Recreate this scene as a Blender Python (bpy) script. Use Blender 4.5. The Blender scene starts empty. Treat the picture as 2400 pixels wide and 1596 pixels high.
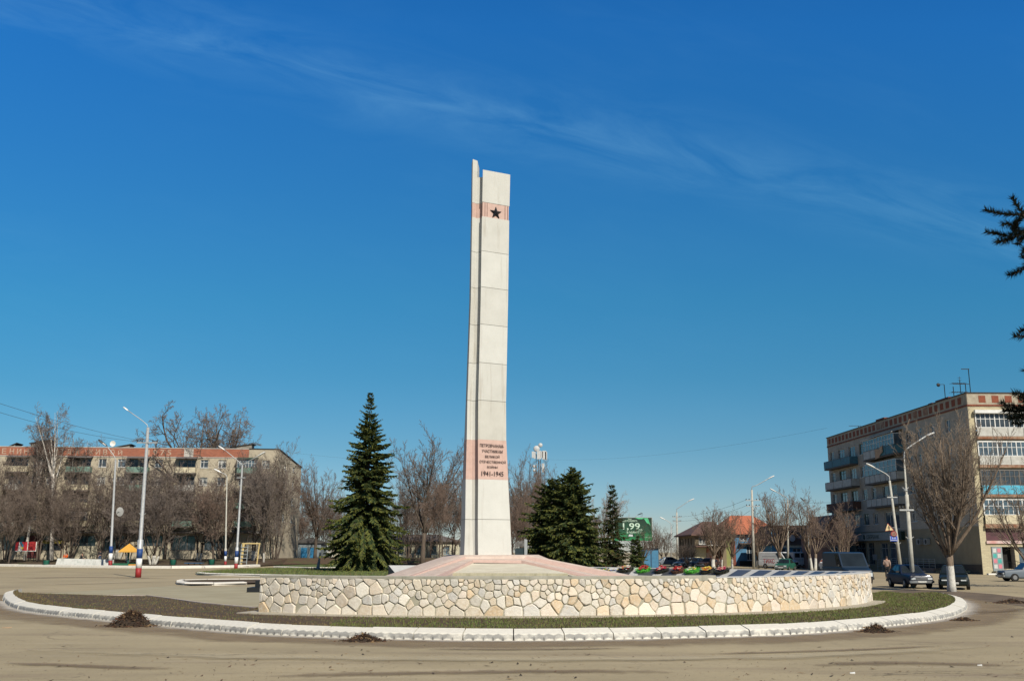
import bpy, math, random
from mathutils import Vector, Matrix, noise
V = Vector
rad = math.radians
C = bpy.context.scene.collection
random.seed(7)

# ------------------------------------------------------------------ camera model (2400 x 1596 photograph)
F = 2350.0; EYE = 2.2; PITCH = math.atan(495 / F)
FW = V((0, math.cos(PITCH), math.sin(PITCH))); UP = V((0, -math.sin(PITCH), math.cos(PITCH)))
EYEP = V((0, 0, EYE))
def ray(px, py): return V((1, 0, 0)) * ((px - 1200) / F) + UP * ((798 - py) / F) + FW
def P(px, py, Y):
    d = ray(px, py); return EYEP + d * (Y / d.y)
def G(px, py, z=0.0):
    d = ray(px, py); return EYEP + d * ((z - EYE) / d.z)
def XZ(px, z, Y):                                   # world x of image column px at height z and depth Y
    return (px - 1200) / F * (Y * math.cos(PITCH) + (z - EYE) * math.sin(PITCH))
def PH(px, py, o, u):                               # point of a vertical plane -> (distance along it, height)
    d = ray(px, py); n = V((u.y, -u.x, 0)); t = (o - EYEP).dot(n) / d.dot(n); q = EYEP + d * t
    return (q - V((o.x, o.y, q.z))).dot(u), q.z

# ------------------------------------------------------------------ materials
MATS = {}
def new_mat(name):
    m = bpy.data.materials.new(name); m.use_nodes = True
    nt = m.node_tree; bs = nt.nodes['Principled BSDF']
    MATS[name] = m
    return m, nt, bs
def nd(nt, t, **kw):
    n = nt.nodes.new(t)
    for k, v in kw.items(): setattr(n, k, v)
    return n
def mixc(nt, a, b, f, blend='MIX'):
    n = nt.nodes.new('ShaderNodeMix'); n.data_type = 'RGBA'; n.blend_type = blend
    for s, v in ((6, a), (7, b), (0, f)):
        if hasattr(v, 'links') or hasattr(v, 'is_linked'): nt.links.new(v, n.inputs[s])
        elif s == 0: n.inputs[0].default_value = v
        else: n.inputs[s].default_value = (*v, 1) if len(v) == 3 else v
    return n.outputs[2]
def noise_n(nt, vec, scale, detail=4, rough=.55, dist=0.0):
    n = nd(nt, 'ShaderNodeTexNoise'); n.inputs['Scale'].default_value = scale
    n.inputs['Detail'].default_value = detail; n.inputs['Roughness'].default_value = rough
    n.inputs['Distortion'].default_value = dist
    if vec: nt.links.new(vec, n.inputs['Vector'])
    return n.outputs['Fac']
def ramp(nt, fac, stops):
    n = nd(nt, 'ShaderNodeValToRGB'); el = n.color_ramp.elements
    el[0].position, el[0].color = stops[0][0], (*stops[0][1], 1)
    el[1].position, el[1].color = stops[-1][0], (*stops[-1][1], 1)
    for p, c in stops[1:-1]:
        e = el.new(p); e.color = (*c, 1)
    nt.links.new(fac, n.inputs[0])
    return n.outputs[0]
def stepf(nt, fac, lo, hi):
    n = nd(nt, 'ShaderNodeMapRange'); nt.links.new(fac, n.inputs[0])
    n.inputs[1].default_value = lo; n.inputs[2].default_value = hi
    return n.outputs[0]
def coords(nt, kind='Object', scale=(1, 1, 1), rot=(0, 0, 0)):
    tc = nd(nt, 'ShaderNodeTexCoord'); mp = nd(nt, 'ShaderNodeMapping')
    mp.inputs['Scale'].default_value = scale; mp.inputs['Rotation'].default_value = rot
    nt.links.new(tc.outputs[kind], mp.inputs[0])
    return mp.outputs[0]
def bump(nt, bs, h, strength=.3, dist=.02):
    b = nd(nt, 'ShaderNodeBump'); b.inputs['Strength'].default_value = strength; b.inputs['Distance'].default_value = dist
    nt.links.new(h, b.inputs['Height']); nt.links.new(b.outputs[0], bs.inputs['Normal'])
def M(name, c, rough=.7, c2=None, scale=3.0, metal=0.0, bmp=0.0, bscale=None, stretch=(1, 1, 1), spec=None, lo=.35, hi=.65):
    """plain weathered surface: two tones mixed by noise"""
    if name in MATS: return MATS[name]
    m, nt, bs = new_mat(name)
    bs.inputs['Roughness'].default_value = rough; bs.inputs['Metallic'].default_value = metal
    if spec is not None: bs.inputs['Specular IOR Level'].default_value = spec
    if c2 is None: c2 = tuple(x * .8 for x in c)
    v = coords(nt, 'Object', stretch)
    f = stepf(nt, noise_n(nt, v, scale, 6, .6), lo, hi)
    nt.links.new(mixc(nt, c, c2, f), bs.inputs['Base Color'])
    if bmp: bump(nt, bs, noise_n(nt, v, bscale or scale * 8, 4), bmp)
    return m

# ------------------------------------------------------------------ mesh builder
ORG = {}
class B:
    def __init__(s): s.v = []; s.f = []; s.m = []; s.uv = {}; s.col = {}
    def face(s, pts, mi=0, uv=None, col=None):
        i = len(s.v); s.v.extend([V(p) for p in pts]); s.f.append(tuple(range(i, i + len(pts)))); s.m.append(mi)
        if uv: s.uv[len(s.f) - 1] = uv
        if col: s.col[len(s.f) - 1] = col
    def raw(s, vs, fs, mi=0, col=None):
        i = len(s.v); s.v.extend([V(p) for p in vs])
        for f in fs:
            s.f.append(tuple(i + k for k in f)); s.m.append(mi)
            if col: s.col[len(s.f) - 1] = col
    def hexa(s, p, mi=0):          # p: 4 bottom (ccw from above), 4 top
        s.raw(p, [(3, 2, 1, 0), (4, 5, 6, 7), (0, 1, 5, 4), (1, 2, 6, 5), (2, 3, 7, 6), (3, 0, 4, 7)], mi)
    def box(s, x0, y0, z0, x1, y1, z1, mi=0):
        s.hexa([(x0, y0, z0), (x1, y0, z0), (x1, y1, z0), (x0, y1, z0), (x0, y0, z1), (x1, y0, z1), (x1, y1, z1), (x0, y1, z1)], mi)
    def obox(s, o, u, s0, s1, n0, n1, z0, z1, mi=0):   # box in a facade frame: along u, outwards n
        n = V((u.y, -u.x, 0)); q = lambda a, b, z: V((o.x, o.y, 0)) + u * a + n * b + V((0, 0, z))
        s.hexa([q(s0, n1, z0), q(s1, n1, z0), q(s1, n0, z0), q(s0, n0, z0), q(s0, n1, z1), q(s1, n1, z1), q(s1, n0, z1), q(s0, n0, z1)], mi)
    def tube(s, pts, rs, n=6, mi=0, cap=True):
        pts = [V(p) for p in pts]; i0 = len(s.v); a = None
        for k, p in enumerate(pts):
            d = (pts[min(k + 1, len(pts) - 1)] - pts[max(k - 1, 0)])
            d = d.normalized() if d.length > 1e-9 else V((0, 0, 1))
            if a is None: a = d.orthogonal().normalized()
            a = (a - d * a.dot(d)); a = a.normalized() if a.length > 1e-6 else d.orthogonal().normalized()
            b = d.cross(a); r = rs[k] if hasattr(rs, '__len__') else rs
            for j in range(n):
                t = 2 * math.pi * j / n
                s.v.append(p + a * (r * math.cos(t)) + b * (r * math.sin(t)))
        for k in range(len(pts) - 1):
            for j in range(n):
                A = i0 + k * n + j; Bq = i0 + k * n + (j + 1) % n
                s.f.append((A, Bq, Bq + n, A + n)); s.m.append(mi)
        if cap and n > 3:
            s.f.append(tuple(i0 + j for j in reversed(range(n)))); s.m.append(mi)
            s.f.append(tuple(i0 + (len(pts) - 1) * n + j for j in range(n))); s.m.append(mi)
    def blob(s, c, r, mi=0, n=6, m=4, jit=0.0, col=None):
        c = V(c); r = r if hasattr(r, '__len__') else (r, r, r); vs = []; fs = []
        for i in range(m + 1):
            th = math.pi * i / m
            for j in range(n):
                ph = 2 * math.pi * j / n; k = 1 + random.uniform(-jit, jit)
                vs.append(c + V((r[0] * math.sin(th) * math.cos(ph) * k, r[1] * math.sin(th) * math.sin(ph) * k, r[2] * math.cos(th) * k)))
        for i in range(m):
            for j in range(n): fs.append((i * n + j, (i + 1) * n + j, (i + 1) * n + (j + 1) % n, i * n + (j + 1) % n))
        s.raw(vs, fs, mi, col)
    def build(s, name, mats, parent=None, smooth=False, local=False):
        me = bpy.data.meshes.new(name)
        org = V((0, 0, 0))
        if parent is not None and not local: org = ORG[parent.name]
        me.from_pydata([tuple(p - org) for p in s.v], [], s.f)
        if not isinstance(mats, (list, tuple)): mats = [mats]
        for m in mats: me.materials.append(m)
        me.polygons.foreach_set('material_index', s.m)
        if smooth: me.polygons.foreach_set('use_smooth', [True] * len(s.f))
        if s.uv:
            ul = me.uv_layers.new(name='UVMap')
            for fi, uvs in s.uv.items():
                for li, q in zip(me.polygons[fi].loop_indices, uvs): ul.data[li].uv = q
        if s.col:
            ca = me.color_attributes.new('Col', 'FLOAT_COLOR', 'CORNER')
            for fi, c in s.col.items():
                for li in me.polygons[fi].loop_indices: ca.data[li].color = (*c, 1)
        me.update()
        o = bpy.data.objects.new(name, me); C.objects.link(o)
        if parent is not None: o.parent = parent
        ORG[o.name] = org
        return o
def tag(o, label, cat=None, group=None, kind=None):
    o['label'] = label
    if cat: o['category'] = cat
    if group: o['group'] = group
    if kind: o['kind'] = kind
    return o
def thing(name, loc, label, cat, group=None, rotz=0.0, scale=None):
    o = bpy.data.objects.new(name, None); C.objects.link(o); o.location = loc; o.rotation_euler = (0, 0, rotz)
    o.empty_display_size = .3
    if scale: o.scale = scale
    ORG[o.name] = V(loc)
    return tag(o, label, cat, group)
def structure(name, b, mat, label, cat, smooth=False):
    return tag(b.build(name, mat, smooth=smooth), label, cat, None, 'structure')
def text_mesh(txt, height, width=None, ext=.01):
    """text as a mesh in the x-z plane facing -y, centred"""
    cu = bpy.data.curves.new('t', 'FONT'); cu.body = txt; cu.size = 1; cu.extrude = 0; cu.offset = .012
    cu.align_x = 'CENTER'; cu.align_y = 'CENTER'; cu.resolution_u = 3
    ob = bpy.data.objects.new('t', cu); C.objects.link(ob)
    dg = bpy.context.evaluated_depsgraph_get(); dg.update()
    me = bpy.data.meshes.new_from_object(ob.evaluated_get(dg))
    bpy.data.objects.remove(ob)
    xs = [v.co.x for v in me.vertices]; ys = [v.co.y for v in me.vertices]
    w = max(xs) - min(xs); h = max(ys) - min(ys); cx = (max(xs) + min(xs)) / 2; cy = (max(ys) + min(ys)) / 2
    sy = height / h; sx = width / w if width else sy
    vs = [V(((v.co.x - cx) * sx, 0, (v.co.y - cy) * sy)) for v in me.vertices]
    fs = [tuple(p.vertices) for p in me.polygons]
    bpy.data.meshes.remove(me)
    return vs, fs
def put_text(b, txt, centre, u, height, width=None, mi=0, out=.012):
    vs, fs = text_mesh(txt, height, width); n = V((u.y, -u.x, 0)); c = V(centre)
    b.raw([c + u * v.x + V((0, 0, v.z)) + n * out for v in vs], fs, mi)

# ------------------------------------------------------------------ shared materials
m_conc = None
def weathered(name, c, c2, streak=(0.25, .2, .14), sa=.35, scale=1.2):
    m, nt, bs = new_mat(name); bs.inputs['Roughness'].default_value = .85
    v = coords(nt)
    base = mixc(nt, c, c2, stepf(nt, noise_n(nt, v, scale, 6, .65), .3, .7))
    vs = coords(nt, 'Object', (5, 5, .35))
    st = stepf(nt, noise_n(nt, vs, 1.0, 5, .6), .56, .78)
    mul = nd(nt, 'ShaderNodeMath', operation='MULTIPLY'); nt.links.new(st, mul.inputs[0]); mul.inputs[1].default_value = sa
    base = mixc(nt, base, streak, mul.outputs[0])
    sp = stepf(nt, noise_n(nt, v, 34, 3, .6), .55, .75)
    mul2 = nd(nt, 'ShaderNodeMath', operation='MULTIPLY'); nt.links.new(sp, mul2.inputs[0]); mul2.inputs[1].default_value = .16
    base = mixc(nt, base, (.3, .28, .22), mul2.outputs[0])
    nt.links.new(base, bs.inputs['Base Color']); bump(nt, bs, noise_n(nt, v, 22, 5), .25, .02)
    return m
CREAM = weathered('cream_concrete', (.545, .542, .505), (.48, .477, .44), sa=.5)
CREAMB = weathered('cream_concrete_pale', (.575, .575, .54), (.51, .51, .475), sa=.4)
CREAMC = weathered('cream_concrete_warm', (.525, .517, .47), (.45, .44, .395), (.22, .18, .12), sa=.55)
CREAM2 = weathered('cream_slab', (.66, .62, .50), (.52, .47, .36), sa=.2)
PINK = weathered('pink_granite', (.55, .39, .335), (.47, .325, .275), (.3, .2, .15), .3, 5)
PINK2 = weathered('pink_granite_pale', (.61, .505, .435), (.48, .37, .31), (.3, .22, .17), .45, 3)
GREYC = weathered('grey_concrete', (.40, .38, .32), (.27, .26, .20), (.12, .12, .08), .6, 2)
SLABC = weathered('memorial_concrete', (.50, .50, .49), (.42, .42, .41), (.3, .29, .27), .3, 2)
FOOT = weathered('footing_concrete', (.42, .38, .30), (.33, .29, .23), (.2, .17, .12), .4, 2)
BLACKG = M('black_granite', (.012, .013, .015), .25, (.02, .02, .022), 40)
PLAQ = M('plaque_granite', (.055, .06, .07), .35, (.075, .08, .09), 30)
DARKM = M('dark_metal', (.02, .022, .025), .5, (.03, .03, .03), 10, .6)
LETTER = M('letter_metal', (.030, .014, .012), .5)
GALV = M('galvanised', (.45, .46, .46), .5, (.34, .35, .35), 6, .3)
POLEC = M('pole_concrete', (.46, .45, .40), .8, (.34, .33, .29), 3, 0, .15)
WHITE = M('white_paint', (.78, .77, .72), .55, (.66, .64, .58), 4)
GLASS = M('window_glass', (.035, .045, .055), .08, (.06, .075, .09), 1.2)
GLASSB = M('window_glass_pale', (.10, .15, .19), .1, (.05, .07, .09), 1.5)
CURT = M('curtained_glass', (.30, .29, .26), .15, (.06, .07, .08), 2.2, lo=.45, hi=.55)
WFRAME = M('white_frame', (.72, .72, .70), .5)
RUST = M('rusty_metal', (.20, .075, .035), .85, (.33, .24, .17), 3, 0, .2)

# ------------------------------------------------------------------ world, sun, camera
SUN_AZ = math.atan2(.47, -.88); SUN_EL = rad(40)
world = bpy.data.worlds.new('World'); bpy.context.scene.world = world; world.use_nodes = True
nt = world.node_tree; bg = nt.nodes['Background']
sky = nd(nt, 'ShaderNodeTexSky', sky_type='NISHITA'); sky.sun_disc = False
sky.sun_elevation = SUN_EL; sky.sun_rotation = SUN_AZ
sky.air_density = 1.0; sky.dust_density = .25; sky.ozone_density = 2.5; sky.altitude = 200
# thin cirrus: a long streak from upper left to the right, plus faint veils
tc = nd(nt, 'ShaderNodeTexCoord')
sep = nd(nt, 'ShaderNodeSeparateXYZ'); nt.links.new(tc.outputs['Generated'], sep.inputs[0])
def wmath(op, a, b=None, c=None):
    n = nd(nt, 'ShaderNodeMath', operation=op)
    for i, x in enumerate((a, b, c)):
        if x is None: continue
        if isinstance(x, (int, float)): n.inputs[i].default_value = x
        else: nt.links.new(x, n.inputs[i])
    return n.outputs[0]
az = wmath('DIVIDE', sep.outputs[0], wmath('MAXIMUM', sep.outputs[1], .05))    # horizontal slope of the view direction
el = wmath('DIVIDE', sep.outputs[2], wmath('MAXIMUM', sep.outputs[1], .05))
dx, dy = math.cos(rad(-14)), math.sin(rad(-14))
al = wmath('ADD', wmath('MULTIPLY', az, dx), wmath('MULTIPLY', el, dy))
ac = wmath('ADD', wmath('MULTIPLY', az, -dy), wmath('MULTIPLY', el, dx))
cmb = nd(nt, 'ShaderNodeCombineXYZ'); nt.links.new(wmath('MULTIPLY', al, 2.2), cmb.inputs[0]); nt.links.new(wmath('MULTIPLY', ac, 9.0), cmb.inputs[1])
tint = ramp(nt, wmath('MULTIPLY', el, .5), [(0, (.56, .60, .72)), (.022, (.42, .56, .70)), (.05, (.29, .52, .64)), (.087, (.205, .55, .68)), (.127, (.175, .62, .78)), (.281, (.135, .75, 1.26)), (.33, (.11, .70, 1.25)), (.46, (.24, .44, .64)), (1, (.28, .38, .48))])  # upper stops, out of view, are greyed as an added neutral fill
skyt = mixc(nt, sky.outputs[0], tint, 1.0, 'MULTIPLY')
n1 = noise_n(nt, cmb.outputs[0], 2.6, 8, .62, .8)
cmb2 = nd(nt, 'ShaderNodeCombineXYZ'); nt.links.new(wmath('MULTIPLY', al, 1.0), cmb2.inputs[0]); nt.links.new(wmath('MULTIPLY', ac, 2.5), cmb2.inputs[1])
n2 = noise_n(nt, cmb2.outputs[0], 2.0, 5, .6, .5)
CLOUD_C = .442
off = wmath('ABSOLUTE', wmath('SUBTRACT', ac, CLOUD_C))
band = wmath('POWER', wmath('MAXIMUM', wmath('SUBTRACT', 1.0, wmath('DIVIDE', off, .070)), 0.0), 1.6)
wisp = stepf(nt, n1, .38, .82)
cl = wmath('ADD', wmath('MULTIPLY', wmath('MULTIPLY', band, wisp), .42), wmath('MULTIPLY', wmath('MULTIPLY', stepf(nt, n2, .45, .9), wisp), .16))
cl = wmath('MINIMUM', cl, .5)
skycol = mixc(nt, skyt, (3.0, 6.3, 8.4), wmath('MULTIPLY', cl, .52))
nt.links.new(skycol, bg.inputs['Color']); bg.inputs['Strength'].default_value = .105

sl = bpy.data.lights.new('sun', 'SUN'); sl.energy = 5.0; sl.angle = rad(.5); sl.color = (1, .93, .80)
so = bpy.data.objects.new('sun', sl); C.objects.link(so)
sd = V((math.sin(SUN_AZ) * math.cos(SUN_EL), math.cos(SUN_AZ) * math.cos(SUN_EL), math.sin(SUN_EL)))
so.rotation_euler = sd.to_track_quat('Z', 'Y').to_euler(); so.location = (60, -80, 90)

cam = bpy.data.cameras.new('camera'); co = bpy.data.objects.new('camera', cam); C.objects.link(co)
cam.sensor_fit = 'HORIZONTAL'; cam.sensor_width = 36; cam.lens = 36 * F / 2400; cam.clip_end = 6000; cam.clip_start = .1
co.location = EYEP; co.rotation_euler = (math.pi / 2 + PITCH, 0, 0)
sc = bpy.context.scene; sc.camera = co
sc.view_settings.view_transform = 'Standard'; sc.view_settings.look = 'None'; sc.view_settings.gamma = 1
sc.view_settings.exposure = 0.1
sc.cycles.max_bounces = 5; sc.cycles.diffuse_bounces = 3; sc.cycles.glossy_bounces = 2; sc.cycles.transparent_max_bounces = 4

# ------------------------------------------------------------------ ground, square, park
def ground_mat():
    m, nt, bs = new_mat('dusty_asphalt'); bs.inputs['Roughness'].default_value = .9
    v = coords(nt)
    base = mixc(nt, (.375, .308, .188), (.30, .245, .148), stepf(nt, noise_n(nt, v, .16, 5, .6), .38, .62))
    vs = coords(nt, 'Object', (.10, .9, 1), (0, 0, rad(4)))
    base = mixc(nt, base, (.200, .150, .100), wm(nt, stepf(nt, noise_n(nt, vs, .9, 6, .65, .4), .52, .72), .7))
    base = mixc(nt, base, (.46, .385, .28), wm(nt, stepf(nt, noise_n(nt, vs, 1.7, 5, .6), .55, .8), .45))
    base = mixc(nt, base, (.13, .10, .07), wm(nt, stepf(nt, noise_n(nt, v, 7, 6, .75), .52, .74), .50))
    base = mixc(nt, base, (.40, .34, .25), wm(nt, stepf(nt, noise_n(nt, v, 26, 3, .7), .54, .70), .5))
    base = mixc(nt, base, (.12, .085, .055), wm(nt, stepf(nt, noise_n(nt, v, 38, 3, .7), .60, .72), .55))
    # cracks
    wv = nd(nt, 'ShaderNodeTexVoronoi', feature='DISTANCE_TO_EDGE'); wv.inputs['Scale'].default_value = .22
    dn = noise_n(nt, v, .8, 5, .6)
    ad = nd(nt, 'ShaderNodeVectorMath', operation='ADD'); nt.links.new(v, ad.inputs[0])
    cmb = nd(nt, 'ShaderNodeCombineXYZ'); nt.links.new(wm(nt, dn, 3.0), cmb.inputs[0]); nt.links.new(wm(nt, dn, -2.2), cmb.inputs[1])
    nt.links.new(cmb.outputs[0], ad.inputs[1]); nt.links.new(ad.outputs[0], wv.inputs['Vector'])
    cr = stepf(nt, wv.outputs['Distance'], .012, .0)
    cm = nd(nt, 'ShaderNodeMath', operation='MULTIPLY'); nt.links.new(cr, cm.inputs[0]); nt.links.new(stepf(nt, noise_n(nt, v, .13, 3), .5, .62), cm.inputs[1])
    base = mixc(nt, base, (.07, .05, .035), wm(nt, cm.outputs[0], .5))
    nt.links.new(base, bs.inputs['Base Color'])
    bump(nt, bs, noise_n(nt, v, 30, 4, .7), .35, .015)
    return m
def wm(nt, a, k):
    n = nd(nt, 'ShaderNodeMath', operation='MULTIPLY'); nt.links.new(a, n.inputs[0]); n.inputs[1].default_value = k
    return n.outputs[0]
ASPH = ground_mat()
b = B(); b.face([(-1500, -60, 0), (1500, -60, 0), (1500, 4000, 0), (-1500, 4000, 0)])
structure('ground', b, ASPH, 'dusty tan asphalt of the town square reaching to the horizon', 'ground')

def soil_mat(name, green, bias):
    m, nt, bs = new_mat(name); bs.inputs['Roughness'].default_value = 1
    v = coords(nt)
    base = mixc(nt, (.052, .032, .018), (.095, .060, .034), stepf(nt, noise_n(nt, v, 5, 6, .7), .35, .65))
    base = mixc(nt, base, green, stepf(nt, noise_n(nt, v, .55, 5, .65), bias - .06, bias + .08))
    base = mixc(nt, base, (.17, .125, .06), wm(nt, stepf(nt, noise_n(nt, v, 14, 4, .7), .58, .74), .6))
    nt.links.new(base, bs.inputs['Base Color']); bump(nt, bs, noise_n(nt, v, 16, 5, .7), .8, .05)
    return m
SOIL = soil_mat('lawn_soil', (.080, .086, .024), .60)
TURF = soil_mat('turf', (.085, .125, .026), .42)
PARK = soil_mat('park_soil', (.060, .070, .022), .58)

CX, CY, R = -.25, 48.0, 16.0                                        # the memorial ring
def ringp(a, r, z): return V((CX + r * math.cos(a), CY + r * math.sin(a), z))   # a measured from +x
def ang(px, py, z): q = G(px, py, z); return math.atan2(q.y - CY, q.x - CX)

# outer kerb of the lawn round the memorial (bottom outer edge, from the left tip to the right tip)
KERB = [(30, 1391), (10, 1394), (4, 1402), (9, 1412), (24, 1423), (51, 1431), (102, 1439), (200, 1449), (255, 1454.5), (356, 1465), (509, 1478), (602, 1487), (709, 1491), (818, 1495.5), (933, 1498), (1060, 1500.5), (1178, 1501.5), (1305, 1501), (1422, 1499), (1537, 1497), (1644, 1494), (1744, 1491), (1838, 1488.5), (1920, 1483), (1993, 1476.5), (2100, 1466), (2193, 1455), (2236, 1446), (2262, 1434), (2270, 1423), (2264, 1412), (2240, 1403), (2200, 1397)]
def resample(pts, step):
    out = [pts[0].copy()]; acc = 0
    for a, c in zip(pts, pts[1:]):
        L = (c - a).length
        while acc + L >= step:
            t = (step - acc) / L; a = a.lerp(c, t); out.append(a.copy()); L = (c - a).length; acc = 0
        acc += L
    return out
def smooth_line(pts, it=2):
    for _ in range(it):
        q = [pts[0]]
        for a, c in zip(pts, pts[1:]): q += [a.lerp(c, .25), a.lerp(c, .75)]
        pts = q + [pts[-1]]
    return pts
def left_normals(pts):
    ns = []
    for i in range(len(pts)):
        d = pts[min(i + 1, len(pts) - 1)] - pts[max(i - 1, 0)]; d.z = 0; d.normalize(); ns.append(V((-d.y, d.x, 0)))
    return ns
def kerb_mat(name, c, dirty):
    m, nt, bs = new_mat(name); bs.inputs['Roughness'].default_value = .75
    v = coords(nt)
    base = mixc(nt, c, tuple(x * .86 for x in c), stepf(nt, noise_n(nt, v, 2.2, 5, .6), .4, .7))
    base = mixc(nt, base, (.36, .36, .36), wm(nt, stepf(nt, noise_n(nt, v, 6, 6, .7), .52, .72), dirty))
    nt.links.new(base, bs.inputs['Base Color']); bump(nt, bs, noise_n(nt, v, 30, 4), .3, .01)
    return m
def front_kerb_mat():
    """whitewash worn to grey in scallops on the cast faces, with short dark hollows (UV: x = scallop number, y = height share)"""
    m, nt, bs = new_mat('whitewashed_kerb'); bs.inputs['Roughness'].default_value = .8
    v = coords(nt); tc_ = nd(nt, 'ShaderNodeTexCoord'); sp_ = nd(nt, 'ShaderNodeSeparateXYZ'); nt.links.new(tc_.outputs['UV'], sp_.inputs[0])
    def mt(op, a, c=None):
        n = nd(nt, 'ShaderNodeMath', operation=op)
        for i, x in enumerate((a, c)):
            if x is None: continue
            if isinstance(x, (int, float)): n.inputs[i].default_value = x
            else: nt.links.new(x, n.inputs[i])
        return n.outputs[0]
    nz = noise_n(nt, v, 2.6, 5, .6); nz2 = noise_n(nt, v, 9, 5, .65)
    u = mt('ADD', sp_.outputs[0], mt('MULTIPLY', mt('SUBTRACT', nz, .5), .35)); h = mt('ADD', sp_.outputs[1], mt('MULTIPLY', mt('SUBTRACT', nz2, .5), .3))
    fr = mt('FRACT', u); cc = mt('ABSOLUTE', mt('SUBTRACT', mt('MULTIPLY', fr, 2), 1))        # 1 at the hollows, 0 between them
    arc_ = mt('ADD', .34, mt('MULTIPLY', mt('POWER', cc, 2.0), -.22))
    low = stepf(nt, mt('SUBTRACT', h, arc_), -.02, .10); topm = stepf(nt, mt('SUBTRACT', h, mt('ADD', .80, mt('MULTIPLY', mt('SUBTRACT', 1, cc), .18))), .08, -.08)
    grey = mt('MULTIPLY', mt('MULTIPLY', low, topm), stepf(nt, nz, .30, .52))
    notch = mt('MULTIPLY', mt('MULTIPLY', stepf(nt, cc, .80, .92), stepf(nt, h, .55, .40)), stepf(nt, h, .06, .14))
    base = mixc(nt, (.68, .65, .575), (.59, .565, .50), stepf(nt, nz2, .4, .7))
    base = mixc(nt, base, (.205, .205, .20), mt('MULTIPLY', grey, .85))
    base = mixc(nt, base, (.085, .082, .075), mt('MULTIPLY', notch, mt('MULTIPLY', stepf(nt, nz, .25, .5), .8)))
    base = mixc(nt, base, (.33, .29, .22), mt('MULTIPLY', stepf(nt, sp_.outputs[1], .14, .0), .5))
    nt.links.new(base, bs.inputs['Base Color']); bump(nt, bs, noise_n(nt, v, 22, 5), .35, .015); return m
KWHITE = front_kerb_mat()
KFAR = kerb_mat('old_whitewash', (.74, .70, .62), .35)
def kerb(name, pts, w, h, h2, mat, label, block=1.3, gap=.014, notches=0, both=False):
    """row of kerb stones; pts = outer foot line, the stones stand to its left. Notches are the scuffed hollows cast in their faces"""
    line = resample(pts, block); b = B(); ns = left_normals(line)
    for i in range(len(line) - 1):
        a, c = line[i], line[i + 1]; d = (c - a).normalized() * gap; na, nc = ns[i], ns[i + 1]
        jz = random.uniform(-.012, .012); jo = random.uniform(-.012, .012)
        a2, c2 = a + d + na * jo, c - d + nc * jo
        sub = [a2.lerp(c2, k / 4) for k in range(5)]; sn = [na.lerp(nc, k / 4) for k in range(5)]
        prof = [(0, -.05), (.02, h * .55), (.045, h - .02 + jz), (.075, h + jz), (w, h2 + jz), (w, -.05)]
        rows = [[p + n_ * o_ + V((0, 0, z_)) for o_, z_ in prof] for p, n_ in zip(sub, sn)]
        LL = (c2 - a2).length
        for k in range(4):
            for j in range(len(prof) - 1):
                us = [(i * notches + notches * t / 4) for t in (k, k + 1)]; vv = [min(1.5, max(0, z_ / h)) if o_ < .08 else 2 for o_, z_ in prof]
                b.face([rows[k][j], rows[k + 1][j], rows[k + 1][j + 1], rows[k][j + 1]], 0, [(us[0], vv[j]), (us[1], vv[j]), (us[1], vv[j + 1]), (us[0], vv[j + 1])] if notches else None)
        b.face(rows[0], 0, [(0, 2)] * 6 if notches else None); b.face(list(reversed(rows[-1])), 0, [(0, 2)] * 6 if notches else None)
    return structure(name, b, mat, label, 'kerb')
outer = smooth_line([G(x, y) for x, y in KERB], 2)
outer = resample(outer, .3)
kerb('kerb', outer, .45, .17, .265, KWHITE, 'thick whitewashed kerb curving round the lawn in front of the stone wall', 1.3, notches=5)
kn = left_normals(outer)
inner = [p + n * .44 for p, n in zip(outer, kn)]

BACK = [(2160, 1393), (2110, 1389), (2070, 1385)]
BACK2 = [(600, 1425), (520, 1418), (458, 1412), (400, 1403), (356, 1397.5), (338, 1395.5), (250, 1396), (178, 1396), (86, 1396), (48, 1394)]
aR = ang(2050, 1412, .25); aL = ang(617, 1434, .25)
if aL > 0: aL -= 2 * math.pi
if aR > 0: aR -= 2 * math.pi
aR = math.atan2(41 - CY, math.sqrt(R * R - 49))
def lawn_z(p):
    d = min((V((p.x, p.y)) - V((q.x, q.y))).length for q in inner[::4])
    return .235 - .02 * min(1, d / 3)
poly = [p + V((0, 0, .24)) for p in inner[3:-2:2]]
poly += [G(x, y, .10) for x, y in BACK]
nA = 26
poly += [ringp(aR + .35 + (aL - aR - .35) * k / nA, R - .6, .22) for k in range(nA + 1)]
poly += [G(x, y, .06) for x, y in BACK2]
from mathutils.geometry import tessellate_polygon
def fill_poly(pts, name, mat, label, cat, jitter=.0):
    tr = tessellate_polygon([[V((p.x, p.y, 0)) for p in pts]])
    me = bpy.data.meshes.new(name); me.from_pydata([tuple(p) for p in pts], [], tr); me.materials.append(mat); me.update()
    for p in me.polygons:
        if p.normal.z < 0: p.flip()
    o = bpy.data.objects.new(name, me); C.objects.link(o); ORG[o.name] = V((0, 0, 0))
    return tag(o, label, cat, None, 'structure')
lawn = fill_poly(poly, 'lawn', SOIL, 'patchy brown and green lawn between the curved kerb and the stone wall', 'lawn')

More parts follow.
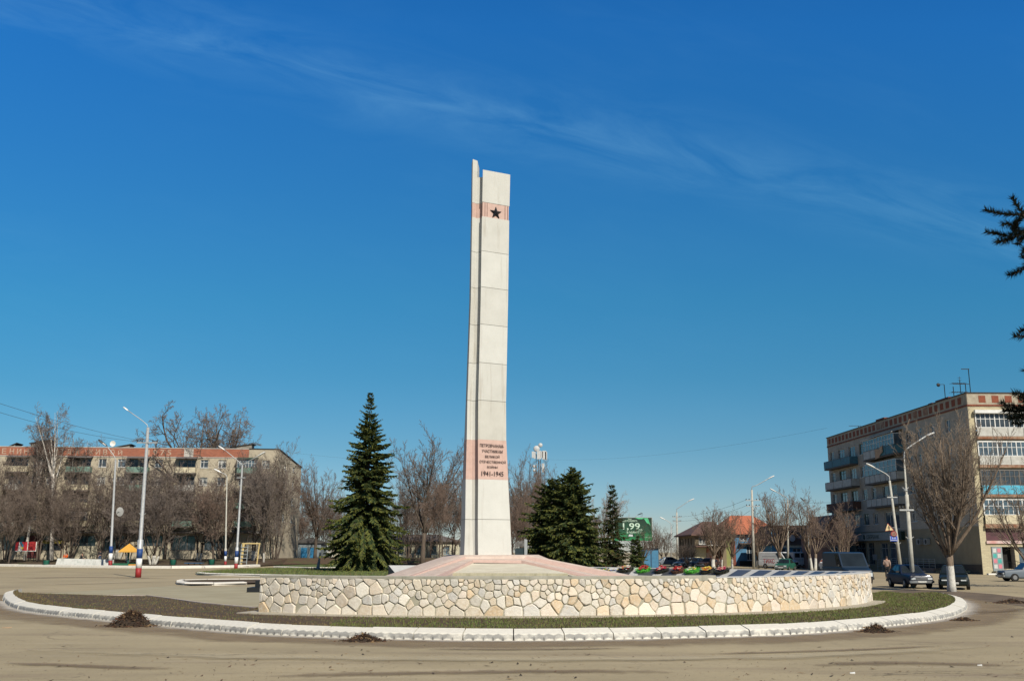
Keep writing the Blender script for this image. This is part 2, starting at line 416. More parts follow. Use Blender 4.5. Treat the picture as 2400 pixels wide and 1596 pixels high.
# grass blades on a lawn mesh: one mass nobody could count
GRASS = M('grass_blades', (.105, .150, .028), .8, (.125, .130, .035), .6)
DRY = M('dry_blades', (.19, .145, .065), .9, (.11, .075, .04), 1)
def scatter(o, n, h, w, seed, keep, name, label, dry=.25):
    rnd = random.Random(seed); me = o.data; b = B()
    tris = [(p, p.area) for p in me.polygons]; tot = sum(a for _, a in tris)
    for p, a in tris:
        vs = [me.vertices[i].co for i in p.vertices]
        for _ in range(int(n * a / tot + rnd.random())):
            r1, r2 = rnd.random(), rnd.random()
            if r1 + r2 > 1: r1, r2 = 1 - r1, 1 - r2
            q = vs[0] + (vs[1] - vs[0]) * r1 + (vs[2] - vs[0]) * r2
            k = keep(q)
            if rnd.random() > k: continue
            t = rnd.uniform(0, 6.28); hh = h * rnd.uniform(.5, 1.3); ln = rnd.uniform(-.6, .6) * hh
            u = V((math.cos(t), math.sin(t), 0)); l = V((-math.sin(t), math.cos(t), 0)) * ln
            ww = w * rnd.uniform(.6, 1.4)
            dz = -.01
            b.face([q - u * ww + V((0, 0, dz)), q + u * ww + V((0, 0, dz)), q + l + u * rnd.uniform(-.3, .3) * hh + V((0, 0, hh))], 1 if rnd.random() < (dry if q.x > -5 or o.name != 'lawn' else .86) else 0)
    g = b.build(name, [GRASS, DRY]); return tag(g, label, 'grass', None, 'stuff')
def near_kerb(q):
    d = min((V((q.x, q.y)) - V((s.x, s.y))).length for s in inner[::3])
    nz = noise.noise(V((q.x * .35, q.y * .5, 3.1))) * .5 + .5
    right = max(0, min(1, (q.x + 4) / 6)); 
    k = (1.0 if d < 1.1 else .42 + .5 * right) * (.35 + 1.0 * nz)
    if q.x < -5: k *= .38 if d > .4 else .8
    return max(.05, k)
scatter(lawn, 95000, .05, .013, 3, near_kerb, 'grass', 'short patchy grass and dry stalks on the lawn inside the curved kerb', .22)

# paved ring floor left of the wall, pale footing strip under it
b = B(); bl_ = smooth_line([G(x, y, .06) for x, y in BACK2], 1); bn_ = left_normals(bl_)
for a, c, na, nc in zip(bl_, bl_[1:], bn_, bn_[1:]):
    o4 = [(-.02, .0), (-.02, .10), (.10, .10), (.10, .0)]
    for (d0, z0), (d1, z1) in zip(o4, o4[1:]): b.face([V((p.x, p.y, z_)) for p, z_ in ((a - na * d0, z0), (c - nc * d0, z0), (c - nc * d1, z1), (a - na * d1, z1))])
structure('kerb', b, M('thin_kerb', (.52, .45, .40), .9, (.38, .31, .26), 2), 'thin flush edging between the brown lawn and the paved floor', 'kerb')
PLAZA = M('plaza_paving', (.365, .325, .215), .9, (.305, .265, .17), .5, 0, .2, 20)
pz = [G(x, y, .03) for x, y in [(48, 1393.5), (178, 1394.5), (250, 1394.5), (338, 1394), (356, 1396), (400, 1401.5), (458, 1410.5), (520, 1417), (600, 1424)]]
pz += [ringp(aL + .05 * k - .05, R - .7, .03) for k in range(0, 60)]
pz += [G(x, y, .03) for x, y in [(905, 1356), (700, 1356), (616, 1374), (573, 1374), (449, 1376), (400, 1372), (300, 1378), (150, 1386)]]
pv = fill_poly([V((p.x, p.y, .008)) for p in pz], 'paving', PLAZA, 'greyer paved floor inside and left of the memorial ring', 'paving')
# grouted dark semicircles in the paving
def decal_mat(name, c, c2, amt, sc_):
    """thin layer of dirt or lime on the asphalt, worn through towards its edges (UV y = 0..1 across)"""
    m, nt, bs = new_mat(name); bs.inputs['Roughness'].default_value = .95
    v = coords(nt); tc_ = nd(nt, 'ShaderNodeTexCoord'); sp_ = nd(nt, 'ShaderNodeSeparateXYZ'); nt.links.new(tc_.outputs['UV'], sp_.inputs[0])
    nt.links.new(mixc(nt, c, c2, stepf(nt, noise_n(nt, v, 1.1, 5, .6), .35, .65)), bs.inputs['Base Color'])
    def mt(op, a, k):
        n = nd(nt, 'ShaderNodeMath', operation=op); nt.links.new(a, n.inputs[0])
        if hasattr(k, 'links'): nt.links.new(k, n.inputs[1])
        else: n.inputs[1].default_value = k
        return n.outputs[0]
    fade = sp_.outputs[1]
    al_ = mt('MULTIPLY', stepf(nt, mt('ADD', fade, mt('MULTIPLY', mt('SUBTRACT', noise_n(nt, v, sc_, 6, .65), .5), 1.1)), .25, .75), amt)
    nt.links.new(al_, bs.inputs['Alpha']); return m
def decal(name, offs, mat, label, z, i0=0, i1=None):
    """offs: (distance outside the kerb foot, cover 0..1)"""
    b = B(); L_ = outer[i0:i1]; nn_ = kn[i0:i1]
    for a, c, na, nc in zip(L_, L_[1:], nn_, nn_[1:]):
        for (d0, f0_), (d1, f1_) in zip(offs, offs[1:]):
            b.face([V((p.x, p.y, z)) for p in (a - na * d0, c - nc * d0, c - nc * d1, a - na * d1)], 0, [(0, f0_), (1, f0_), (1, f1_), (0, f1_)])
    return structure(name, b, mat, label, 'road')
decal('dirt_strip', [(-.02, .62), (.5, .8), (1.5, .62), (2.6, .0)], decal_mat('swept_dirt', (.27, .20, .12), (.20, .145, .09), .75, .5), 'darker swept dirt along the foot of the curved kerb', .004, 4)
decal('lime_splash', [(-.02, .95), (.22, .6), (.75, .0)], decal_mat('lime_splash', (.55, .50, .44), (.46, .42, .36), .8, 1.4), 'pale whitewash splashed on the asphalt at the foot of the curved kerb', .008, 30)

SMEAR = decal_mat('mud_smear', (.22, .16, .10), (.17, .12, .075), .62, 1.7)
PALE = decal_mat('dust_track', (.46, .395, .27), (.42, .355, .235), .7, .6)
SCRACK = M('road_crack', (.07, .05, .035), 1)
def smear(name, pts, w, mat, label, z):
    L_ = resample(smooth_line([G(x, y) for x, y in pts], 2), .4); nn_ = left_normals(L_); b = B()
    n = len(L_)
    for i in range(n - 1):
        e0, e1 = min(1, 4 * i / n, 4 * (n - i) / n), min(1, 4 * (i + 1) / n, 4 * (n - i - 1) / n)
        for (d0, f0_), (d1, f1_) in zip(((-w, 0), (0, .85), (w, 0)), ((0, .85), (w, 0))):
            q = [L_[i] + nn_[i] * d0, L_[i + 1] + nn_[i + 1] * d0, L_[i + 1] + nn_[i + 1] * d1, L_[i] + nn_[i] * d1]
            b.face([V((p.x, p.y, z)) for p in q], 0, [(0, f0_ * e0), (1, f0_ * e1), (1, f1_ * e1), (0, f1_ * e0)])
    return structure(name, b, mat, label, 'road')
for k_, (pts_, w_, m_, lb_) in enumerate((
    ([(480, 1588), (900, 1578), (1350, 1572), (1700, 1577)], .55, SMEAR, 'long dark mud smear across the bottom of the road'),
    ([(1850, 1560), (2100, 1552), (2420, 1562)], .6, SMEAR, 'dark mud smear at the bottom right of the road'),
    ([(-40, 1552), (180, 1560), (420, 1570)], .45, SMEAR, 'dark mud smear at the bottom left of the road'),
    ([(1560, 1534), (1900, 1528), (2250, 1512)], .35, SMEAR, 'thin dark smear right of centre on the road'),
    ([(950, 1521), (1250, 1523), (1500, 1519)], .30, SMEAR, 'thin dark smear below the middle of the kerb'),
    ([(-60, 1520), (500, 1540), (1200, 1548), (1900, 1541), (2460, 1508)], .8, PALE, 'pale dusty wheel track curving along the road'),
    ([(0, 1357), (180, 1352), (420, 1356)], 1.4, SMEAR, 'dark tyre smear on the square left of the tallest lamp post'),
    ([(60, 1372), (260, 1366), (400, 1363)], 1.2, PALE, 'pale dusty patch on the square left of the ring'),
    ([(2290, 1440), (2380, 1428), (2480, 1422)], .7, SMEAR, 'dark smear beside the soil heap at the right edge'))):
    smear('road_stain', pts_, w_, m_, lb_, .012 + .002 * k_)
rc_ = random.Random(3)
for pts_ in ([(2050, 1584), (2130, 1579), (2190, 1576), (2260, 1577), (2340, 1585), (2420, 1590)], [(330, 1533), (520, 1538), (700, 1531)], [(2200, 1530), (2260, 1537), (2310, 1546)]):
    b = B(); L_ = resample([G(x, y) for x, y in pts_], .12); L_ = [p + V((rc_.gauss(0, .012), rc_.gauss(0, .03), 0)) for p in L_]
    for a, c in zip(L_, L_[1:]): w_ = rc_.uniform(.006, .022); b.face([V((p.x, p.y + dy_, .034)) for p, dy_ in ((a, -w_), (c, -w_), (c, w_), (a, w_))])
    structure('road_crack', b, SCRACK, 'thin wandering crack in the foreground asphalt', 'road')

# ------------------------------------------------------------------ stone ring wall
random.seed(11)
STONE_H0, STONE_H1 = .20, 1.37
aS, aE = aL, aR + .08                                                # left end round the front to past the right silhouette
arc = (aE - aS) * R
def voronoi_stones():
    pts = []
    def far_enough(u, v, r):
        for (a, c, rr) in pts:
            if abs(a - u) < 1 and (a - u) ** 2 + (c - v) ** 2 < (max(r, rr) * .92) ** 2: return False
        return True
    u = .15
    while u < arc:
        pts.append((u, STONE_H0 + random.uniform(.13, .2), .36)); u += random.uniform(.38, .70)
    for _ in range(14000):
        u, v = random.uniform(0, arc), random.uniform(STONE_H0 + .36, STONE_H1 - .03)
        r = random.choice((.13, .17, .22, .28, .34)) if v < 1.08 else random.choice((.12, .16, .23))
        if far_enough(u, v, r): pts.append((u, v, r))
    return pts
def clip(poly, px, py, nx, ny):
    out = []; n = len(poly)
    for i in range(n):
        a, c = poly[i], poly[(i + 1) % n]
        da = (a[0] - px) * nx + (a[1] - py) * ny; dc = (c[0] - px) * nx + (c[1] - py) * ny
        if da <= 0: out.append(a)
        if (da < 0 < dc) or (dc < 0 < da):
            t = da / (da - dc); out.append((a[0] + (c[0] - a[0]) * t, a[1] + (c[1] - a[1]) * t))
    return out
STONES = [(.60, .53, .42), (.56, .52, .455), (.64, .575, .475), (.58, .475, .34), (.53, .51, .47), (.62, .58, .50), (.61, .52, .41), (.52, .40, .26), (.56, .51, .43), (.63, .55, .46)]
m, nt, bs = new_mat('field_stone'); bs.inputs['Roughness'].default_value = .85
at = nd(nt, 'ShaderNodeAttribute', attribute_name='Col'); v = coords(nt)
base = mixc(nt, at.outputs['Color'], (.45, .30, .15), wm(nt, stepf(nt, noise_n(nt, v, 3.4, 6, .7, .6), .54, .74), .5))
base = mixc(nt, base, (.72, .68, .60), wm(nt, stepf(nt, noise_n(nt, v, 9, 5, .7), .46, .72), .6))
base = mixc(nt, base, (.22, .18, .13), wm(nt, stepf(nt, noise_n(nt, v, 17, 6, .75), .56, .74), .6))
nt.links.new(base, bs.inputs['Base Color']); bump(nt, bs, noise_n(nt, v, 14, 6, .7), .55, .04)
FSTONE = m
MORTAR = M('mortar', (.40, .375, .29), .95, (.29, .275, .205), 4, 0, .4, 30)
def wallp(u, v, out): return ringp(aS + u / R, R + out, v)
pts = voronoi_stones(); b = B(); buckets = {}
for i, p in enumerate(pts): buckets.setdefault(int(p[0] / .8), []).append(i)
for i, (u, v_, r) in enumerate(pts):
    poly = [(max(0, u - .8), STONE_H0 + .02), (min(arc, u + .8), STONE_H0 + .02), (min(arc, u + .8), STONE_H1), (max(0, u - .8), STONE_H1)]
    for kb in range(int(u / .8) - 2, int(u / .8) + 3):
        for j in buckets.get(kb, ()):
            if j == i: continue
            a, c, rr = pts[j]; dx_, dy_ = a - u, c - v_; d = math.hypot(dx_, dy_)
            if d > 1.6: continue
            w_ = r / (r + rr); g = .0115
            poly = clip(poly, u + dx_ * (.5 * .5 + .5 * w_) - dx_ / d * g, v_ + dy_ * (.25 + .5 * w_) - dy_ / d * g, dx_ / d, dy_ / d)
            if len(poly) < 3: break
    if len(poly) < 3 or (v_ > .6 and random.random() < .012): continue
    # irregular rounded outline
    ch = []
    for k in range(len(poly)):
        a, c = poly[k], poly[(k + 1) % len(poly)]
        e = math.hypot(c[0] - a[0], c[1] - a[1])
        if e < .02: ch.append(((a[0] + c[0]) / 2, (a[1] + c[1]) / 2)); continue
        cr_ = random.choice((.05, .08, .14, .22)); ch.append((a[0] + (c[0] - a[0]) * cr_, a[1] + (c[1] - a[1]) * cr_))
        if e > .16: ch.append((a[0] + (c[0] - a[0]) * .5 + random.uniform(-.016, .012), a[1] + (c[1] - a[1]) * .5 + random.uniform(-.014, .012)))
        cr_ = random.choice((.05, .08, .14, .22)); ch.append((a[0] + (c[0] - a[0]) * (1 - cr_), a[1] + (c[1] - a[1]) * (1 - cr_)))
    cu = sum(p[0] for p in ch) / len(ch); cv = sum(p[1] for p in ch) / len(ch)
    o1 = random.uniform(.008, .04); o2 = o1 + random.uniform(.004, .026); tx, ty = random.uniform(-.12, .12), random.uniform(-.12, .12)
    rings = []
    for s, o_ in ((1, -.01), (.98, o1), (.86, o2)):
        rings.append([wallp(cu + (p[0] - cu) * s, cv + (p[1] - cv) * s, o_ + ((p[0] - cu) * tx + (p[1] - cv) * ty if s < 1 else 0)) for p in ch])
    n = len(ch); vs = rings[0] + rings[1] + rings[2] + [wallp(cu, cv, o2 + .004)]
    fs = []
    for q in range(2):
        for k in range(n): fs.append((q * n + k, q * n + (k + 1) % n, (q + 1) * n + (k + 1) % n, (q + 1) * n + k))
    for k in range(n): fs.append((2 * n + k, 2 * n + (k + 1) % n, 3 * n))
    col = random.choice(STONES); k_ = random.uniform(.95, 1.2); col = tuple(min(.8, c * k_) for c in col)
    if u < arc * .3 and random.random() < .5: col = tuple(.5 * c + .5 * q for c, q in zip(col, (.55, .51, .43)))
    b.raw(vs, fs, 0, col)
ring = thing('stone_wall', ringp((aS + aE) / 2, R, 0), 'long curved wall of pale rubble stone with a low concrete cap round the monument', 'stone wall')
b.build('stone_facing', FSTONE, ring)
# core + cap + footing
b = B(); N = 120; TH = .45; ZC = 1.455
def sweep(b, prof, a0, a1, n, mi=0, caps=True):
    rows = [[ringp(a0 + (a1 - a0) * k / n, R + o_, z_) for o_, z_ in prof] for k in range(n + 1)]
    for k in range(n):
        for j in range(len(prof)):
            b.face([rows[k][j], rows[k + 1][j], rows[k + 1][(j + 1) % len(prof)], rows[k][(j + 1) % len(prof)]], mi)
    if caps: b.face(rows[0], mi); b.face(list(reversed(rows[-1])), mi)
sweep(b, [(0, .1), (0, 1.37), (-TH, 1.37), (-TH, .1)], aS, aE, N)
b.build('wall_core', MORTAR, ring)
b = B(); n = 90; aC = ang(1735, 1357, 1.36)
if aC > 0: aC -= 2 * math.pi
rows = []
for k in range(n + 1):
    a = aS + (aC - aS) * k / n
    zb = 1.352 + .02 * noise.noise(V((k * .35, 0, 0))); 
    px_ = 1200 + F * (CX + R * math.cos(a)) / (CY + R * math.sin(a))
    if px_ > 1420: zb -= .07 * math.sin(min(1, (px_ - 1420) / 290) * math.pi)
    rows.append([ringp(a, R + o_, z_) for o_, z_ in ((.03 + .006 * noise.noise(V((k * .5, 5, 0))), zb), (.035, ZC - .015), (.015, ZC), (-TH - .02, ZC), (-TH - .02, 1.372), (-.0, 1.372))])
for k in range(n):
    for j in range(6): b.face([rows[k][j], rows[k + 1][j], rows[k + 1][(j + 1) % 6], rows[k][(j + 1) % 6]])
b.face(rows[0]); b.face(rows[-1])
b.build('wall_cap', GREYC, ring)
b = B(); sweep(b, [(.02, 1.371), (.025, 1.392), (.0, 1.404), (-TH, 1.404), (-TH, 1.371)], aC + .002, aE, 60)
b.build('wall_cap', SLABC, ring)
b = B()
sweep(b, [(.55, .10), (.53, .262), (-.3, .285), (-.3, .10)], aS - .03, aE, N)
b.build('footing', FOOT, ring)

# ------------------------------------------------------------------ memorial slab on the far side of the ring, with dark plaques
aF0 = math.atan2(*(lambda q: (q.y - CY, q.x - CX))(P(908, 1340, 62.4)))      # left end
aF1 = aR + .081                                                                # right end, joins the front wall
def slab_z(t): return 1.41 - .15 * min(1, t * 2.2) + .14 * max(0, (t - .7) / .3)
mem = thing('memorial_slab', ringp(aF0 * .5 + aF1 * .5, R - .5, 0), 'long sloping concrete slab set with dark name plaques on the far side of the ring', 'memorial')
b = B(); n = 110; rows = []
SLOPE_O, SLOPE_I = -.05, -1.25
for k in range(n + 1):
    t = k / n; a = aF0 + (aF1 - aF0) * t; zt = slab_z(t)
    rows.append([ringp(a, R + o_, z_) for o_, z_ in ((0, .05), (0, zt - .03), (SLOPE_O, zt), (SLOPE_I, zt - .46), (SLOPE_I - .02, zt - .54), (SLOPE_I + .1, zt - .54), (SLOPE_I + .1, .05))])
for k in range(n):
    for j in range(7):
        b.face([rows[k][j], rows[k + 1][j], rows[k + 1][(j + 1) % 7], rows[k][(j + 1) % 7]], 1 if j == 5 else 0)
b.face(rows[0], 2); b.face(list(reversed(rows[-1])))
m, nt, bs = new_mat('inner_stone'); v = coords(nt)
vo = nd(nt, 'ShaderNodeTexVoronoi'); vo.inputs['Scale'].default_value = 3.0; nt.links.new(v, vo.inputs['Vector'])
ve = nd(nt, 'ShaderNodeTexVoronoi', feature='DISTANCE_TO_EDGE'); ve.inputs['Scale'].default_value = 3.0; nt.links.new(v, ve.inputs['Vector'])
base = mixc(nt, (.20, .16, .11), (.30, .25, .18), stepf(nt, vo.outputs['Color'], .2, .8))
nt.links.new(mixc(nt, base, (.05, .045, .035), stepf(nt, ve.outputs['Distance'], .06, .02)), bs.inputs['Base Color']); bs.inputs['Roughness'].default_value = .9
INNER = m
b.build('slab', [SLABC, INNER, M('dark_granite_side', (.05, .052, .06), .6)], mem)
# plaques: slightly proud plates leaning with the slope
def slope_pt(t, s, up=.0):                                           # s 0 at the top edge .. 1 at the bottom edge
    a = aF0 + (aF1 - aF0) * t; zt = slab_z(t); o_ = SLOPE_O + (SLOPE_I - SLOPE_O) * s
    nrm = V((-.46 * math.cos(a), -.46 * math.sin(a), 1.2)).normalized()
    return ringp(a, R + o_, zt - .46 * s) + nrm * up
Larc = abs(aF1 - aF0) * R; step = 1.62; npl = int((Larc - 2.5) / step)
for k in range(npl):
    t0 = (1.6 + k * step) / Larc; t1 = (1.6 + k * step + 1.0) / Larc
    if k < 1: continue
    p = [slope_pt(t0, .90, .006), slope_pt(t1, .90, .006), slope_pt(t1, .12, .006), slope_pt(t0, .12, .006)]
    q = [slope_pt(t0, .90, .03), slope_pt(t1, .90, .03), slope_pt(t1, .12, .03), slope_pt(t0, .12, .03)]
    b = B(); b.hexa(p + q); b.build('plaque', PLAQ, mem)

# wreaths lying on the slab
def petals(b, c, r, nrm, mi, k=6):
    a = nrm.orthogonal().normalized(); d = nrm.cross(a)
    for i in range(k):
        t = 6.283 * i / k + random.uniform(-.2, .2); e = a * math.cos(t) + d * math.sin(t); f_ = a * math.cos(t + .55) + d * math.sin(t + .55)
        b.face([c, c + e * r + nrm * r * .35, c + (e + f_) * r * .62 + nrm * r * .6, c + f_ * r + nrm * r * .35], mi)
    b.blob(c + nrm * r * .3, r * .45, mi, 5, 3)
FRED = M('red_flowers', (.50, .02, .015), .6, (.35, .01, .02), 30); FYEL = M('yellow_flowers', (.65, .50, .03), .6, (.7, .6, .2), 30)
FORA = M('orange_flowers', (.70, .26, .02), .6, (.65, .18, .03), 30); FCRI = M('crimson_flowers', (.38, .012, .06), .6, (.5, .03, .12), 30)
FPNK = M('salmon_flowers', (.62, .24, .17), .6, (.66, .45, .36), 30); FWHT = M('pale_flowers', (.7, .7, .62), .6)
LFD = M('dark_green_fronds', (.018, .03, .012), .7, (.03, .02, .012), 20); LFG = M('bright_green_fronds', (.05, .34, .03), .6, (.12, .45, .04), 20)
LFB = M('brown_fronds', (.07, .045, .02), .7, (.10, .03, .015), 20)
WRE = [(1466, LFD, [FYEL, FRED, FWHT], 'wreath of yellow and red flowers on dark fronds, leftmost of the full wreaths'),
       (1507, LFG, [FRED, FRED, FCRI], 'wreath of red flowers over a bright green frond rim, second full one from the left'),
       (1549, LFD, [FCRI, FRED, FPNK], 'wreath of crimson and salmon flowers on nearly black fronds'),
       (1589, LFB, [FRED, FRED, FPNK], 'wreath of scarlet flowers on brown fronds, in front of a tall lamp post'),
       (1621, LFG, [FYEL, FWHT, FCRI], 'mostly green wreath with only a few pale and crimson flowers'),
       (1658, LFD, [FYEL, FYEL, FORA, FORA], 'wreath of yellow and orange flowers, the brightest on the slab'),
       (1690, LFD, [FCRI, FCRI, FPNK], 'wreath of dark pink flowers on dark fronds, rightmost on the slab')]
random.seed(5)
def t_of_px(px):
    best = min(((abs(1200 + F * p.x / (p.y * math.cos(PITCH)) - px), t) for t, p in ((i / 900, slope_pt(i / 900, .5)) for i in range(901)) if p.y > 46), key=lambda x: x[0])
    return best[1]
for px_, lf, fl, lab in WRE:
    t = t_of_px(px_); dt = 1 / Larc
    root = thing('wreath', slope_pt(t, .5), lab, 'wreath', 'wreaths lying on the memorial slab')
    nrm = (slope_pt(t, .5, 1) - slope_pt(t, .5)).normalized(); e1 = (slope_pt(t + dt * .5, .5) - slope_pt(t - dt * .5, .5)).normalized(); e2 = nrm.cross(e1)
    ax = (e1 * .86 + e2 * .5).normalized(); ay = nrm.cross(ax); c0 = slope_pt(t, .47, .06)
    b = B(); k_ = 64
    b.raw([c0 + ax * (.42 * math.cos(6.283 * i / 20)) + ay * (.28 * math.sin(6.283 * i / 20)) - nrm * .04 for i in range(20)] + [c0 + ax * (.38 * math.cos(6.283 * i / 20)) + ay * (.25 * math.sin(6.283 * i / 20)) + nrm * .07 for i in range(20)],
          [(i, (i + 1) % 20, 20 + (i + 1) % 20, 20 + i) for i in range(20)] + [tuple(range(20, 40))])
    for i in range(k_ * 3):
        th = random.uniform(0, 6.283); rr = random.uniform(.75, 1.0); q = c0 + ax * (.43 * rr * math.cos(th)) + ay * (.29 * rr * math.sin(th)) + nrm * random.uniform(.0, .12)
        od = (ax * math.cos(th + random.uniform(-.6, .6)) + ay * math.sin(th + random.uniform(-.6, .6)) + nrm * random.uniform(0, .7)).normalized(); sd_ = od.cross(nrm).normalized() * .022
        b.face([q - sd_, q + sd_, q + od * random.uniform(.1, .2)])
    b.build('fronds', lf, root)
    few = 'few pale' in lab
    b = B()
    for i in range(12 if few else 30):
        th = random.uniform(0, 6.283); rr = math.sqrt(random.random()) * .85
        q = c0 + ax * (.33 * rr * math.cos(th)) + ay * (.22 * rr * math.sin(th)) + nrm * (random.uniform(.08, .2) + .12 * (1 - rr))
        petals(b, q, random.uniform(.05, .08), nrm, random.randrange(len(fl)))
    b.build('flowers', fl, root)
for px_, lab, fl in ((1432, 'small flat bunch of pale and yellow flowers lying left of the wreaths', [FYEL, FWHT, M('blue_flowers', (.1, .14, .5), .6)]), (1402, 'small spray of yellow and green at the left start of the flowers', [FYEL, LFG, FRED])):
    t = t_of_px(px_); root = thing('flower_bunch', slope_pt(t, .4), lab, 'flowers', 'small flower bunches on the memorial slab')
    nrm = (slope_pt(t, .4, 1) - slope_pt(t, .4)).normalized(); e1 = (slope_pt(t + .01, .4) - slope_pt(t - .01, .4)).normalized(); e2 = nrm.cross(e1)
    b = B()
    for i in range(12): petals(b, slope_pt(t, .4, .05) + e1 * random.uniform(-.4, .4) + e2 * random.uniform(-.12, .12), .055, nrm, random.randrange(3))
    b.build('flowers', fl, root); b = B()
    for i in range(9):
        q = slope_pt(t, .45, .03); b.tube([q + e1 * random.uniform(-.5, -.2) + e2 * random.uniform(-.1, .1), q + e1 * random.uniform(.0, .3)], .008, 4)
    b.build('stems', LFD, root)

# ------------------------------------------------------------------ monument: pedestal + shaft
mon = thing('monument', (-1.1, 44, 0), 'tall white concrete war memorial shaft with a star, an inscription and a pink stepped base', 'monument')
b = B()
def pq(px, py, Y): return P(px, py, Y)
def ext(top, bot, zmin=1.08):                                         # continue a sloping edge down to zmin
    d = bot - top
    return top + d * ((zmin - top.z) / d.z)
Lt = [pq(1085, 1300, 43.3), pq(1090, 1303.5, 42.9), pq(1092, 1309, 42.87), pq(1108, 1311.5, 42.5), pq(1110, 1318, 42.47)]
Lb = [pq(897, 1353, 38.8), pq(945, 1353, 37.8), pq(960, 1353, 37.78), pq(1012, 1353.5, 37.0), pq(1038, 1353.5, 36.97)]
Lb = [ext(a, c) for a, c in zip(Lt, Lb)]
Rt = [pq(1238, 1300, 43.3), pq(1235, 1302.5, 43.15), pq(1226, 1309, 43.1), pq(1222, 1312.5, 42.6), pq(1221, 1320, 42.55)]
Rb = [pq(1512, 1354, 41.6), pq(1498, 1355, 41.3), pq(1440, 1355, 41.25), pq(1418, 1355, 40.6), pq(1368, 1352, 40.55)]
Rb = [ext(a, c) for a, c in zip(Rt, Rb)]
for T_, B_ in ((Lt, Lb), (Rt, Rb)):
    for j in range(4): b.face([T_[j], T_[j + 1], B_[j + 1], B_[j]] if T_ is Lt else [T_[j], B_[j], B_[j + 1], T_[j + 1]], 1 if j in (1, 3) else 0)  # upright step faces take the darker pink, sloping faces the paler one
    b.face([V((p.x, p.y, p.z)) for p in B_] + [V((B_[-1].x, B_[-1].y, .0)), V((B_[0].x, B_[0].y, .0))], 1)
for j in range(4): b.face([Lt[j], Rt[j], Rt[j + 1], Lt[j + 1]], 1 if j == 3 else 0)
for T_, B_ in ((Lt[4], Lb[4]), (Rt[4], Rb[4])): b.face([T_, B_, B_ - V((0, 0, .9)), T_ - V((0, 0, .9))], 0)
# body behind the ridges
zt = Lt[0].z
top = [Lt[0], Rt[0], V((1.2, 46.5, zt)), V((-2.9, 46.8, zt))]
bot = [Lb[0] + V((0, 0, 0)), Rb[0] + V((0, 0, 0)), V((6.5, 51, .0)), V((-8, 51.5, .0))]
bot0 = [V((p.x, p.y, p.z)) for p in bot]
b.face(top, 0)
for j in range(1, 4): b.face([top[j], bot0[j], bot0[(j + 1) % 4], top[(j + 1) % 4]], 0)
for q in (Lb[0], Rb[0]): pass
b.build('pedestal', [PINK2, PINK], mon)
b = B()
ct = [pq(1098, 1319.5, 42.35), pq(1229, 1320.5, 42.3)]; cb = [pq(1057, 1342, 38.6), pq(1331, 1343, 38.9)]
lo = [p - V((0, 0, .115)) for p in cb]; lo2 = [p + V((0, .05, -.14)) for p in cb]
b.face([ct[0], ct[1], cb[1], cb[0]]); b.face([cb[0], cb[1], lo[1], lo[0]], 1); b.face([lo[0], lo[1], V((lo[1].x, lo[1].y + .4, lo[1].z)), V((lo[0].x, lo[0].y + .4, lo[0].z))], 1)
b.face([ct[0], cb[0], lo[0], ct[0] - V((0, 0, .3))], 1); b.face([ct[1], ct[1] - V((0, 0, .3)), lo[1], cb[1]], 1)
for a_, c_, d_, e_ in ((Lt[4], Lb[4], cb[0], ct[0]), (Rt[4], Rb[4], cb[1], ct[1])): b.face([a_ - V((0, 0, .01)), c_ - V((0, 0, .02)), d_ - V((0, 0, .06)), e_ - V((0, 0, .03))], 0)
b.build('sloping_slab', [CREAM2, weathered('slab_edge', (.5, .46, .33), (.36, .33, .22), (.12, .1, .06), .6, 4)], mon)
zl = P(1200, 1351, 36.6).z
b = B(); b.box(-2.9, 33.2, 0, 3.2, 36.6, zl); b.build('front_ledge', SLABC, mon)

# shaft: three prisms (left pylon, recess, main slab) following the measured silhouette
LV = [  # py, a, b, c, d, e, r
    (1300, 1078, 1088, 1109, 1113, 1120.5, 1199), (1250, 1080, 1089.7, 1107, 1113, 1120, 1197), (1215, 1081, 1090.5, 1106.2, 1113.5, 1120, 1195.6), (1125, 1084.4, 1091.6, 1106, 1115, 1120.6, 1191), (1030, 1088, 1094, 1106.8, 1115.4, 1120.4, 1186.6),
    (940, 1091.5, 1095.5, 1107.4, 1116.5, 1120.8, 1186), (850, 1094.7, 1098.5, 1109.6, 1118.5, 1123.2, 1187.8), (700, 1100, 1103.6, 1114, 1122.5, 1126.7, 1190.7), (500, 1103.6, 1106.6, 1117, 1125.8, 1129.7, 1193.5), (412, 1105, 1107.6, 1118.5, 1127.5, 1131.6, 1195.5), (370, 1105.6, 1108.2, 1119.3, 1128.3, 1132.3, 1196.2)]
Y0 = 44.0
DY = dict(a=.50, b=-.06, c=.14, d=.12, e=-.14, r=.50)
ZL = [P(1121, l[0], Y0 - .14).z for l in LV]
def feat(z):
    i = 0
    while i < len(ZL) - 2 and z > ZL[i + 1]: i += 1
    t = (z - ZL[i]) / (ZL[i + 1] - ZL[i]); t = max(0, min(1.05, t))
    A, D = LV[i], LV[i + 1]; px = dict(zip('abcder', [p + (q - p) * t for p, q in zip(A[1:], D[1:])]))
    return {k: V((XZ(px[k], z, Y0 + DY[k]), Y0 + DY[k], z)) for k in px}
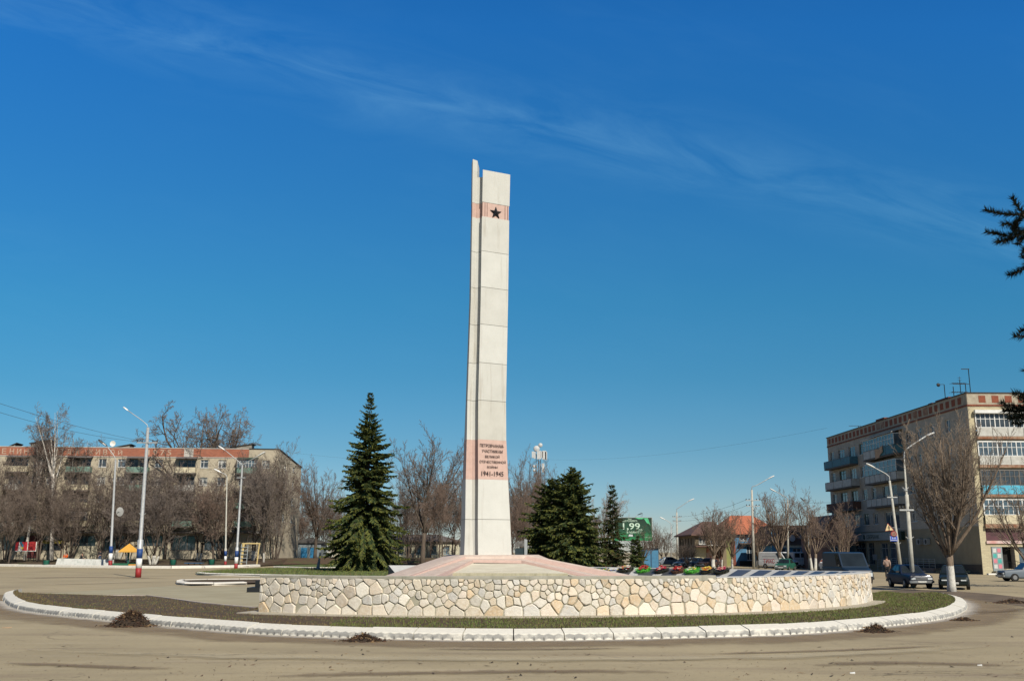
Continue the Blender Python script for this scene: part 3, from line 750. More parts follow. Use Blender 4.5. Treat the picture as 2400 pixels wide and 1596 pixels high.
def sect(z, which, grow=0.0):
    f = feat(z); g = V((0, -grow, 0))
    if which == 'left': q = [f['a'], f['b'], f['c'], f['c'] + V((.05, .95, 0)), f['a'] + V((.25, .75, 0))]
    elif which == 'mid': q = [f['c'] + V((0, .012, 0)), f['d'], f['d'] + V((.26, 0, 0)), f['d'] + V((.3, .8, 0)), f['c'] + V((.02, .8, 0))]
    else: q = [f['e'], f['r'], f['r'] + V((-.42, .75, 0)), f['e'] + V((.02, 1.1, 0))]
    if grow:
        c = sum(q, V()) / len(q); q = [p + V((p.x - c.x, p.y - c.y, 0)).normalized() * grow for p in q]
    return q
def prism(b, which, z0, z1, mi=0, grow=0.0, zs=None, slant=0.0):
    lv = sorted({z0, z1, *[z for z in ZL if z0 < z < z1]})
    rows = [sect(z, which, grow) for z in lv]
    if slant: rows[-1] = [p + V((0, 0, slant * k)) for p, k in zip(rows[-1], (1, 1, -1, -1, 1))]
    n = len(rows[0])
    for a, c in zip(rows, rows[1:]):
        for j in range(n): b.face([a[j], a[(j + 1) % n], c[(j + 1) % n], c[j]], mi)
    b.face(rows[-1], mi); b.face(list(reversed(rows[0])), mi)
zf = lambda py, px=1121: P(px, py, Y0 - .14).z
zbase = ZL[0] - .02
B1 = (zf(1122.5), zf(1029)); B2 = (zf(507), zf(473))
ztops = dict(left=zf(372, 1110), mid=zf(411), main=zf(398))
joints = [zf(y) for y in (587.6, 672, 759, 849, 937, 1216.5)]
b = B(); G_ = .018; random.seed(8)
for which in ('left', 'mid', 'main'):
    cuts = sorted([zbase] + joints + [B1[0], B1[1], B2[0], B2[1]] + [ztops[which]])
    for z0, z1 in zip(cuts, cuts[1:]):
        if abs(z0 - B1[0]) < 1e-6 or abs(z0 - B2[0]) < 1e-6: continue
        lo_ = G_ / 2 if any(abs(z0 - j) < 1e-6 for j in joints) else 0.0; hi_ = G_ / 2 if any(abs(z1 - j) < 1e-6 for j in joints) else 0.0
        prism(b, which, z0 + lo_, z1 - hi_, random.choice((0, 2, 3)), slant=.004 if (which == 'left' and z1 == ztops['left']) else 0.0)
    for j in joints: prism(b, which, j - G_ / 2, j + G_ / 2, 1, -.03)
b.build('shaft', [CREAM, M('joint_mortar', (.13, .115, .09), .95), CREAMB, CREAMC], mon)
for zz in (B1, B2):
    b = B()
    for which in ('left', 'mid', 'main'): prism(b, which, zz[0] + .002, zz[1] - .002, 0, (-.03 if which == 'main' else -.01) if zz is B2 else .004)
    b.build('granite_band', PINK, mon)
# frame of the main face
def face_frame(z):
    f = feat(z); u = (f['r'] - f['e']); w = u.length; u.normalize(); return f['e'], u, w
# star in the upper band, with flanking grooves
zc = (B2[0] + B2[1]) / 2; o_, u_, w_ = face_frame(zc); nn = V((u_.y, -u_.x, 0))
def on_face(px, z, out):
    f = feat(z); e, r_ = f['e'], f['r']; 
    t0, t1 = 0, 1
    for _ in range(30):
        t = (t0 + t1) / 2; q = e.lerp(r_, t); v_ = q - EYEP; x = 1200 + F * v_.x / v_.dot(FW)
        if x < px: t0 = t
        else: t1 = t
    return e.lerp(r_, t) + nn * out
cst = on_face(1162, P(1162, 498, 44.1).z, -.012); rs = .305
b = B(); ring_ = []
for i in range(10):
    a = math.pi / 2 + i * math.pi / 5; r_ = rs if i % 2 == 0 else rs * .42
    ring_.append(cst + u_ * (r_ * math.cos(a)) + V((0, 0, r_ * math.sin(a))))
apex = cst + nn * .15
for i in range(10):
    b.face([ring_[i] + nn * .03, ring_[(i + 1) % 10] + nn * .03, apex]); b.face([ring_[i] - nn * .02, ring_[(i + 1) % 10] - nn * .02, ring_[(i + 1) % 10] + nn * .03, ring_[i] + nn * .03])
b.build('star', M('star_metal', (.018, .022, .030), .4, (.03, .035, .04), 8, .5), mon)
h_ = B2[1] - B2[0]
for px_ in (1137, 1142, 1184, 1190):  # flat strips whose dark colour stands in for the shade inside grooves
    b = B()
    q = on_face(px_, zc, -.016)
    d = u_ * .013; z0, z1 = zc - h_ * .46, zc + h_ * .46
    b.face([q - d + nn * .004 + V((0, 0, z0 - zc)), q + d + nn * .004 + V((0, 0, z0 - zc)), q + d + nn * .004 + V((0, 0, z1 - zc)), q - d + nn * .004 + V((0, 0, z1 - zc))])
    b.build('band_groove', M('groove_shade_stone', (.15, .07, .055), .9), mon)
# inscription
b = B()
for txt, x, y, wpx, hpx in (('ПЕТРОВЧАНАМ-', 610, 345, 800, 112), ('УЧАСТНИКАМ', 615, 530, 690, 108), ('ВЕЛИКОЙ', 620, 700, 480, 112), ('ОТЕЧЕСТВЕННОЙ', 630, 875, 880, 112), ('ВОЙНЫ', 620, 1050, 350, 100), ('1941-1945', 625, 1280, 735, 160)):
    px_ = 1110 + x / 14.26; py_ = 1020 + y / 14.26; z = P(px_, py_, 44.1).z
    c = on_face(px_, z, 0); ff = on_face(px_ + 1, z, 0) - c
    b = B(); put_text(b, txt, c, u_, hpx / 14.26 / F * 43.6, wpx / 14.26 * ff.length, 0, .03); b.build('inscription', LETTER, mon)

# ------------------------------------------------------------------ traffic islands, far kerbs, park ground
def strip_island(front, back, z, name, label, mat):
    pts = [p + V((0, 0, z)) for p in front] + [p + V((0, 0, z)) for p in reversed(back)]
    return fill_poly(pts, name, mat, label, 'lawn')
g = lambda L_: [G(x, y) for x, y in L_]
f0 = g([(411, 1366), (414, 1369.5), (449, 1372.5), (573, 1369.5), (640, 1367)]); k0 = g([(411, 1365), (420, 1361.5), (503, 1360), (616, 1359.5), (640, 1359.5)])
kerb('kerb', smooth_line(f0, 1), .5, .16, .2, KFAR, 'rounded whitewashed kerb at the near edge of the narrow planting strip', 2.6, .02)
kerb('kerb', list(reversed(smooth_line(k0, 1))), .4, .16, .16, KFAR, 'thin whitewashed kerb at the far edge of the narrow planting strip', 2.6, .02)
strip_island(f0, k0, .1, 'planting_strip', 'narrow strip of bare dark soil between two white kerbs', SOIL)
f1 = g([(458, 1345), (462, 1347.5), (541, 1349.5), (615, 1351.5), (700, 1353.5), (830, 1356), (920, 1357)]); k1 = g([(458, 1344), (520, 1338), (573, 1335), (640, 1333), (733, 1333.5), (920, 1333)])
kerb('kerb', smooth_line(f1, 1), .5, .2, .24, KFAR, 'white kerb along the near edge of the green lawn under the tall spruce', 3, .03)
la = strip_island(f1, k1, .16, 'lawn', 'green lawn under the tall spruce behind the ring', TURF)
scatter(la, 9000, .14, .035, 9, lambda q: .4 + .6 * (noise.noise(V((q.x * .1, q.y * .1, 0))) * .5 + .5), 'grass', 'green grass on the lawn round the tall spruce', .12)
f2 = g([(640, 1330), (733, 1333), (830, 1333), (920, 1332.5)]); k2 = g([(645, 1328), (733, 1325), (830, 1325), (920, 1325)])
kerb('kerb', f2, .7, .22, .22, KFAR, 'broken white kerb at the near edge of the second lawn behind the spruce', 4, .04)
strip_island([p + V((0, .8, 0)) for p in f2], k2, .2, 'lawn', 'second strip of green lawn behind the tall spruce', TURF)
KL = g([(-260, 1324), (-90, 1325.5), (0, 1327), (165, 1329.5), (300, 1331.3), (400, 1332), (500, 1330.5), (573, 1329.3), (612, 1327.5)])
kerb('kerb', KL, .6, .32, .36, KFAR, 'long whitewashed kerb between the square and the park on the left', 5, .05)
def park_z(x, y):
    t = max(0, min(1, (y - 150) / 34)); t = t * t * (3 - 2 * t)
    r = max(0, min(1, (x + 150) / 10)) * max(0, min(1, (60 - x) / 30))
    return .16 + .95 * t * (1 if x < 10 else max(0, 1 - (x - 10) / 40)) + .10 * noise.noise(V((x * .08, y * .08, 0))) * t
b = B(); front = resample(KL, 4) + g([(660, 1324.5), (735, 1323.5), (900, 1323.5), (1100, 1323)])
front = [p + V((0, .55, 0)) for p in front]; rows = []
for p in front:
    rows.append([V((p.x * (1 + .004 * k), p.y + k * 4.5, park_z(p.x, p.y + k * 4.5) if k else .15)) for k in range(0, 26)])
for a, c in zip(rows, rows[1:]):
    for k in range(25): b.face([a[k], c[k], c[k + 1], a[k + 1]])
structure('park_ground', b, PARK, 'dark leaf strewn ground of the tree filled park on the left', 'park')
# bare soil and gravel right of the ring, coloured darker than the asphalt
b = B()
for pts_ in ([(2062, 1386), (2120, 1381), (2230, 1384), (2330, 1392), (2400, 1400), (2480, 1408), (2480, 1420), (2400, 1421), (2330, 1412), (2270, 1402), (2200, 1396), (2110, 1390)],):
    b.face([V((q.x, q.y, .005)) for q in g(pts_)])
structure('soil_strip', b, M('soil_strip', (.16, .115, .075), 1, (.085, .062, .04), .7, 0, .5, 8), 'dark soil strip at the right end of the lawn', 'soil')

# ------------------------------------------------------------------ bare trees
def bark_mat(name, c, c2, lime=0.0, limec=(.62, .60, .55)):
    m, nt, bs = new_mat(name); bs.inputs['Roughness'].default_value = .95
    v = coords(nt); base = mixc(nt, c, c2, stepf(nt, noise_n(nt, coords(nt, 'Object', (4, 4, .7)), 2.2, 5, .7), .4, .62))
    if lime:
        tc_ = nd(nt, 'ShaderNodeTexCoord'); sp_ = nd(nt, 'ShaderNodeSeparateXYZ'); nt.links.new(tc_.outputs['Object'], sp_.inputs[0])
        ad = nd(nt, 'ShaderNodeMath', operation='ADD'); nt.links.new(sp_.outputs[2], ad.inputs[0]); nt.links.new(wm(nt, noise_n(nt, v, 3, 4), .35), ad.inputs[1])
        base = mixc(nt, base, mixc(nt, limec, tuple(x * .72 for x in limec), stepf(nt, noise_n(nt, v, 6, 5, .7), .42, .62)), stepf(nt, ad.outputs[0], lime + .18, lime + .1))
    nt.links.new(base, bs.inputs['Base Color']); bump(nt, bs, noise_n(nt, coords(nt, 'Object', (3, 3, .6)), 9, 4), .6, .03)
    return m
BARK = bark_mat('bark', (.125, .095, .072), (.055, .042, .033))
BARKL = bark_mat('limed_bark', (.22, .165, .12), (.09, .068, .052), 1.45)
BARKLL = bark_mat('limed_bark_low', (.13, .10, .075), (.06, .046, .036), .9, (.5, .48, .43))
BIRCH = bark_mat('birch_bark', (.66, .62, .56), (.28, .25, .22))
TWIG = M('twigs', (.205, .160, .130), .9, (.120, .090, .074), 1.5)
TWIGR = M('red_twigs', (.205, .142, .110), .9, (.125, .086, .068), 1.5)
TWIGB = M('grey_twigs', (.200, .165, .142), .9, (.125, .098, .086), 1.5)
TWIGG = M('pale_twigs', (.36, .32, .28), .9, (.25, .21, .185), 1.5)
TWIGT = M('tan_shoots', (.265, .208, .158), .9, (.150, .115, .088), 2)
def rot_from(d, angle, azim):
    a = d.orthogonal().normalized(); c = d.cross(a)
    return (d * math.cos(angle) + (a * math.cos(azim) + c * math.sin(azim)) * math.sin(angle)).normalized()
def make_tree(seed, H, stems, th, nl, spread, l1, kids, angs, ratio, trop, wob, tr, tipr, split=2, lean=.0, tmin=.2, lvar=.75):
    rnd = random.Random(seed); T, K = B(), B()
    def branch(p, d, L, r, lvl):
        ns = (7, 6, 4, 2, 2)[lvl]; pts = [p.copy()]; rs = [r]; tgt = max(tipr, r * ((.10 if split == 1 else .28) if lvl < 2 else .35))
        for i in range(ns):
            d = (d + V((rnd.gauss(0, 1), rnd.gauss(0, 1), rnd.gauss(0, 1))) * wob[lvl] + V((0, 0, trop[lvl]))).normalized()
            p = p + d * (L / ns); pts.append(p.copy()); rs.append(r + (tgt - r) * (i + 1) / ns)
        (T if lvl < split else K).tube(pts, rs, (7, 5, 4, 3, 3)[lvl], 0, lvl < 2)
        if lvl >= len(kids): return
        n = kids[lvl]; n = max(2, int(n * rnd.uniform(.75, 1.25)))
        for k in range(n):
            t = tmin + (1 - tmin) * (k + rnd.random()) / n; t = min(.999, t); x = t * ns; i = int(x); q = pts[i].lerp(pts[i + 1], x - i)
            dd = (pts[i + 1] - pts[i]).normalized()
            branch(q, rot_from(dd, rad(rnd.gauss(angs[lvl], 9)), rnd.uniform(0, 6.283)), L * ratio[lvl] * rnd.uniform(.65, 1.15) * (1.15 - .55 * t), max(tipr, (rs[i] + (rs[i + 1] - rs[i]) * (x - i)) * .48), lvl + 1)
    for s in range(stems):
        a0 = 6.283 * s / stems + rnd.uniform(-.4, .4); d0 = V((math.cos(a0) * lean, math.sin(a0) * lean, 1)).normalized()
        base = V((math.cos(a0) * .2, math.sin(a0) * .2, 0)) * (1 if stems > 1 else 0)
        pts = [base - V((0, 0, .1))]; d = d0
        for i in range(4):
            d = (d + V((rnd.gauss(0, .05), rnd.gauss(0, .05), .02))).normalized(); pts.append(pts[-1] + d * (th / 4))
        r0 = tr / math.sqrt(stems) * rnd.uniform(.85, 1.15)
        T.tube(pts, [r0 * 1.25, r0 * 1.02, r0 * .95, r0 * .9, r0 * .85], 9)
        nl_ = max(2, int(nl / stems))
        for k in range(nl_):
            ang_ = rad(rnd.uniform(.25, 1) * spread) if k else rad(spread * .12)
            az_ = 6.283 * k / nl_ + rnd.uniform(-.5, .5)
            q = pts[3].lerp(pts[4], rnd.uniform(.1, 1)) if k else pts[4]
            branch(q, rot_from(d, ang_, az_), (H - th) * l1 * rnd.uniform(lvar, 1.08), r0 * rnd.uniform(.3, .48), 0)
    out = []
    for bb, nm in ((T, 'trunk'), (K, 'crown')):
        me = bpy.data.meshes.new(nm); me.from_pydata([tuple(p) for p in bb.v], [], bb.f); me.polygons.foreach_set('use_smooth', [True] * len(bb.f)); me.update(); out.append(me)
    # normalise to the wanted height, note the crown radius
    zs = sorted(v_.co.z for v_ in out[1].vertices); top_ = zs[int(len(zs) * .998)]; k = H / top_
    for me in out:
        for v_ in me.vertices: v_.co *= k
    xs = sorted(abs(v_.co.x) for v_ in out[1].vertices)
    return out[0], out[1], H, xs[int(len(xs) * .97)]
TV = {}
# bushy park trees (several stems), dense twigs
TV['bush1'] = make_tree(1, 10, 3, 1.6, 10, 40, .92, (11, 8, 6), (34, 38, 40), (.50, .48, .5), (.05, .04, .02, .0), (.10, .14, .2, .2), .24, .012, lean=.24)
TV['bush2'] = make_tree(2, 10, 4, 1.3, 12, 36, .95, (11, 8, 6), (30, 36, 40), (.48, .48, .5), (.08, .06, .03, .02), (.09, .13, .2, .2), .26, .012, lean=.30)
TV['bush3'] = make_tree(3, 10, 1, 2.0, 10, 50, .86, (12, 9, 6), (38, 40, 42), (.50, .48, .5), (.06, .04, .02, .0), (.11, .15, .2, .2), .19, .012)
TV['bush4'] = make_tree(14, 10, 2, 2.2, 11, 46, .9, (11, 9, 6), (36, 40, 42), (.50, .5, .5), (.05, .03, .02, .0), (.12, .16, .2, .2), .22, .012, lean=.1)
TV['big'] = make_tree(5, 20, 1, 7.5, 8, 62, .80, (9, 9, 8), (44, 46, 46), (.50, .48, .46), (.03, .02, .01, .0), (.16, .22, .26, .2), .46, .016)
TV['round'] = make_tree(6, 16, 1, 3.6, 12, 44, .86, (12, 11, 6), (36, 38, 38), (.46, .42, .42), (.07, .05, .03, .0), (.10, .14, .18, .2), .36, .014)
TV['birch'] = make_tree(7, 18, 1, 9, 7, 28, .78, (12, 10, 4), (44, 44, 44), (.42, .42, .5), (.06, -.01, -.05, -.08), (.08, .14, .2, .2), .24, .011, split=1)
TV['street1'] = make_tree(8, 10, 1, 2.3, 11, 38, .86, (10, 7, 5), (30, 34, 36), (.46, .44, .46), (.11, .09, .05, .02), (.07, .11, .16, .2), .26, .010)
TV['street2'] = make_tree(9, 10, 1, 2.0, 10, 48, .84, (10, 7, 5), (34, 36, 38), (.48, .44, .46), (.10, .07, .04, .02), (.09, .13, .18, .2), .24, .010)
TV['street3'] = make_tree(10, 10, 2, 2.2, 12, 40, .85, (9, 7, 5), (32, 34, 36), (.48, .44, .46), (.11, .08, .05, .02), (.08, .12, .16, .2), .25, .010, lean=.12)
TV['vase'] = make_tree(12, 10.2, 1, 2.35, 16, 44, .94, (14, 9, 5), (25, 29, 32), (.42, .42, .44), (.10, .08, .04, .02), (.055, .09, .13, .16), .30, .008, lvar=.8)
BT = {'park': (BARK, TWIG), 'parkr': (BARK, TWIGR), 'parkb': (BARKLL, TWIGB), 'birch': (BIRCH, TWIG), 'lime': (BARKL, TWIGR), 'vase': (BARKL, TWIGT), 'pale': (BARK, TWIGG), 'limel': (BARKLL, TWIG)}
_tm = {}
def tree(var, mats, base, height, width, label, group, rot=None, name='bare_tree'):
    tm, cm, H0, R0 = TV[var]
    key = (var, mats)
    if key not in _tm:
        a, c = tm.copy(), cm.copy(); a.materials.append(BT[mats][0]); c.materials.append(BT[mats][1]); _tm[key] = (a, c)
    a, c = _tm[key]
    s = height / H0; sx = width / 2 / R0 if width else s
    root = thing(name, base, label, 'tree', group, rot if rot is not None else random.uniform(0, 6.28), (sx, sx, s))
    for nm, me in (('trunk', a), ('crown', c)):
        o = bpy.data.objects.new(nm, me); C.objects.link(o); o.parent = root
    return root
def place(px, Y, pytop, wpx, var, mats, label, group, rot=None, z=None, name='bare_tree', lean=0):
    x = (px - 1200) / F * Y * .985
    if z is None: z = park_z(x, Y) if Y > 150 and x < 40 else 0.0
    x = XZ(px, z, Y); h = P(px, pytop, Y).z - z; w = wpx / F * Y * .98
    return tree(var, mats, V((x, Y, z)), h, w, label, group, rot, name)
random.seed(21)
GP = 'bare trees of the park on the left'
PK = [
 (-40, 166, 1085, 150, 'bush4', 'park', 'dark bare tree cut off by the left edge of the view'),
 (12, 168, 1092, 95, 'bush1', 'park', 'bare many stemmed tree in front of the red posters, at the left edge'),
 (45, 176, 1128, 100, 'bush2', 'parkr', 'bare bushy tree right behind the colourful red poster board'),
 (88, 170, 1120, 100, 'bush4', 'park', 'bare tree standing just right of the red poster boards'),
 (128, 182, 1135, 110, 'bush1', 'parkr', 'bare reddish tree in front of the parked dark car of the park'),
 (163, 174, 1118, 100, 'bush2', 'park', 'bare tree behind the seated person in orange'),
 (200, 180, 1130, 100, 'bush3', 'park', 'thin bare tree behind the middle of the low white wall'),
 (232, 170, 1125, 95, 'bush4', 'park', 'bare tree behind the standing person in the dark jacket'),
 (275, 176, 1105, 120, 'bush2', 'parkb', 'pale stemmed bare tree between the two tall tricolour lamp posts'),
 (318, 184, 1130, 120, 'bush1', 'park', 'bare tree behind the yellow roofed play shelter'),
 (358, 158, 1128, 120, 'bush2', 'parkb', 'bare tree with a fan of five whitewashed stems at the kerb'),
 (386, 176, 1122, 115, 'bush3', 'park', 'whitewashed bare tree beside the green bin, left of the blue table'),
 (452, 184, 1125, 130, 'bush1', 'park', 'bare tree standing behind the blue table'),
 (466, 170, 1142, 110, 'bush4', 'parkb', 'bare whitewashed tree at the right end of the blue table'),
 (520, 178, 1110, 115, 'bush2', 'park', 'bare tree behind the two tricolour posts standing close together'),
 (556, 186, 1090, 115, 'bush1', 'park', 'bare tree left of the yellow climbing frame'),
 (592, 172, 1095, 100, 'bush4', 'parkb', 'bare tree with a short whitewashed trunk inside the yellow climbing frame'),
 (618, 166, 1120, 90, 'bush3', 'parkb', 'bare tree with a thick whitewashed trunk at the right end of the long kerb'),
 (645, 176, 1072, 95, 'bush2', 'park', 'tall slender bare tree in front of the end wall of the apartment block'),
 (420, 190, 1060, 150, 'bush4', 'park', 'bare tree filling the gap under the tall thick limbed tree'),
 (210, 192, 1095, 150, 'bush4', 'parkr', 'bare tree close to the shop front behind the low white wall'),
 (90, 190, 1098, 150, 'bush3', 'parkr', 'bare tree close to the apartment block under the birches'),
 (330, 192, 1095, 150, 'bush1', 'parkr', 'bare tree close to the apartment block, half hidden by the tallest lamp post'),
 (540, 194, 1088, 150, 'bush3', 'parkr', 'bare tree close to the apartment block under its green balcony'),
 (20, 160, 1170, 90, 'bush3', 'park', 'low bare tree at the left edge, nearest to the kerb'),
 (300, 166, 1180, 90, 'bush1', 'parkb', 'low bare tree just behind the yellow shelter roof'),
 (500, 164, 1165, 110, 'bush3', 'parkr', 'low bare tree right of the blue table beside the green bin'),
 (140, 164, 1190, 90, 'bush3', 'park', 'thin low bare tree at the left end of the low white wall'),
]
for a in PK: place(a[0], a[1], a[2] - 36, a[3] * 1.25, *a[4:], GP)
place(440, 182, 945, 250, 'big', 'park', 'tallest bare tree with thick forked limbs rising above the left apartment roof', GP, 1.1)
place(516, 188, 958, 190, 'big', 'park', 'tall bare tree with thick limbs, right one of the two above the roof', GP, 3.3)
place(58, 172, 975, 70, 'birch', 'birch', 'slim white birch, leftmost of the birches above the roof', 'birches in front of the left apartment block', 0, name='birch_tree')
place(120, 172, 943, 100, 'birch', 'birch', 'tallest white birch in front of the left apartment block', 'birches in front of the left apartment block', 2, name='birch_tree')
place(163, 178, 1015, 90, 'birch', 'birch', 'leaning white birch, rightmost of the birches', 'birches in front of the left apartment block', 4, name='birch_tree')
GM = 'bare trees behind the monument'
place(738, 185, 1074, 120, 'round', 'parkr', 'rounded bare tree between the left apartment block and the tall spruce', GM, .5)
place(706, 215, 1150, 90, 'bush1', 'park', 'bare bush beside the blue gate left of the tall spruce', GM)
place(775, 200, 1140, 80, 'bush2', 'parkb', 'bare young tree partly behind the left side of the tall spruce', GM)
place(990, 165, 1003, 175, 'round', 'park', 'large rounded bare tree between the tall spruce and the monument', GM, 2.2, z=.5)
place(1032, 150, 1112, 110, 'bush4', 'parkr', 'dark trunked reddish bare tree close to the left side of the shaft', GM, 1, z=.3)
place(955, 190, 1090, 110, 'bush1', 'park', 'bare tree half hidden behind the right flank of the tall spruce', GM, 2, z=.8)
place(1090, 190, 1100, 100, 'bush3', 'park', 'bare tree directly behind the shaft, showing at its left edge', GM, 2, z=.8)
place(1222, 175, 1052, 120, 'round', 'park', 'tall bare tree in front of the mobile phone mast', GM, 4, z=.5)
place(1252, 165, 1110, 120, 'bush1', 'parkr', 'reddish bare tree between the shaft and the broad spruces', GM, 5, z=.5)
place(1215, 150, 1170, 90, 'bush2', 'parkr', 'low dense bare shrub behind the grey notice board', GM, 5, z=.3)
place(1292, 200, 1085, 100, 'round', 'parkb', 'bare tree showing above the left shoulder of the broad spruces', GM, 1, z=.5)
for px_, Y_, pt_, w_, vr, mt_, lb_ in (
 (690, 200, 1195, 90, 'bush3', 'parkr', 'low bare shrub against the end wall of the left apartment block'),
 (722, 204, 1180, 100, 'bush4', 'park', 'bare shrub behind the rounded tree left of the tall spruce'),
 (762, 206, 1170, 100, 'bush2', 'parkr', 'bare shrub in front of the low white house, left of the tall spruce'),
 (930, 200, 1150, 110, 'bush4', 'park', 'bare shrub in front of the low white house, right beside the tall spruce'),
 (968, 196, 1165, 100, 'bush2', 'parkr', 'bare shrub under the left side of the large rounded tree'),
 (1006, 198, 1140, 110, 'bush1', 'park', 'bare shrub under the right side of the large rounded tree'),
 (1062, 196, 1130, 110, 'bush4', 'parkr', 'bare shrub in front of the low white house, close to the shaft'),
 (1196, 192, 1120, 110, 'bush4', 'parkr', 'bare shrub showing at the right edge of the shaft'),
 (1238, 190, 1140, 110, 'bush2', 'park', 'bare shrub at the foot of the phone mast'),
 (1272, 185, 1150, 100, 'bush1', 'parkr', 'bare shrub at the left flank of the broad spruces')):
    place(px_, Y_, pt_, w_, vr, mt_, lb_, GM, z=.7)
place(1418, 190, 1140, 100, 'round', 'pale', 'pale silvery bare tree between the broad spruce and the small spruce', GM, 3, z=.3)
place(1385, 190, 1225, 70, 'bush1', 'park', 'low bare tree in front of the small yellow house', GM, 3, z=.3)
GR = 'bare street trees on the right'
for a in [
 (1508, 128, 1205, 75, 'street2', 'park', 'bare tree in front of the blue garage doors, beside the green billboard'),
 (1536, 150, 1220, 60, 'street1', 'limel', 'thin bare tree between the green billboard and the first concrete lamp post'),
 (1556, 165, 1230, 70, 'street3', 'limel', 'low bare tree left of the first concrete lamp post'),
 (1612, 140, 1262, 70, 'street2', 'park', 'low leaning bare tree in front of the dark gable of the brown roofed house'),
 (1672, 135, 1180, 105, 'street1', 'lime', 'bare tree with a whitewashed foot in front of the brown roofed house'),
 (1691, 150, 1200, 70, 'street3', 'lime', 'bare tree with a whitewashed foot beside the green facade'),
 (1716, 136, 1178, 80, 'street2', 'lime', 'bare tree with a forked whitewashed trunk left of the insulated lamp post'),
 (1776, 140, 1205, 80, 'street1', 'lime', 'bare tree with a whitewashed foot directly right of the insulated lamp post'),
 (1830, 128, 1138, 110, 'street1', 'lime', 'bare tree with a whitewashed foot in front of the white van'),
 (1907, 122, 1130, 120, 'street3', 'lime', 'bare tree with a broad whitewashed foot left of the dark blue van'),
 ]: place(*a, GR)
place(1978, 96, 1160, 104, 'street3', 'lime', 'bare tree with a double whitewashed trunk in front of the dark blue van', GR, 0)
place(2231, 58.5, 965, 166, 'vase', 'vase', 'large vase shaped bare tree with a whitewashed trunk beside the black hatchback', GR, .6)
place(2415, 66, 1078, 185, 'street2', 'vase', 'bare tree at the right edge with its branches over the shop corner', GR, 2.0)

# ------------------------------------------------------------------ spruces
NEED = M('spruce_needles', (.050, .076, .025), .75, (.026, .046, .017), .8, spec=.25)
NEED2 = M('sunlit_spruce_tips', (.150, .155, .034), .75, (.09, .105, .026), 1.2, spec=.25)  # olive tips brightened so their colour stands in for sunlit patches
NEEDD = M('dry_needles', (.075, .055, .022), .9, (.03, .034, .014), 1.2, spec=.2)
SBARK = M('spruce_bark', (.075, .055, .042), .95, (.04, .03, .024), 3)
def make_spruce(seed, H, Rr, z0, dens=1.0, prof=.85, droop=.16, gap=.0, tip=.42):
    rnd = random.Random(seed); T, K = B(), B()
    T.tube([(0, 0, -.1), (0, 0, H * .3), (0, 0, H * .7), (0, 0, H * .985)], [H * .014, H * .011, H * .006, .012], 8)
    K.tube([(0, 0, H * .93), (0, 0, H)], [.03, .008], 4, 0)
    z = z0
    while z < H * .985:
        f = (z - z0) / (H - z0); L0 = Rr * (1 - f) ** prof + .12
        nb = max(4, int((9 - 4 * f) * dens))
        a0 = rnd.uniform(0, 6.28)
        for k in range(nb):
            if rnd.random() < gap: continue
            a = a0 + 6.283 * k / nb + rnd.uniform(-.3, .3); L = L0 * rnd.choice((rnd.uniform(.55, .85), rnd.uniform(.8, 1.12)))
            out = V((math.cos(a), math.sin(a), 0)); pz_ = rad(32) * f ** 1.5 + rad(rnd.uniform(-8, 6))
            pts = [V((0, 0, z + rnd.uniform(-.28, .28)))]; n = max(3, int(L / .45)); d = (out * math.cos(pz_) + V((0, 0, math.sin(pz_)))).normalized()
            for i in range(n):
                t = i / n; d = (d + V((0, 0, (-droop if t < .6 else droop * 1.5) * (1 - f)))).normalized(); pts.append(pts[-1] + d * L / n)
            K.tube(pts, [max(.008, .035 * L / 4) * (1 - .8 * i / n) for i in range(n + 1)], 3, 2, False)
            side = out.cross(V((0, 0, 1))); m_ = max(5, int(L / .17 * dens))
            for i in range(m_):
                t = .12 + .88 * (i + rnd.random()) / m_; x = min(.999, t) * n; j = int(x); q = pts[j].lerp(pts[j + 1], x - j); bd = (pts[j + 1] - pts[j]).normalized()
                for sgn in (-1, 1, 0):
                    ln = (.30 + .55 * min(1, L / 4)) * (1.15 - .75 * t) * rnd.uniform(.6, 1.25)
                    if sgn: td = (bd * rnd.uniform(.5, .9) + side * sgn * rnd.uniform(.5, 1.0) + V((0, 0, rnd.uniform(-.85, .0) * (1 - .6 * f)))).normalized()
                    else: td = (bd * rnd.uniform(.3, 1) + V((rnd.uniform(-.3, .3), rnd.uniform(-.3, .3), rnd.uniform(-1.6, .25) * (1 - .5 * f)))).normalized()
                    mi = 1 if rnd.random() < tip * (.3 + .9 * t) else 0
                    w = ln * rnd.uniform(.10, .17); e = q + td * ln
                    s1 = td.orthogonal().normalized(); s1 = rot_from(td, math.pi / 2, rnd.uniform(0, 6.28)); s2 = td.cross(s1)
                    for s_ in (s1, s2):
                        c1 = q.lerp(e, .35); c2 = q.lerp(e, .72)
                        K.face([q, c1 + s_ * w, c2 + s_ * w * .8 + td * .02, e, c2 - s_ * w * .8, c1 - s_ * w], mi)
        z += (H * .017 + .08) * rnd.uniform(.6, 1.4)
    return T, K
def spruce(px, Y, pytop, wpx, z, label, seed, mats, z0=.06, **kw):
    x = XZ(px, z, Y); h = P(px, pytop, Y).z - z; r = wpx / 2 / F * Y * .98
    T, K = make_spruce(seed, h, r, h * z0, **kw)
    root = thing('spruce_tree', V((x, Y, z)), label, 'tree', 'spruces behind the monument')
    T.build('trunk', SBARK, root, True, True); K.build('crown', mats, root, False, True)
spruce(856, 114, 918, 292, .16, 'tall green spruce with a pointed top standing left of the monument', 31, [NEED, NEED2, SBARK], .05, dens=1.5, prof=1.02, gap=.05, tip=.55)
spruce(1301, 104, 1124, 216, 0, 'broad dark spruce right of the monument, left and lower of the touching pair', 32, [NEED, NEED2, SBARK], .02, dens=1.5, prof=.50, gap=.08, tip=.45)
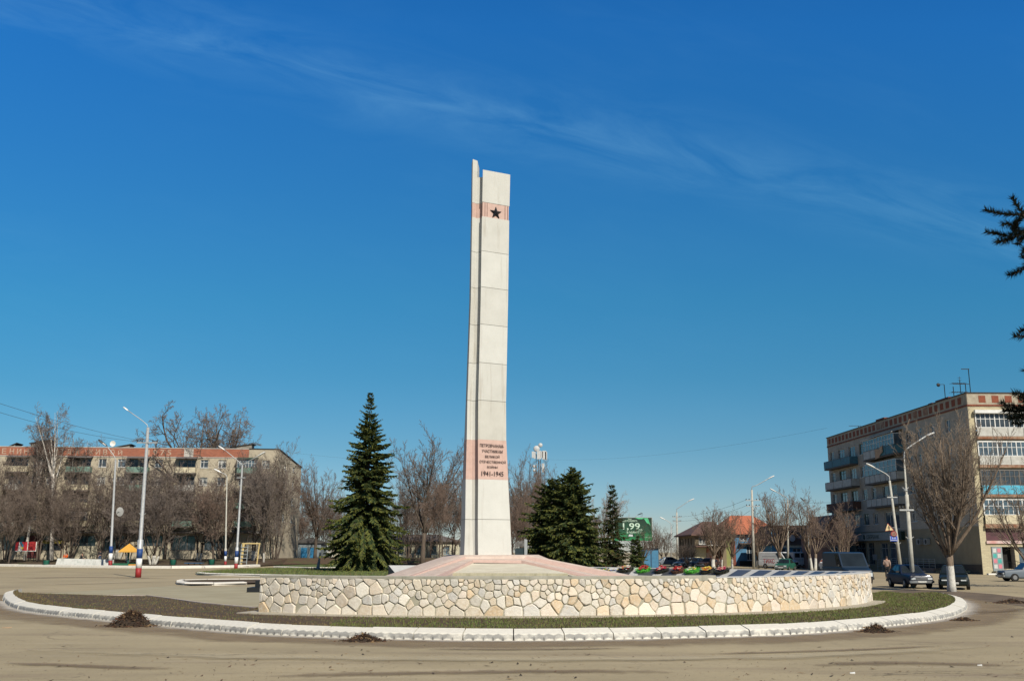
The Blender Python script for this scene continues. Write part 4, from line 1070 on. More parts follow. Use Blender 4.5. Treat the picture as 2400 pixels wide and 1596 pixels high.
spruce(1345, 100, 1100, 206, 0, 'broad dark spruce with a ragged top, right and taller of the touching pair', 33, [NEED, NEED2, SBARK], .02, dens=1.5, prof=.56, gap=.12, tip=.5)
spruce(1439, 112, 1138, 84, 0, 'thin sparse spruce overlapping the left edge of the green billboard', 34, [NEED, NEEDD, SBARK], .04, dens=1.05, prof=.62, gap=.2, tip=.6)
spruce(1492, 118, 1262, 60, 0, 'little dark spruce under the green billboard', 35, [NEED, NEED2, SBARK], .03, dens=1.0, prof=.5, gap=.2, tip=.3)

# near spruce at the right edge: only some bough tips reach into the view
NEAR = M('near_needles_shaded', (.010, .018, .011), .7, (.006, .011, .007), 6, spec=.3)  # darker needle copy, shade of the denser crown put into its colour
NBARK = M('near_twig_bark', (.045, .03, .02), .9)
rnd = random.Random(77)
nr = thing('spruce_tree', V((3.15, 3.9, 0)), 'near dark spruce whose bough tips reach in at the right edge of the view', 'tree')
T = B(); T.tube([(3.15, 3.9, 0), (3.12, 3.9, 3), (3.15, 3.88, 6.2)], [.13, .09, .015], 10); T.build('trunk', SBARK, nr, True)
K = B(); S_ = B()
def shoot(pts, dens=420, nl=.024, r=.0021):
    dens = dens * 3.2 if dens > 300 else dens
    S_.tube(pts, [r * (1.3 - .5 * i / (len(pts) - 1)) for i in range(len(pts))], 5)
    for a, c in zip(pts, pts[1:]):
        d = (c - a); L = d.length; d.normalize()
        for _ in range(int(dens * L)):
            q = a.lerp(c, rnd.random()); az_ = rnd.uniform(0, 6.283); nd_ = rot_from(d, rad(rnd.uniform(42, 72)), az_)
            nd_ = (nd_ + V((0, 0, .25))).normalized(); ln = nl * rnd.uniform(.75, 1.2)
            s_ = nd_.orthogonal().normalized() * .0013; s2 = nd_.cross(s_).normalized() * .0013; e = q + nd_ * ln
            K.face([q + s_, q - s_, e]); K.face([q + s2, q - s2, e])
    e = pts[-1]; K.blob(e, .0035, 0, 5, 3)
def curve(p0, p1, sag, n=7):
    return [p0.lerp(p1, i / n) + V((rnd.uniform(-.004, .004), rnd.uniform(-.004, .004), -sag * math.sin(math.pi * i / n) + rnd.uniform(-.003, .003))) for i in range(n + 1)]
TR = lambda z: V((3.13, 3.9, z))
def bough(z0, joint, tips, Y, hidden=()):
    j = P(*joint, Y); S_.tube(curve(TR(z0), j, .05, 6), [.010, .008, .007, .005, .004, .0035, .003], 6)
    a = TR(z0); shoot(curve(a.lerp(j, .45), j, .02), 420)
    for i, t in enumerate(tips):
        e = P(t[0], t[1], Y + rnd.uniform(-.08, .08)); q = P(t[2], t[3], Y) if len(t) > 2 else j
        shoot(curve(q, e, -.006 if i % 2 else .008), 620, .023)
bough(3.25, (2440, 560), [(2312, 492, 2392, 503), (2373, 466, 2402, 512), (2392, 512, 2376, 535), (2402, 500, 2372, 540), (2311, 545, 2395, 548), (2350, 527, 2385, 537), (2336, 568, 2396, 545), (2384, 572, 2425, 550), (2400, 590, 2440, 555), (2376, 540, 2440, 560), (2396, 548, 2440, 560), (2410, 480, 2440, 540)], 3.3)
bough(2.95, (2450, 610), [(2361, 645, 2412, 618), (2412, 618, 2450, 610), (2396, 602, 2430, 606)], 3.35)
bough(2.75, (2450, 770), [(2380, 787, 2440, 775), (2392, 777, 2440, 770)], 3.3)
bough(2.5, (2440, 960), [(2348, 945, 2412, 955), (2376, 922, 2430, 940), (2362, 980, 2412, 968), (2385, 960, 2440, 960), (2378, 994, 2420, 972), (2398, 940, 2440, 950), (2352, 960, 2405, 962), (2390, 935, 2440, 945)], 3.3)
bough(2.6, (2460, 850), [(2398, 868, 2445, 855)], 3.3)
for k in range(46):                                                   # the rest of the crown, outside the view
    z0 = .7 + 5.2 * k / 46; a = rnd.uniform(-1.9, 1.75); L = (1.55 * (1 - z0 / 6.4) ** .7 + .15) * rnd.uniform(.8, 1.1)
    e = TR(z0) + V((math.cos(a) * L, math.sin(a) * L, rnd.uniform(-.25, .1)))
    pts = curve(TR(z0), e, .06, 6); S_.tube(pts, .006, 4); shoot(pts[2:], 200, .022)
    for q in pts[2:]:
        for sgn in (-1, 1):
            d = (e - TR(z0)).normalized(); s_ = d.cross(V((0, 0, 1))) * sgn
            shoot([q, q + (d * .7 + s_ * .6 + V((0, 0, -.1))) * rnd.uniform(.12, .35)], 220, .022)
K.build('needles', NEAR, nr); S_.build('twigs', NBARK, nr)
T2, K2 = make_spruce(41, 6.4, 1.5, .5, dens=1.6, prof=.75, droop=.12, tip=.3)       # the fuller far side of the crown, bare towards the square
K3 = B()
for f_, m_ in zip(K2.f, K2.m):
    pts_ = [K2.v[i] + V((3.15, 3.9, 0)) for i in f_]
    if not all(p.x > .56 * max(p.y, .5) + .12 for p in pts_): continue
    if len(pts_) != 6: K3.face(pts_, 2); continue
    a, e = pts_[0], pts_[3]; d = (e - a).normalized()
    for q in range(20):                                              # each twig carries its own fine needles
        p = a.lerp(e, (q + rnd.random()) / 20); nd_ = rot_from(d, rad(rnd.uniform(35, 65)), rnd.uniform(0, 6.283)); w_ = nd_.orthogonal().normalized() * .0022
        K3.face([p + w_, p - w_, p + nd_ * rnd.uniform(.022, .038)], min(m_, 1))
    w_ = d.orthogonal().normalized() * .004; K3.face([a + w_, a - w_, e], 2)
K3.build('crown', [NEED, NEED, SBARK], nr)

# ------------------------------------------------------------------ lamp posts
BLUE = M('band_blue', (.012, .055, .21), .6); REDB = M('band_red', (.30, .018, .02), .6); WHB = M('band_white', (.76, .76, .74), .6, (.66, .66, .64), 5)
LAMPW = M('lamp_white', (.66, .66, .64), .4); LAMPD = M('lamp_dark', (.035, .04, .042), .4)
INS = M('insulator', (.05, .05, .05), .4)
LP = 'street lamps round the square'
def lamp_head(b, p, d, L, w, glass=True):
    d = d.normalized(); s = d.cross(V((0, 0, 1))).normalized(); u = s.cross(d); prof = [(0, .35, .3), (.15, .7, .7), (.45, 1, 1), (.8, .9, .9), (1, .45, .5)]
    rows = [[p + d * (L * t) + s * (w * a * cx) + u * (w * .55 * hh * cy) for cx, cy in ((-1, -.25), (-.7, .7), (0, 1), (.7, .7), (1, -.25), (.55, -.75), (-.55, -.75))] for t, a, hh in prof]
    for A_, C_ in zip(rows, rows[1:]):
        for j in range(7): b.face([A_[j], A_[(j + 1) % 7], C_[(j + 1) % 7], C_[j]])
    b.face(rows[0]); b.face(rows[-1])
def lamp_post(px, pyb, Y, pxt, pyt, arms, label, r0=.17, r1=.09, bands=False, sleeve=None, cross=(), mat=None, lampmat=None, extras=(), bandh=None, armr=.035, steel=None):
    """arms: list of arm polylines (px, py) ending at the lamp tip"""
    base = V((XZ(px, 0, Y), Y, 0)); top = P(pxt, pyt, Y); mat = mat or GALV
    root = thing('street_lamp', base, label, 'street lamp', LP)
    ax = top - base; b = B(); H = ax.length
    if sleeve: b.tube([base, base + ax * sleeve, base + ax * (sleeve + .004), top], [r0, r0, r0 * .66, r1], 12)
    elif steel: b.tube([base, base + ax * steel, base + ax * steel, top], [r0, r0 * .72, .06, .045], 12)
    else: b.tube([base, base + ax * .5, top], [r0, (r0 + r1) / 2, r1], 12)
    b.build('pole', mat, root, True)
    if bands:
        h = bandh
        for k, mm in enumerate((REDB, WHB, BLUE)):
            bb = B(); bb.tube([base + ax.normalized() * (h * k + .001), base + ax.normalized() * (h * (k + 1))], r0 + .006, 12); bb.build('painted_band', mm, root, True)
    for arm in arms:
        pts = [top] + [P(x, y, Y) for x, y in arm[:-1]]; tip = P(*arm[-1], Y)
        b = B(); b.tube(smooth_line(pts, 1) if len(pts) > 2 else pts, armr, 6); o = b.build('arm', mat if mat is GALV else GALV, root, True)
        b = B(); d = tip - pts[-1]; lamp_head(b, pts[-1] - d * .08, d, d.length, max(.14, d.length * .19)); b.build('lamp_head', lampmat or LAMPW, root)
    for (cx, cy, hw) in cross:
        c = P(cx, cy, Y) + V((0, -.12, 0)); b = B(); b.box(c.x - hw, c.y - .04, c.z - .05, c.x + hw, c.y + .04, c.z + .05); ca = b.build('crossarm', GALV, root)
        b = B()
        for s in (-1, -.55, .55, 1):
            q = c + V((s * hw * .95, 0, .05)); b.tube([q, q + V((0, 0, .09)), q + V((0, 0, .2))], [.03, .07, .045], 6)
        b.build('insulators', INS, ca)
    for f_ in extras: f_(root, base, top, Y)
    return root
def bracket(py, px, w=.3):
    def f_(root, base, top, Y):
        c = P(px, py, Y); b = B()
        for s in (-1, 1): b.tube([c, c + V((s * w, -.05, w * .8))], .03, 5)
        b.tube([c - V((0, 0, .06)), c + V((0, 0, .06))], .13, 10); b.build('bracket', GALV, root)
    return f_
def dish(px, py, r, attach):
    def f_(root, base, top, Y):
        c = P(px, py, Y); a = P(*attach, Y); b = B(); n = 18
        for k, (r0_, d0, r1_, d1) in enumerate(((0, .12, r * .5, .08), (r * .5, .08, r, 0))):
            for i in range(n):
                q = lambda rr, dd, j: c + V((math.cos(6.283 * j / n) * rr * .62, -dd + math.cos(6.283 * j / n) * rr * .5, math.sin(6.283 * j / n) * rr))
                b.face([q(r0_, d0, i), q(r1_, d1, i), q(r1_, d1, i + 1), q(r0_, d0, i + 1)])
        b.tube([c, c + V((-.15, -.5, 0))], .05, 6); o = b.build('dish', M('dish_grey', (.32, .32, .31), .6), root)
        b = B(); b.tube([a, c], .04, 5); b.build('dish_arm', DARKM, root)
    return f_
YA = G(323, 1353).y
lamp_post(323.5, 1353.5, YA, 347, 1002, [[(344, 993), (300, 962), (288, 953)]], 'tallest lamp post with red, white and blue foot standing on the open square', .25, .13, True, .245, ((346.5, 1037.5, .92),), None, None, (bracket(1209, 334),), .82)
YB = G(259, 1330).y
lamp_post(258, 1330, YB, 271, 1078, [[(268, 1068), (250, 1045), (229, 1029)]], 'tricolour footed lamp post with a round dish, at the park kerb on the left', .27, .12, True, .19, (), None, LAMPD, (bracket(1236, 262), bracket(1127, 267, .22), dish(281, 1199, .66, (264, 1200))), 1.0, .06)
YC = G(553, 1335).y
lamp_post(552.5, 1335.5, YC, 568, 1090, [[(556, 1078), (526, 1054), (511, 1044)], [(581, 1082), (604, 1069), (623, 1058)]], 'tricolour footed lamp post with two lamp arms in a V at the green lawn', .22, .10, True, .21, ((565.5, 1119.5, .55),), None, None, (bracket(1238, 558), bracket(1139, 564, .2)), .78, .05)
YD = 158
lamp_post(528, 1325, YD, 532, 1118, [[(530, 1112), (518, 1107), (500, 1098)]], 'rearmost tricolour footed lamp post half hidden by bare trees beside the one with two arms', .19, .07, True, .2, (), POLEC, None, (), .78, .05)
YE = G(2140, 1377).y
lamp_post(2140.5, 1378, YE, 2119, 1076, [[(2119.5, 1058), (2128, 1049), (2170, 1022), (2191, 1013)]], 'big concrete lamp post in front of the dark blue sedan on the right', .155, .075, False, None, ((2123, 1195, .45),), POLEC, None, (bracket(1265, 2132, .25), bracket(1148, 2122, .2)), armr=.05, steel=.72)
YF = 100
lamp_post(2113, 1345, YF, 2085, 1126, [[(2084, 1114), (2050, 1096), (2028, 1085)]], 'leaning concrete lamp post carrying the road signs in front of the bank', .17, .10, False, None, ((2090, 1165, .5),), POLEC, None, (bracket(1277, 2104, .3),), armr=.05)
lamp_post(1767, 1331, 138, 1762, 1148, [[(1762, 1140), (1772, 1138), (1800, 1122), (1816, 1114)]], 'dark lamp post with two rows of insulators in front of the orange roof', .20, .13, False, None, ((1764, 1172.5, .95), (1764, 1186, .9)), POLEC, None, (bracket(1196, 1765, .25),), armr=.05)
lamp_post(1588, 1323, 178, 1586, 1200, [[(1586, 1192), (1592, 1189), (1614, 1174), (1628, 1168)]], 'concrete lamp post with insulators between the billboard and the brown roofed house', .20, .13, False, None, ((1586.5, 1212, .75), (1586.5, 1222, .7)), POLEC, None, (), armr=.05)
lamp_post(1573, 1321, 205, 1573, 1232, [[(1572, 1225), (1558, 1217), (1545, 1211)]], 'far lamp post with a single white lamp, left of the insulated concrete post', .15, .09, False, None, (), GALV, None, (), armr=.05)
lamp_post(1480, 1321, 190, 1480, 1225, [[(1481, 1219), (1495, 1206), (1507, 1202)]], 'far lamp post whose lamp peeks over the green billboard', .15, .09, False, None, (), GALV, LAMPD, (), armr=.05)
lamp_post(1847, 1332, 136, 1846, 1172, [[(1845, 1166), (1818, 1152), (1803, 1144)]], 'lamp post with a white lamp pointing left among the bare trees by the blue house', .16, .09, False, None, ((1846, 1202, .4),), POLEC, None, (), armr=.045)
lamp_post(1897, 1333, 130, 1894, 1190, [[(1892, 1184), (1884, 1173), (1875, 1165)]], 'lamp post with a dark lamp among the bare trees left of the right apartment block', .14, .08, False, None, (), GALV, LAMPD, (), armr=.045)

# wires
WIRE = M('wire', (.05, .05, .055), .6)
def wire(pts3, label, r=.014, sag=.5, cat='power line'):
    a, c = pts3; n = 14; b = B()
    p = [a.lerp(c, i / n) - V((0, 0, sag * 4 * (i / n) * (1 - i / n))) for i in range(n + 1)]
    b.tube(p, r, 4); return tag(b.build('power_line', WIRE), label, cat, 'overhead wires')
ca_ = P(340, 1035, YA)
wire((ca_, P(-120, 905, 62)), 'upper thin wire from the tallest lamp post crossarm to the left edge', .013, .3)
wire((P(336, 1036, YA), P(-120, 928, 60)), 'lower thin wire from the tallest lamp post crossarm to the left edge', .013, .45)
wire((P(353, 1036, YA), P(352, 1038, YA + 1)), 'short tie on the crossarm of the tallest lamp post', .012, 0)
wire((P(572, 1046, 150), P(1105, 1075, 230)), 'faint wire across the sky from the left apartment roof towards the monument', .011, 1.2)
wire((P(1268, 1076, 250), P(1938, 1003, 143)), 'long faint wire from the phone mast to the right apartment roof', .011, 1.6)
for (x0, y0, Y0_, x1, y1, Y1_), lb in (((1590, 1211, 178, 1748, 1171, 138), 'wire joining the top crossarms of the two insulated lamp posts'), ((1590, 1221, 178, 1748, 1185, 138), 'wire joining the lower crossarms of the two insulated lamp posts'), ((1780, 1171, 138, 2084, 1164, 100), 'wire from the insulated lamp post to the leaning post by the bank'), ((1758, 1196, 138, 1660, 1235, 160), 'service wire down to the brown roofed house')):
    wire((P(x0, y0, Y0_), P(x1, y1, Y1_)), lb, .016, .5)

# ------------------------------------------------------------------ buildings
def brick_mat(name, c1, c2, mort, sx=.5, h=.13, var=.0, uv=True, stain=None):
    m, nt, bs = new_mat(name); bs.inputs['Roughness'].default_value = .9
    tc_ = nd(nt, 'ShaderNodeTexCoord'); br = nd(nt, 'ShaderNodeTexBrick'); nt.links.new(tc_.outputs['UV'], br.inputs['Vector'])
    br.inputs['Scale'].default_value = 1; br.inputs['Brick Width'].default_value = sx; br.inputs['Row Height'].default_value = h; br.inputs['Mortar Size'].default_value = .012
    br.inputs['Color1'].default_value = (*c1, 1); br.inputs['Color2'].default_value = (*c2, 1); br.inputs['Mortar'].default_value = (*mort, 1)
    v = coords(nt); base = mixc(nt, br.outputs['Color'], tuple(x * .55 for x in c1), wm(nt, stepf(nt, noise_n(nt, v, .35, 6, .7), .45, .75), .55))
    base = mixc(nt, base, tuple(min(.8, x * 1.25) for x in c2), wm(nt, stepf(nt, noise_n(nt, v, 1.3, 4, .7), .5, .75), .4))
    if stain: base = mixc(nt, base, stain, wm(nt, stepf(nt, noise_n(nt, coords(nt, 'Object', (1.6, 1.6, .25)), 1, 5, .6), .55, .75), .5))
    nt.links.new(base, bs.inputs['Base Color'])
    bump(nt, bs, br.outputs['Fac'], -.25, .02)
    return m
SILIC = brick_mat('silicate_brick', (.48, .42, .31), (.40, .345, .255), (.22, .20, .17), .5, .18, stain=(.22, .19, .15))
SILICR = brick_mat('grey_silicate_brick', (.48, .43, .36), (.40, .36, .30), (.25, .23, .2), .5, .16, stain=(.24, .2, .16))
REDBR = brick_mat('red_brick', (.36, .118, .064), (.26, .082, .048), (.24, .17, .13), .5, .16)
YELBR = brick_mat('yellow_brick', (.52, .46, .30), (.44, .38, .25), (.34, .3, .23), .5, .16)
def facade(b, o, u, L, z0, z1, holes, depth=.2, mi=0, mr=0):
    xs = sorted({0.0, L, *[h[0] for h in holes], *[h[1] for h in holes]}); zs = sorted({z0, z1, *[h[2] for h in holes], *[h[3] for h in holes]})
    n = V((u.y, -u.x, 0)); q = lambda s, z, d=0.0: V((o.x, o.y, 0)) + u * s + n * d + V((0, 0, z))
    for x0, x1 in zip(xs, xs[1:]):
        run = None
        for za, zb in list(zip(zs, zs[1:])) + [(None, None)]:
            solid = za is not None and not any(h[0] <= (x0 + x1) / 2 <= h[1] and h[2] <= (za + zb) / 2 <= h[3] for h in holes)
            if solid: run = (run[0] if run else za, zb)
            elif run:
                b.face([q(x0, run[0]), q(x1, run[0]), q(x1, run[1]), q(x0, run[1])], mi, [(x0, run[0]), (x1, run[0]), (x1, run[1]), (x0, run[1])]); run = None
    for h in holes:
        a, c, e, f_ = h[:4]
        for p0, p1 in (((a, e), (c, e)), ((c, e), (c, f_)), ((c, f_), (a, f_)), ((a, f_), (a, e))):
            b.face([q(*p0), q(*p1), q(*p1, -depth), q(*p0, -depth)], mr, [p0, p1, p1, p0])
def window(parent, o, u, h, mull=(.5,), trans=None, frame=None, glass=None, inset=.12, fw=.07, sill=True, name='window'):
    a, c, e, f_ = h[:4]; b = B(); A_ = lambda s0, s1, z0, z1: b.obox(o, u, s0, s1, -inset - .05, -inset, z0, z1)
    A_(a, a + fw, e, f_); A_(c - fw, c, e, f_); A_(a + fw, c - fw, e, e + fw); A_(a + fw, c - fw, f_ - fw, f_)
    for m_ in mull: s = a + (c - a) * m_; A_(s - fw * .5, s + fw * .5, e + fw, f_ - fw)
    if trans: z = e + (f_ - e) * trans; b.obox(o, u, a + fw, c - fw, -inset - .05, -inset + .003, z - fw * .4, z + fw * .4)
    w = b.build(name, frame or WFRAME, parent)
    n = V((u.y, -u.x, 0)); q = lambda s, z: V((o.x, o.y, 0)) + u * s + n * (-inset - .03) + V((0, 0, z))
    b = B(); b.face([q(a, e), q(c, e), q(c, f_), q(a, f_)]); b.build('pane', glass or random.choice((GLASS, GLASS, GLASSB, CURT)), w)
    if sill:
        b = B(); b.obox(o, u, a - .06, c + .06, .003, .09, e - .07, e - .02); b.build('sill', WFRAME, w)
    return w
PANELW = M('balcony_white', (.50, .50, .47), .7, (.38, .37, .34), 2); PANELB = M('balcony_blue', (.06, .20, .26), .7, (.05, .14, .19), 2)
PANELG = M('balcony_green', (.16, .26, .21), .7, (.12, .2, .17), 2); PANELY = M('balcony_cyan', (.08, .42, .58), .6, (.06, .33, .48), 2); PANELC = M('balcony_cream', (.58, .52, .36), .7, (.48, .42, .30), 2)
SLABE = M('slab_edge_dark', (.13, .12, .11), .9, (.09, .08, .07), 3); RECESS = M('loggia_wall', (.20, .17, .135), .9)
def balcony(parent, o, u, s0, s1, z, panel, proj=1.0, h=1.0, glazed=False, roof=None, npan=3, cells=8):
    b = B(); b.obox(o, u, s0, s1, .003, proj, z - .2, z - .02)
    bal = b.build('balcony', SLABE, parent)
    b = B(); w = (s1 - s0) / npan
    for k in range(npan): b.obox(o, u, s0 + w * k + .03, s0 + w * (k + 1) - .03, proj - .05, proj - .01, z + .02, z + h)
    for s in (s0, s1 - .04): b.obox(o, u, s, s + .04, .003, proj - .05, z + .02, z + h)
    b.build('railing_panel', panel, bal)
    b = B(); b.obox(o, u, s0, s1, proj - .06, proj + .004, z + h, z + h + .05)
    for k in range(npan + 1): s = s0 + w * k; b.obox(o, u, max(s0, s - .025), min(s1, s + .025), proj - .012, proj + .01, z, z + h)
    b.build('rail', M('rail_dark', (.10, .09, .08), .8), bal)
    if glazed:
        b = B(); zt = z + 2.35; cw = (s1 - s0) / cells
        for k in range(cells + 1): s = min(s1 - .06, s0 + cw * k); b.obox(o, u, s, s + .06, proj - .08, proj - .02, z + h + .05, zt)
        b.obox(o, u, s0, s1, proj - .075, proj - .015, zt, zt + .07); b.obox(o, u, s0, s1, proj - .075, proj - .015, z + h + .75, z + h + .80)
        for s in (s0, s1 - .06): b.obox(o, u, s, s + .06, .003, proj - .08, zt - .05, zt + .03)
        gl = b.build('glazing', WFRAME, bal)
        b = B(); b.obox(o, u, s0 + .02, s1 - .02, proj - .06, proj - .05, z + h + .05, zt)
        for s in (s0 + .02, s1 - .03): b.obox(o, u, s, s + .01, .01, proj - .06, z + h + .05, zt)
        b.build('glazing_pane', GLASSB, bal)
    if roof:
        b = B(); n = V((u.y, -u.x, 0)); q = lambda s, d, zz: V((o.x, o.y, 0)) + u * s + n * d + V((0, 0, zz))
        zt = z + 2.45; b.hexa([q(s0 - .1, proj + .25, zt), q(s1 + .1, proj + .25, zt), q(s1 + .1, .003, zt + .4), q(s0 - .1, .003, zt + .4), q(s0 - .1, proj + .25, zt + .05), q(s1 + .1, proj + .25, zt + .05), q(s1 + .1, .003, zt + .45), q(s0 - .1, .003, zt + .45)])
        b.build('canopy', roof, bal)
    return bal
random.seed(3)
# ---- right apartment block
RC = V((46.85, 102.3, 0)); RL = 42.12
uS = V((.0344214, -.99940741, 0)); uE = V((.99940741, .0344214, 0))    # facade towards the camera; end wall to the right
oS = RC - uS * RL                                                       # s = 0 at the far corner
blk = thing('apartment_block', RC, 'grey brick apartment block with a rusty patterned parapet and the bank at its foot', 'building')
def sR(px, py=1060):  s, _ = PH(px, py, RC, -uS); return RL - s
ZW = [(14.7, 16.08), (11.75, 13.13), (8.8, 10.18), (5.6, 7.0)]
cols = [(1945, 1954), (1964, 1979), (1989, 2004), (2014, 2026), (2036, 2046), (2124, 2137), (2150, 2163), (2184, 2195), (2221, 2232)]
holes = []
for z0, z1 in ZW:
    for pl, pr in cols:
        a, c = sR(pl), sR(pr)
        dz = (0, 0)
        holes.append((a, c, z0, z1))
# balcony doors behind the right column
for z0, z1 in ZW: holes.append((sR(2062), sR(2096), z0 - .7, z1))
shop = [(1.5, 6.5, .6, 3.4), (8.0, sR(2030, 1300), .6, 3.4), (sR(2034, 1300), sR(2050, 1300), .6, 3.4), (sR(2064, 1300), sR(2082, 1300), .35, 3.3), (sR(2084, 1300), sR(2110, 1300), .35, 3.3)]
b = B(); facade(b, oS, uS, RL, 4.75, 17.0, [h for h in holes if h[2] > 4.75], .2); ENDL = 12.0
facade(b, oS, uS, RL, .0, 4.75, shop, .3, 1)
# end wall with loggias
LOG = [(.62, 8.6, 13.75, 16.2), (.62, 8.6, 10.85, 13.3), (.62, 8.6, 7.9, 10.4), (.62, 8.6, 4.95, 7.45)]
eh = LOG + [(.62, 8.6, 3.3, 4.5), (1.0, 3.4, .55, 2.7), (3.8, 6.5, 1.0, 2.7)]
facade(b, RC, uE, ENDL, 0, 17.0, eh, 1.1, 2)
q = [RC, RC + uE * ENDL, oS + uE * ENDL, oS]
b.face([q[1], q[2], q[2] + V((0, 0, 17)), q[1] + V((0, 0, 17))], 0); b.face([q[2], q[3], q[3] + V((0, 0, 17)), q[2] + V((0, 0, 17))], 0)
b.build('wall', [SILICR, M('render_beige', (.30, .255, .17), .9, (.25, .21, .14), .8), YELBR], blk)
# parapet with red brick squares
b = B(); ZP0, ZP1 = 17.03, 18.2
b.obox(oS, uS, .0, RL, -.35, .03, ZP0, ZP1); b.obox(RC, uE, -.0, ENDL, -.35, .032, ZP0, ZP1 - .003); b.obox(oS, uS, 0, RL, -11.6, -.36, ZP0, ZP0 + .3)
par = b.build('parapet', M('parapet_brick', (.40, .36, .28), .9, (.30, .25, .19), 2), blk)
b = B(); random.seed(4)
for k in range(30):
    s = .7 + k * 1.36
    if s > RL - .9: break
    if k in (13, 14, 21, 23): b.obox(oS, uS, s - .1, s + 1.0, .031, .05, ZP0 + .18, ZP1 - .2, 1)
    else: b.obox(oS, uS, s, s + .78, .031, .05, ZP0 + .22, ZP1 - .25, 0)
for k in range(8):
    s = 1.2 + k * 1.38
    b.obox(RC, uE, s, s + .72, .033, .052, ZP0 + .2, ZP1 - .25, 0)
b.build('parapet_pattern', [M('square_brick', (.26, .075, .035), .9, (.17, .05, .028), 6), RUST], par)
b = B(); b.obox(oS, uS, -.04, RL + .08, .002, .085, 16.86, ZP0 - .003); b.obox(RC, uE, .03, ENDL, .002, .09, 16.86, ZP0 - .004)
b.build('cornice', M('cornice_brick', (.24, .07, .035), .9, (.13, .045, .03), 7), blk)
b = B(); b.obox(oS, uS, -.06, RL + .1, -.4, .12, ZP1, ZP1 + .09); b.obox(RC, uE, -.09, ENDL, -.4, .122, ZP1 + .003, ZP1 + .092)
b.build('roof_edge', M('roof_edge_metal', (.06, .045, .04), .8, (.03, .025, .025), 4), blk)
for h in holes:
    dbl = h[1] - h[0] > 3
    window(blk, oS, uS, h, (.33, .66) if dbl else (.5,), None if dbl else random.choice((None, .72)), random.choice((WFRAME, WFRAME, M('green_frame', (.08, .17, .13), .6))), None, sill=not dbl)
for h in shop[:3]: window(blk, oS, uS, h, (.5,), .75, M('shop_frame', (.25, .25, .23), .5), GLASS, .2, .1, False, 'shop_window')
for h in shop[3:]: window(blk, oS, uS, h, (.5,), .78, M('door_frame_steel', (.38, .40, .40), .4, metal=.3), GLASSB, .2, .1, False, 'glass_door')
s0, s1 = sR(1949, 1090), sR(2011, 1080)
balcony(blk, oS, uS, s0, s1, 13.65, PANELB, 1.1, .95, npan=3); balcony(blk, oS, uS, s0, s1, 10.72, PANELW, 1.1, .95, npan=3); balcony(blk, oS, uS, s0, s1, 7.75, M('balcony_brown', (.13, .06, .04), .8), 1.1, .95, npan=3)
s0, s1 = sR(2042, 1060), sR(2117, 1045); sm = (s0 + s1) / 2 - .3
balcony(blk, oS, uS, s0, sm, 13.62, PANELW, 1.1, 1.0, True, npan=2, cells=5, roof=M('tin_roof', (.45, .45, .46), .5)); balcony(blk, oS, uS, sm + .08, s1, 13.66, PANELB, 1.15, 1.0, True, M('tin_roof2', (.5, .5, .5), .5), 2, 6)
balcony(blk, oS, uS, s0, s1, 10.6, PANELW, 1.1, .9, True, npan=6, cells=8)
balcony(blk, oS, uS, s0, s1, 7.7, PANELW, 1.1, .9, npan=6)
n_ = V((uS.y, -uS.x, 0))
b = B(); c0 = oS + uS * (sm - .6) + n_ * 1.16
b.raw([c0 + V((0, 0, 14.55)), c0 + uS * 1.4 + V((0, 0, 14.55)), c0 + uS * 1.4 + V((0, 0, 13.5)), c0 + uS * .1 + V((0, 0, 13.4)), c0 + uS * 1.5 + n_ * .06 + V((0, 0, 14.6)), c0 + uS * 2.6 + n_ * .06 + V((0, 0, 14.85)), c0 + uS * 2.7 + n_ * .1 + V((0, 0, 14.1)), c0 + uS * 1.5 + n_ * .1 + V((0, 0, 13.6))], [(0, 1, 2, 3), (4, 5, 6, 7)])
mod = b.build('laundry', M('laundry_cloth', (.52, .36, .22), .9, (.42, .26, .18), 3), None)
md = mod.modifiers.new('Solidify', 'SOLIDIFY'); md.thickness = .015
tag(mod, 'tan cloths hung over a top floor balcony rail of the right apartment block', 'laundry')
# end wall loggias: slabs, glazing and panels
for k, (h, pan) in enumerate(zip(LOG, (PANELW, PANELW, PANELY, PANELC))):
    z = h[2]
    b = B(); b.obox(RC, uE, .55, 8.7, .004, .32, z - .3, z - .02); lg = b.build('loggia', RUST, blk)
    b = B(); w = 1.62
    for j in range(5): b.obox(RC, uE, .62 + w * j, .62 + w * (j + 1) - .05, .22, .27, z + .0, z + .88)
    b.build('loggia_panel', pan, lg)
    b = B(); zt = h[3]; nn_ = 16
    for j in range(nn_ + 1): s = .66 + 7.9 * j / nn_; b.obox(RC, uE, s - (.05 if j % 4 == 0 else .03), s + (.05 if j % 4 == 0 else .03), .05, .13, z + .92, zt - .15)
    b.obox(RC, uE, .62, 8.6, .045, .135, zt - .15, zt); b.obox(RC, uE, .62, 8.6, .045, .135, z + .88, z + .95); b.obox(RC, uE, .62, 8.6, .06, .12, z + 1.75, z + 1.80)
    if k == 0: b.obox(RC, uE, .5, 8.8, .14, .5, zt - .12, zt + .22)
    b.build('glazing', WFRAME if k != 2 else M('old_frame', (.14, .13, .12), .7), lg)
    b = B(); b.obox(RC, uE, .64, 8.58, .08, .09, z + .9, zt - .15); b.build('glazing_pane', (GLASS, GLASSB, GLASS, GLASSB)[k], lg)
b = B(); b.obox(RC, uE, .55, 8.7, .004, .35, 4.55, 4.7); b.build('shop_canopy', RUST, blk)
b = B(); b.obox(RC, uE, .62, 8.6, -.25, -.1, 3.3, 4.5); sg = b.build('shop_fascia', M('shop_maroon', (.055, .022, .028), .7, (.10, .035, .045), 1.5), blk)
b = B(); b.obox(RC, uE, .58, 8.7, .0, .16, 3.02, 3.28); b.build('shop_sign_board', M('shop_red_white', (.58, .50, .48), .6, (.50, .10, .08), .5), blk)
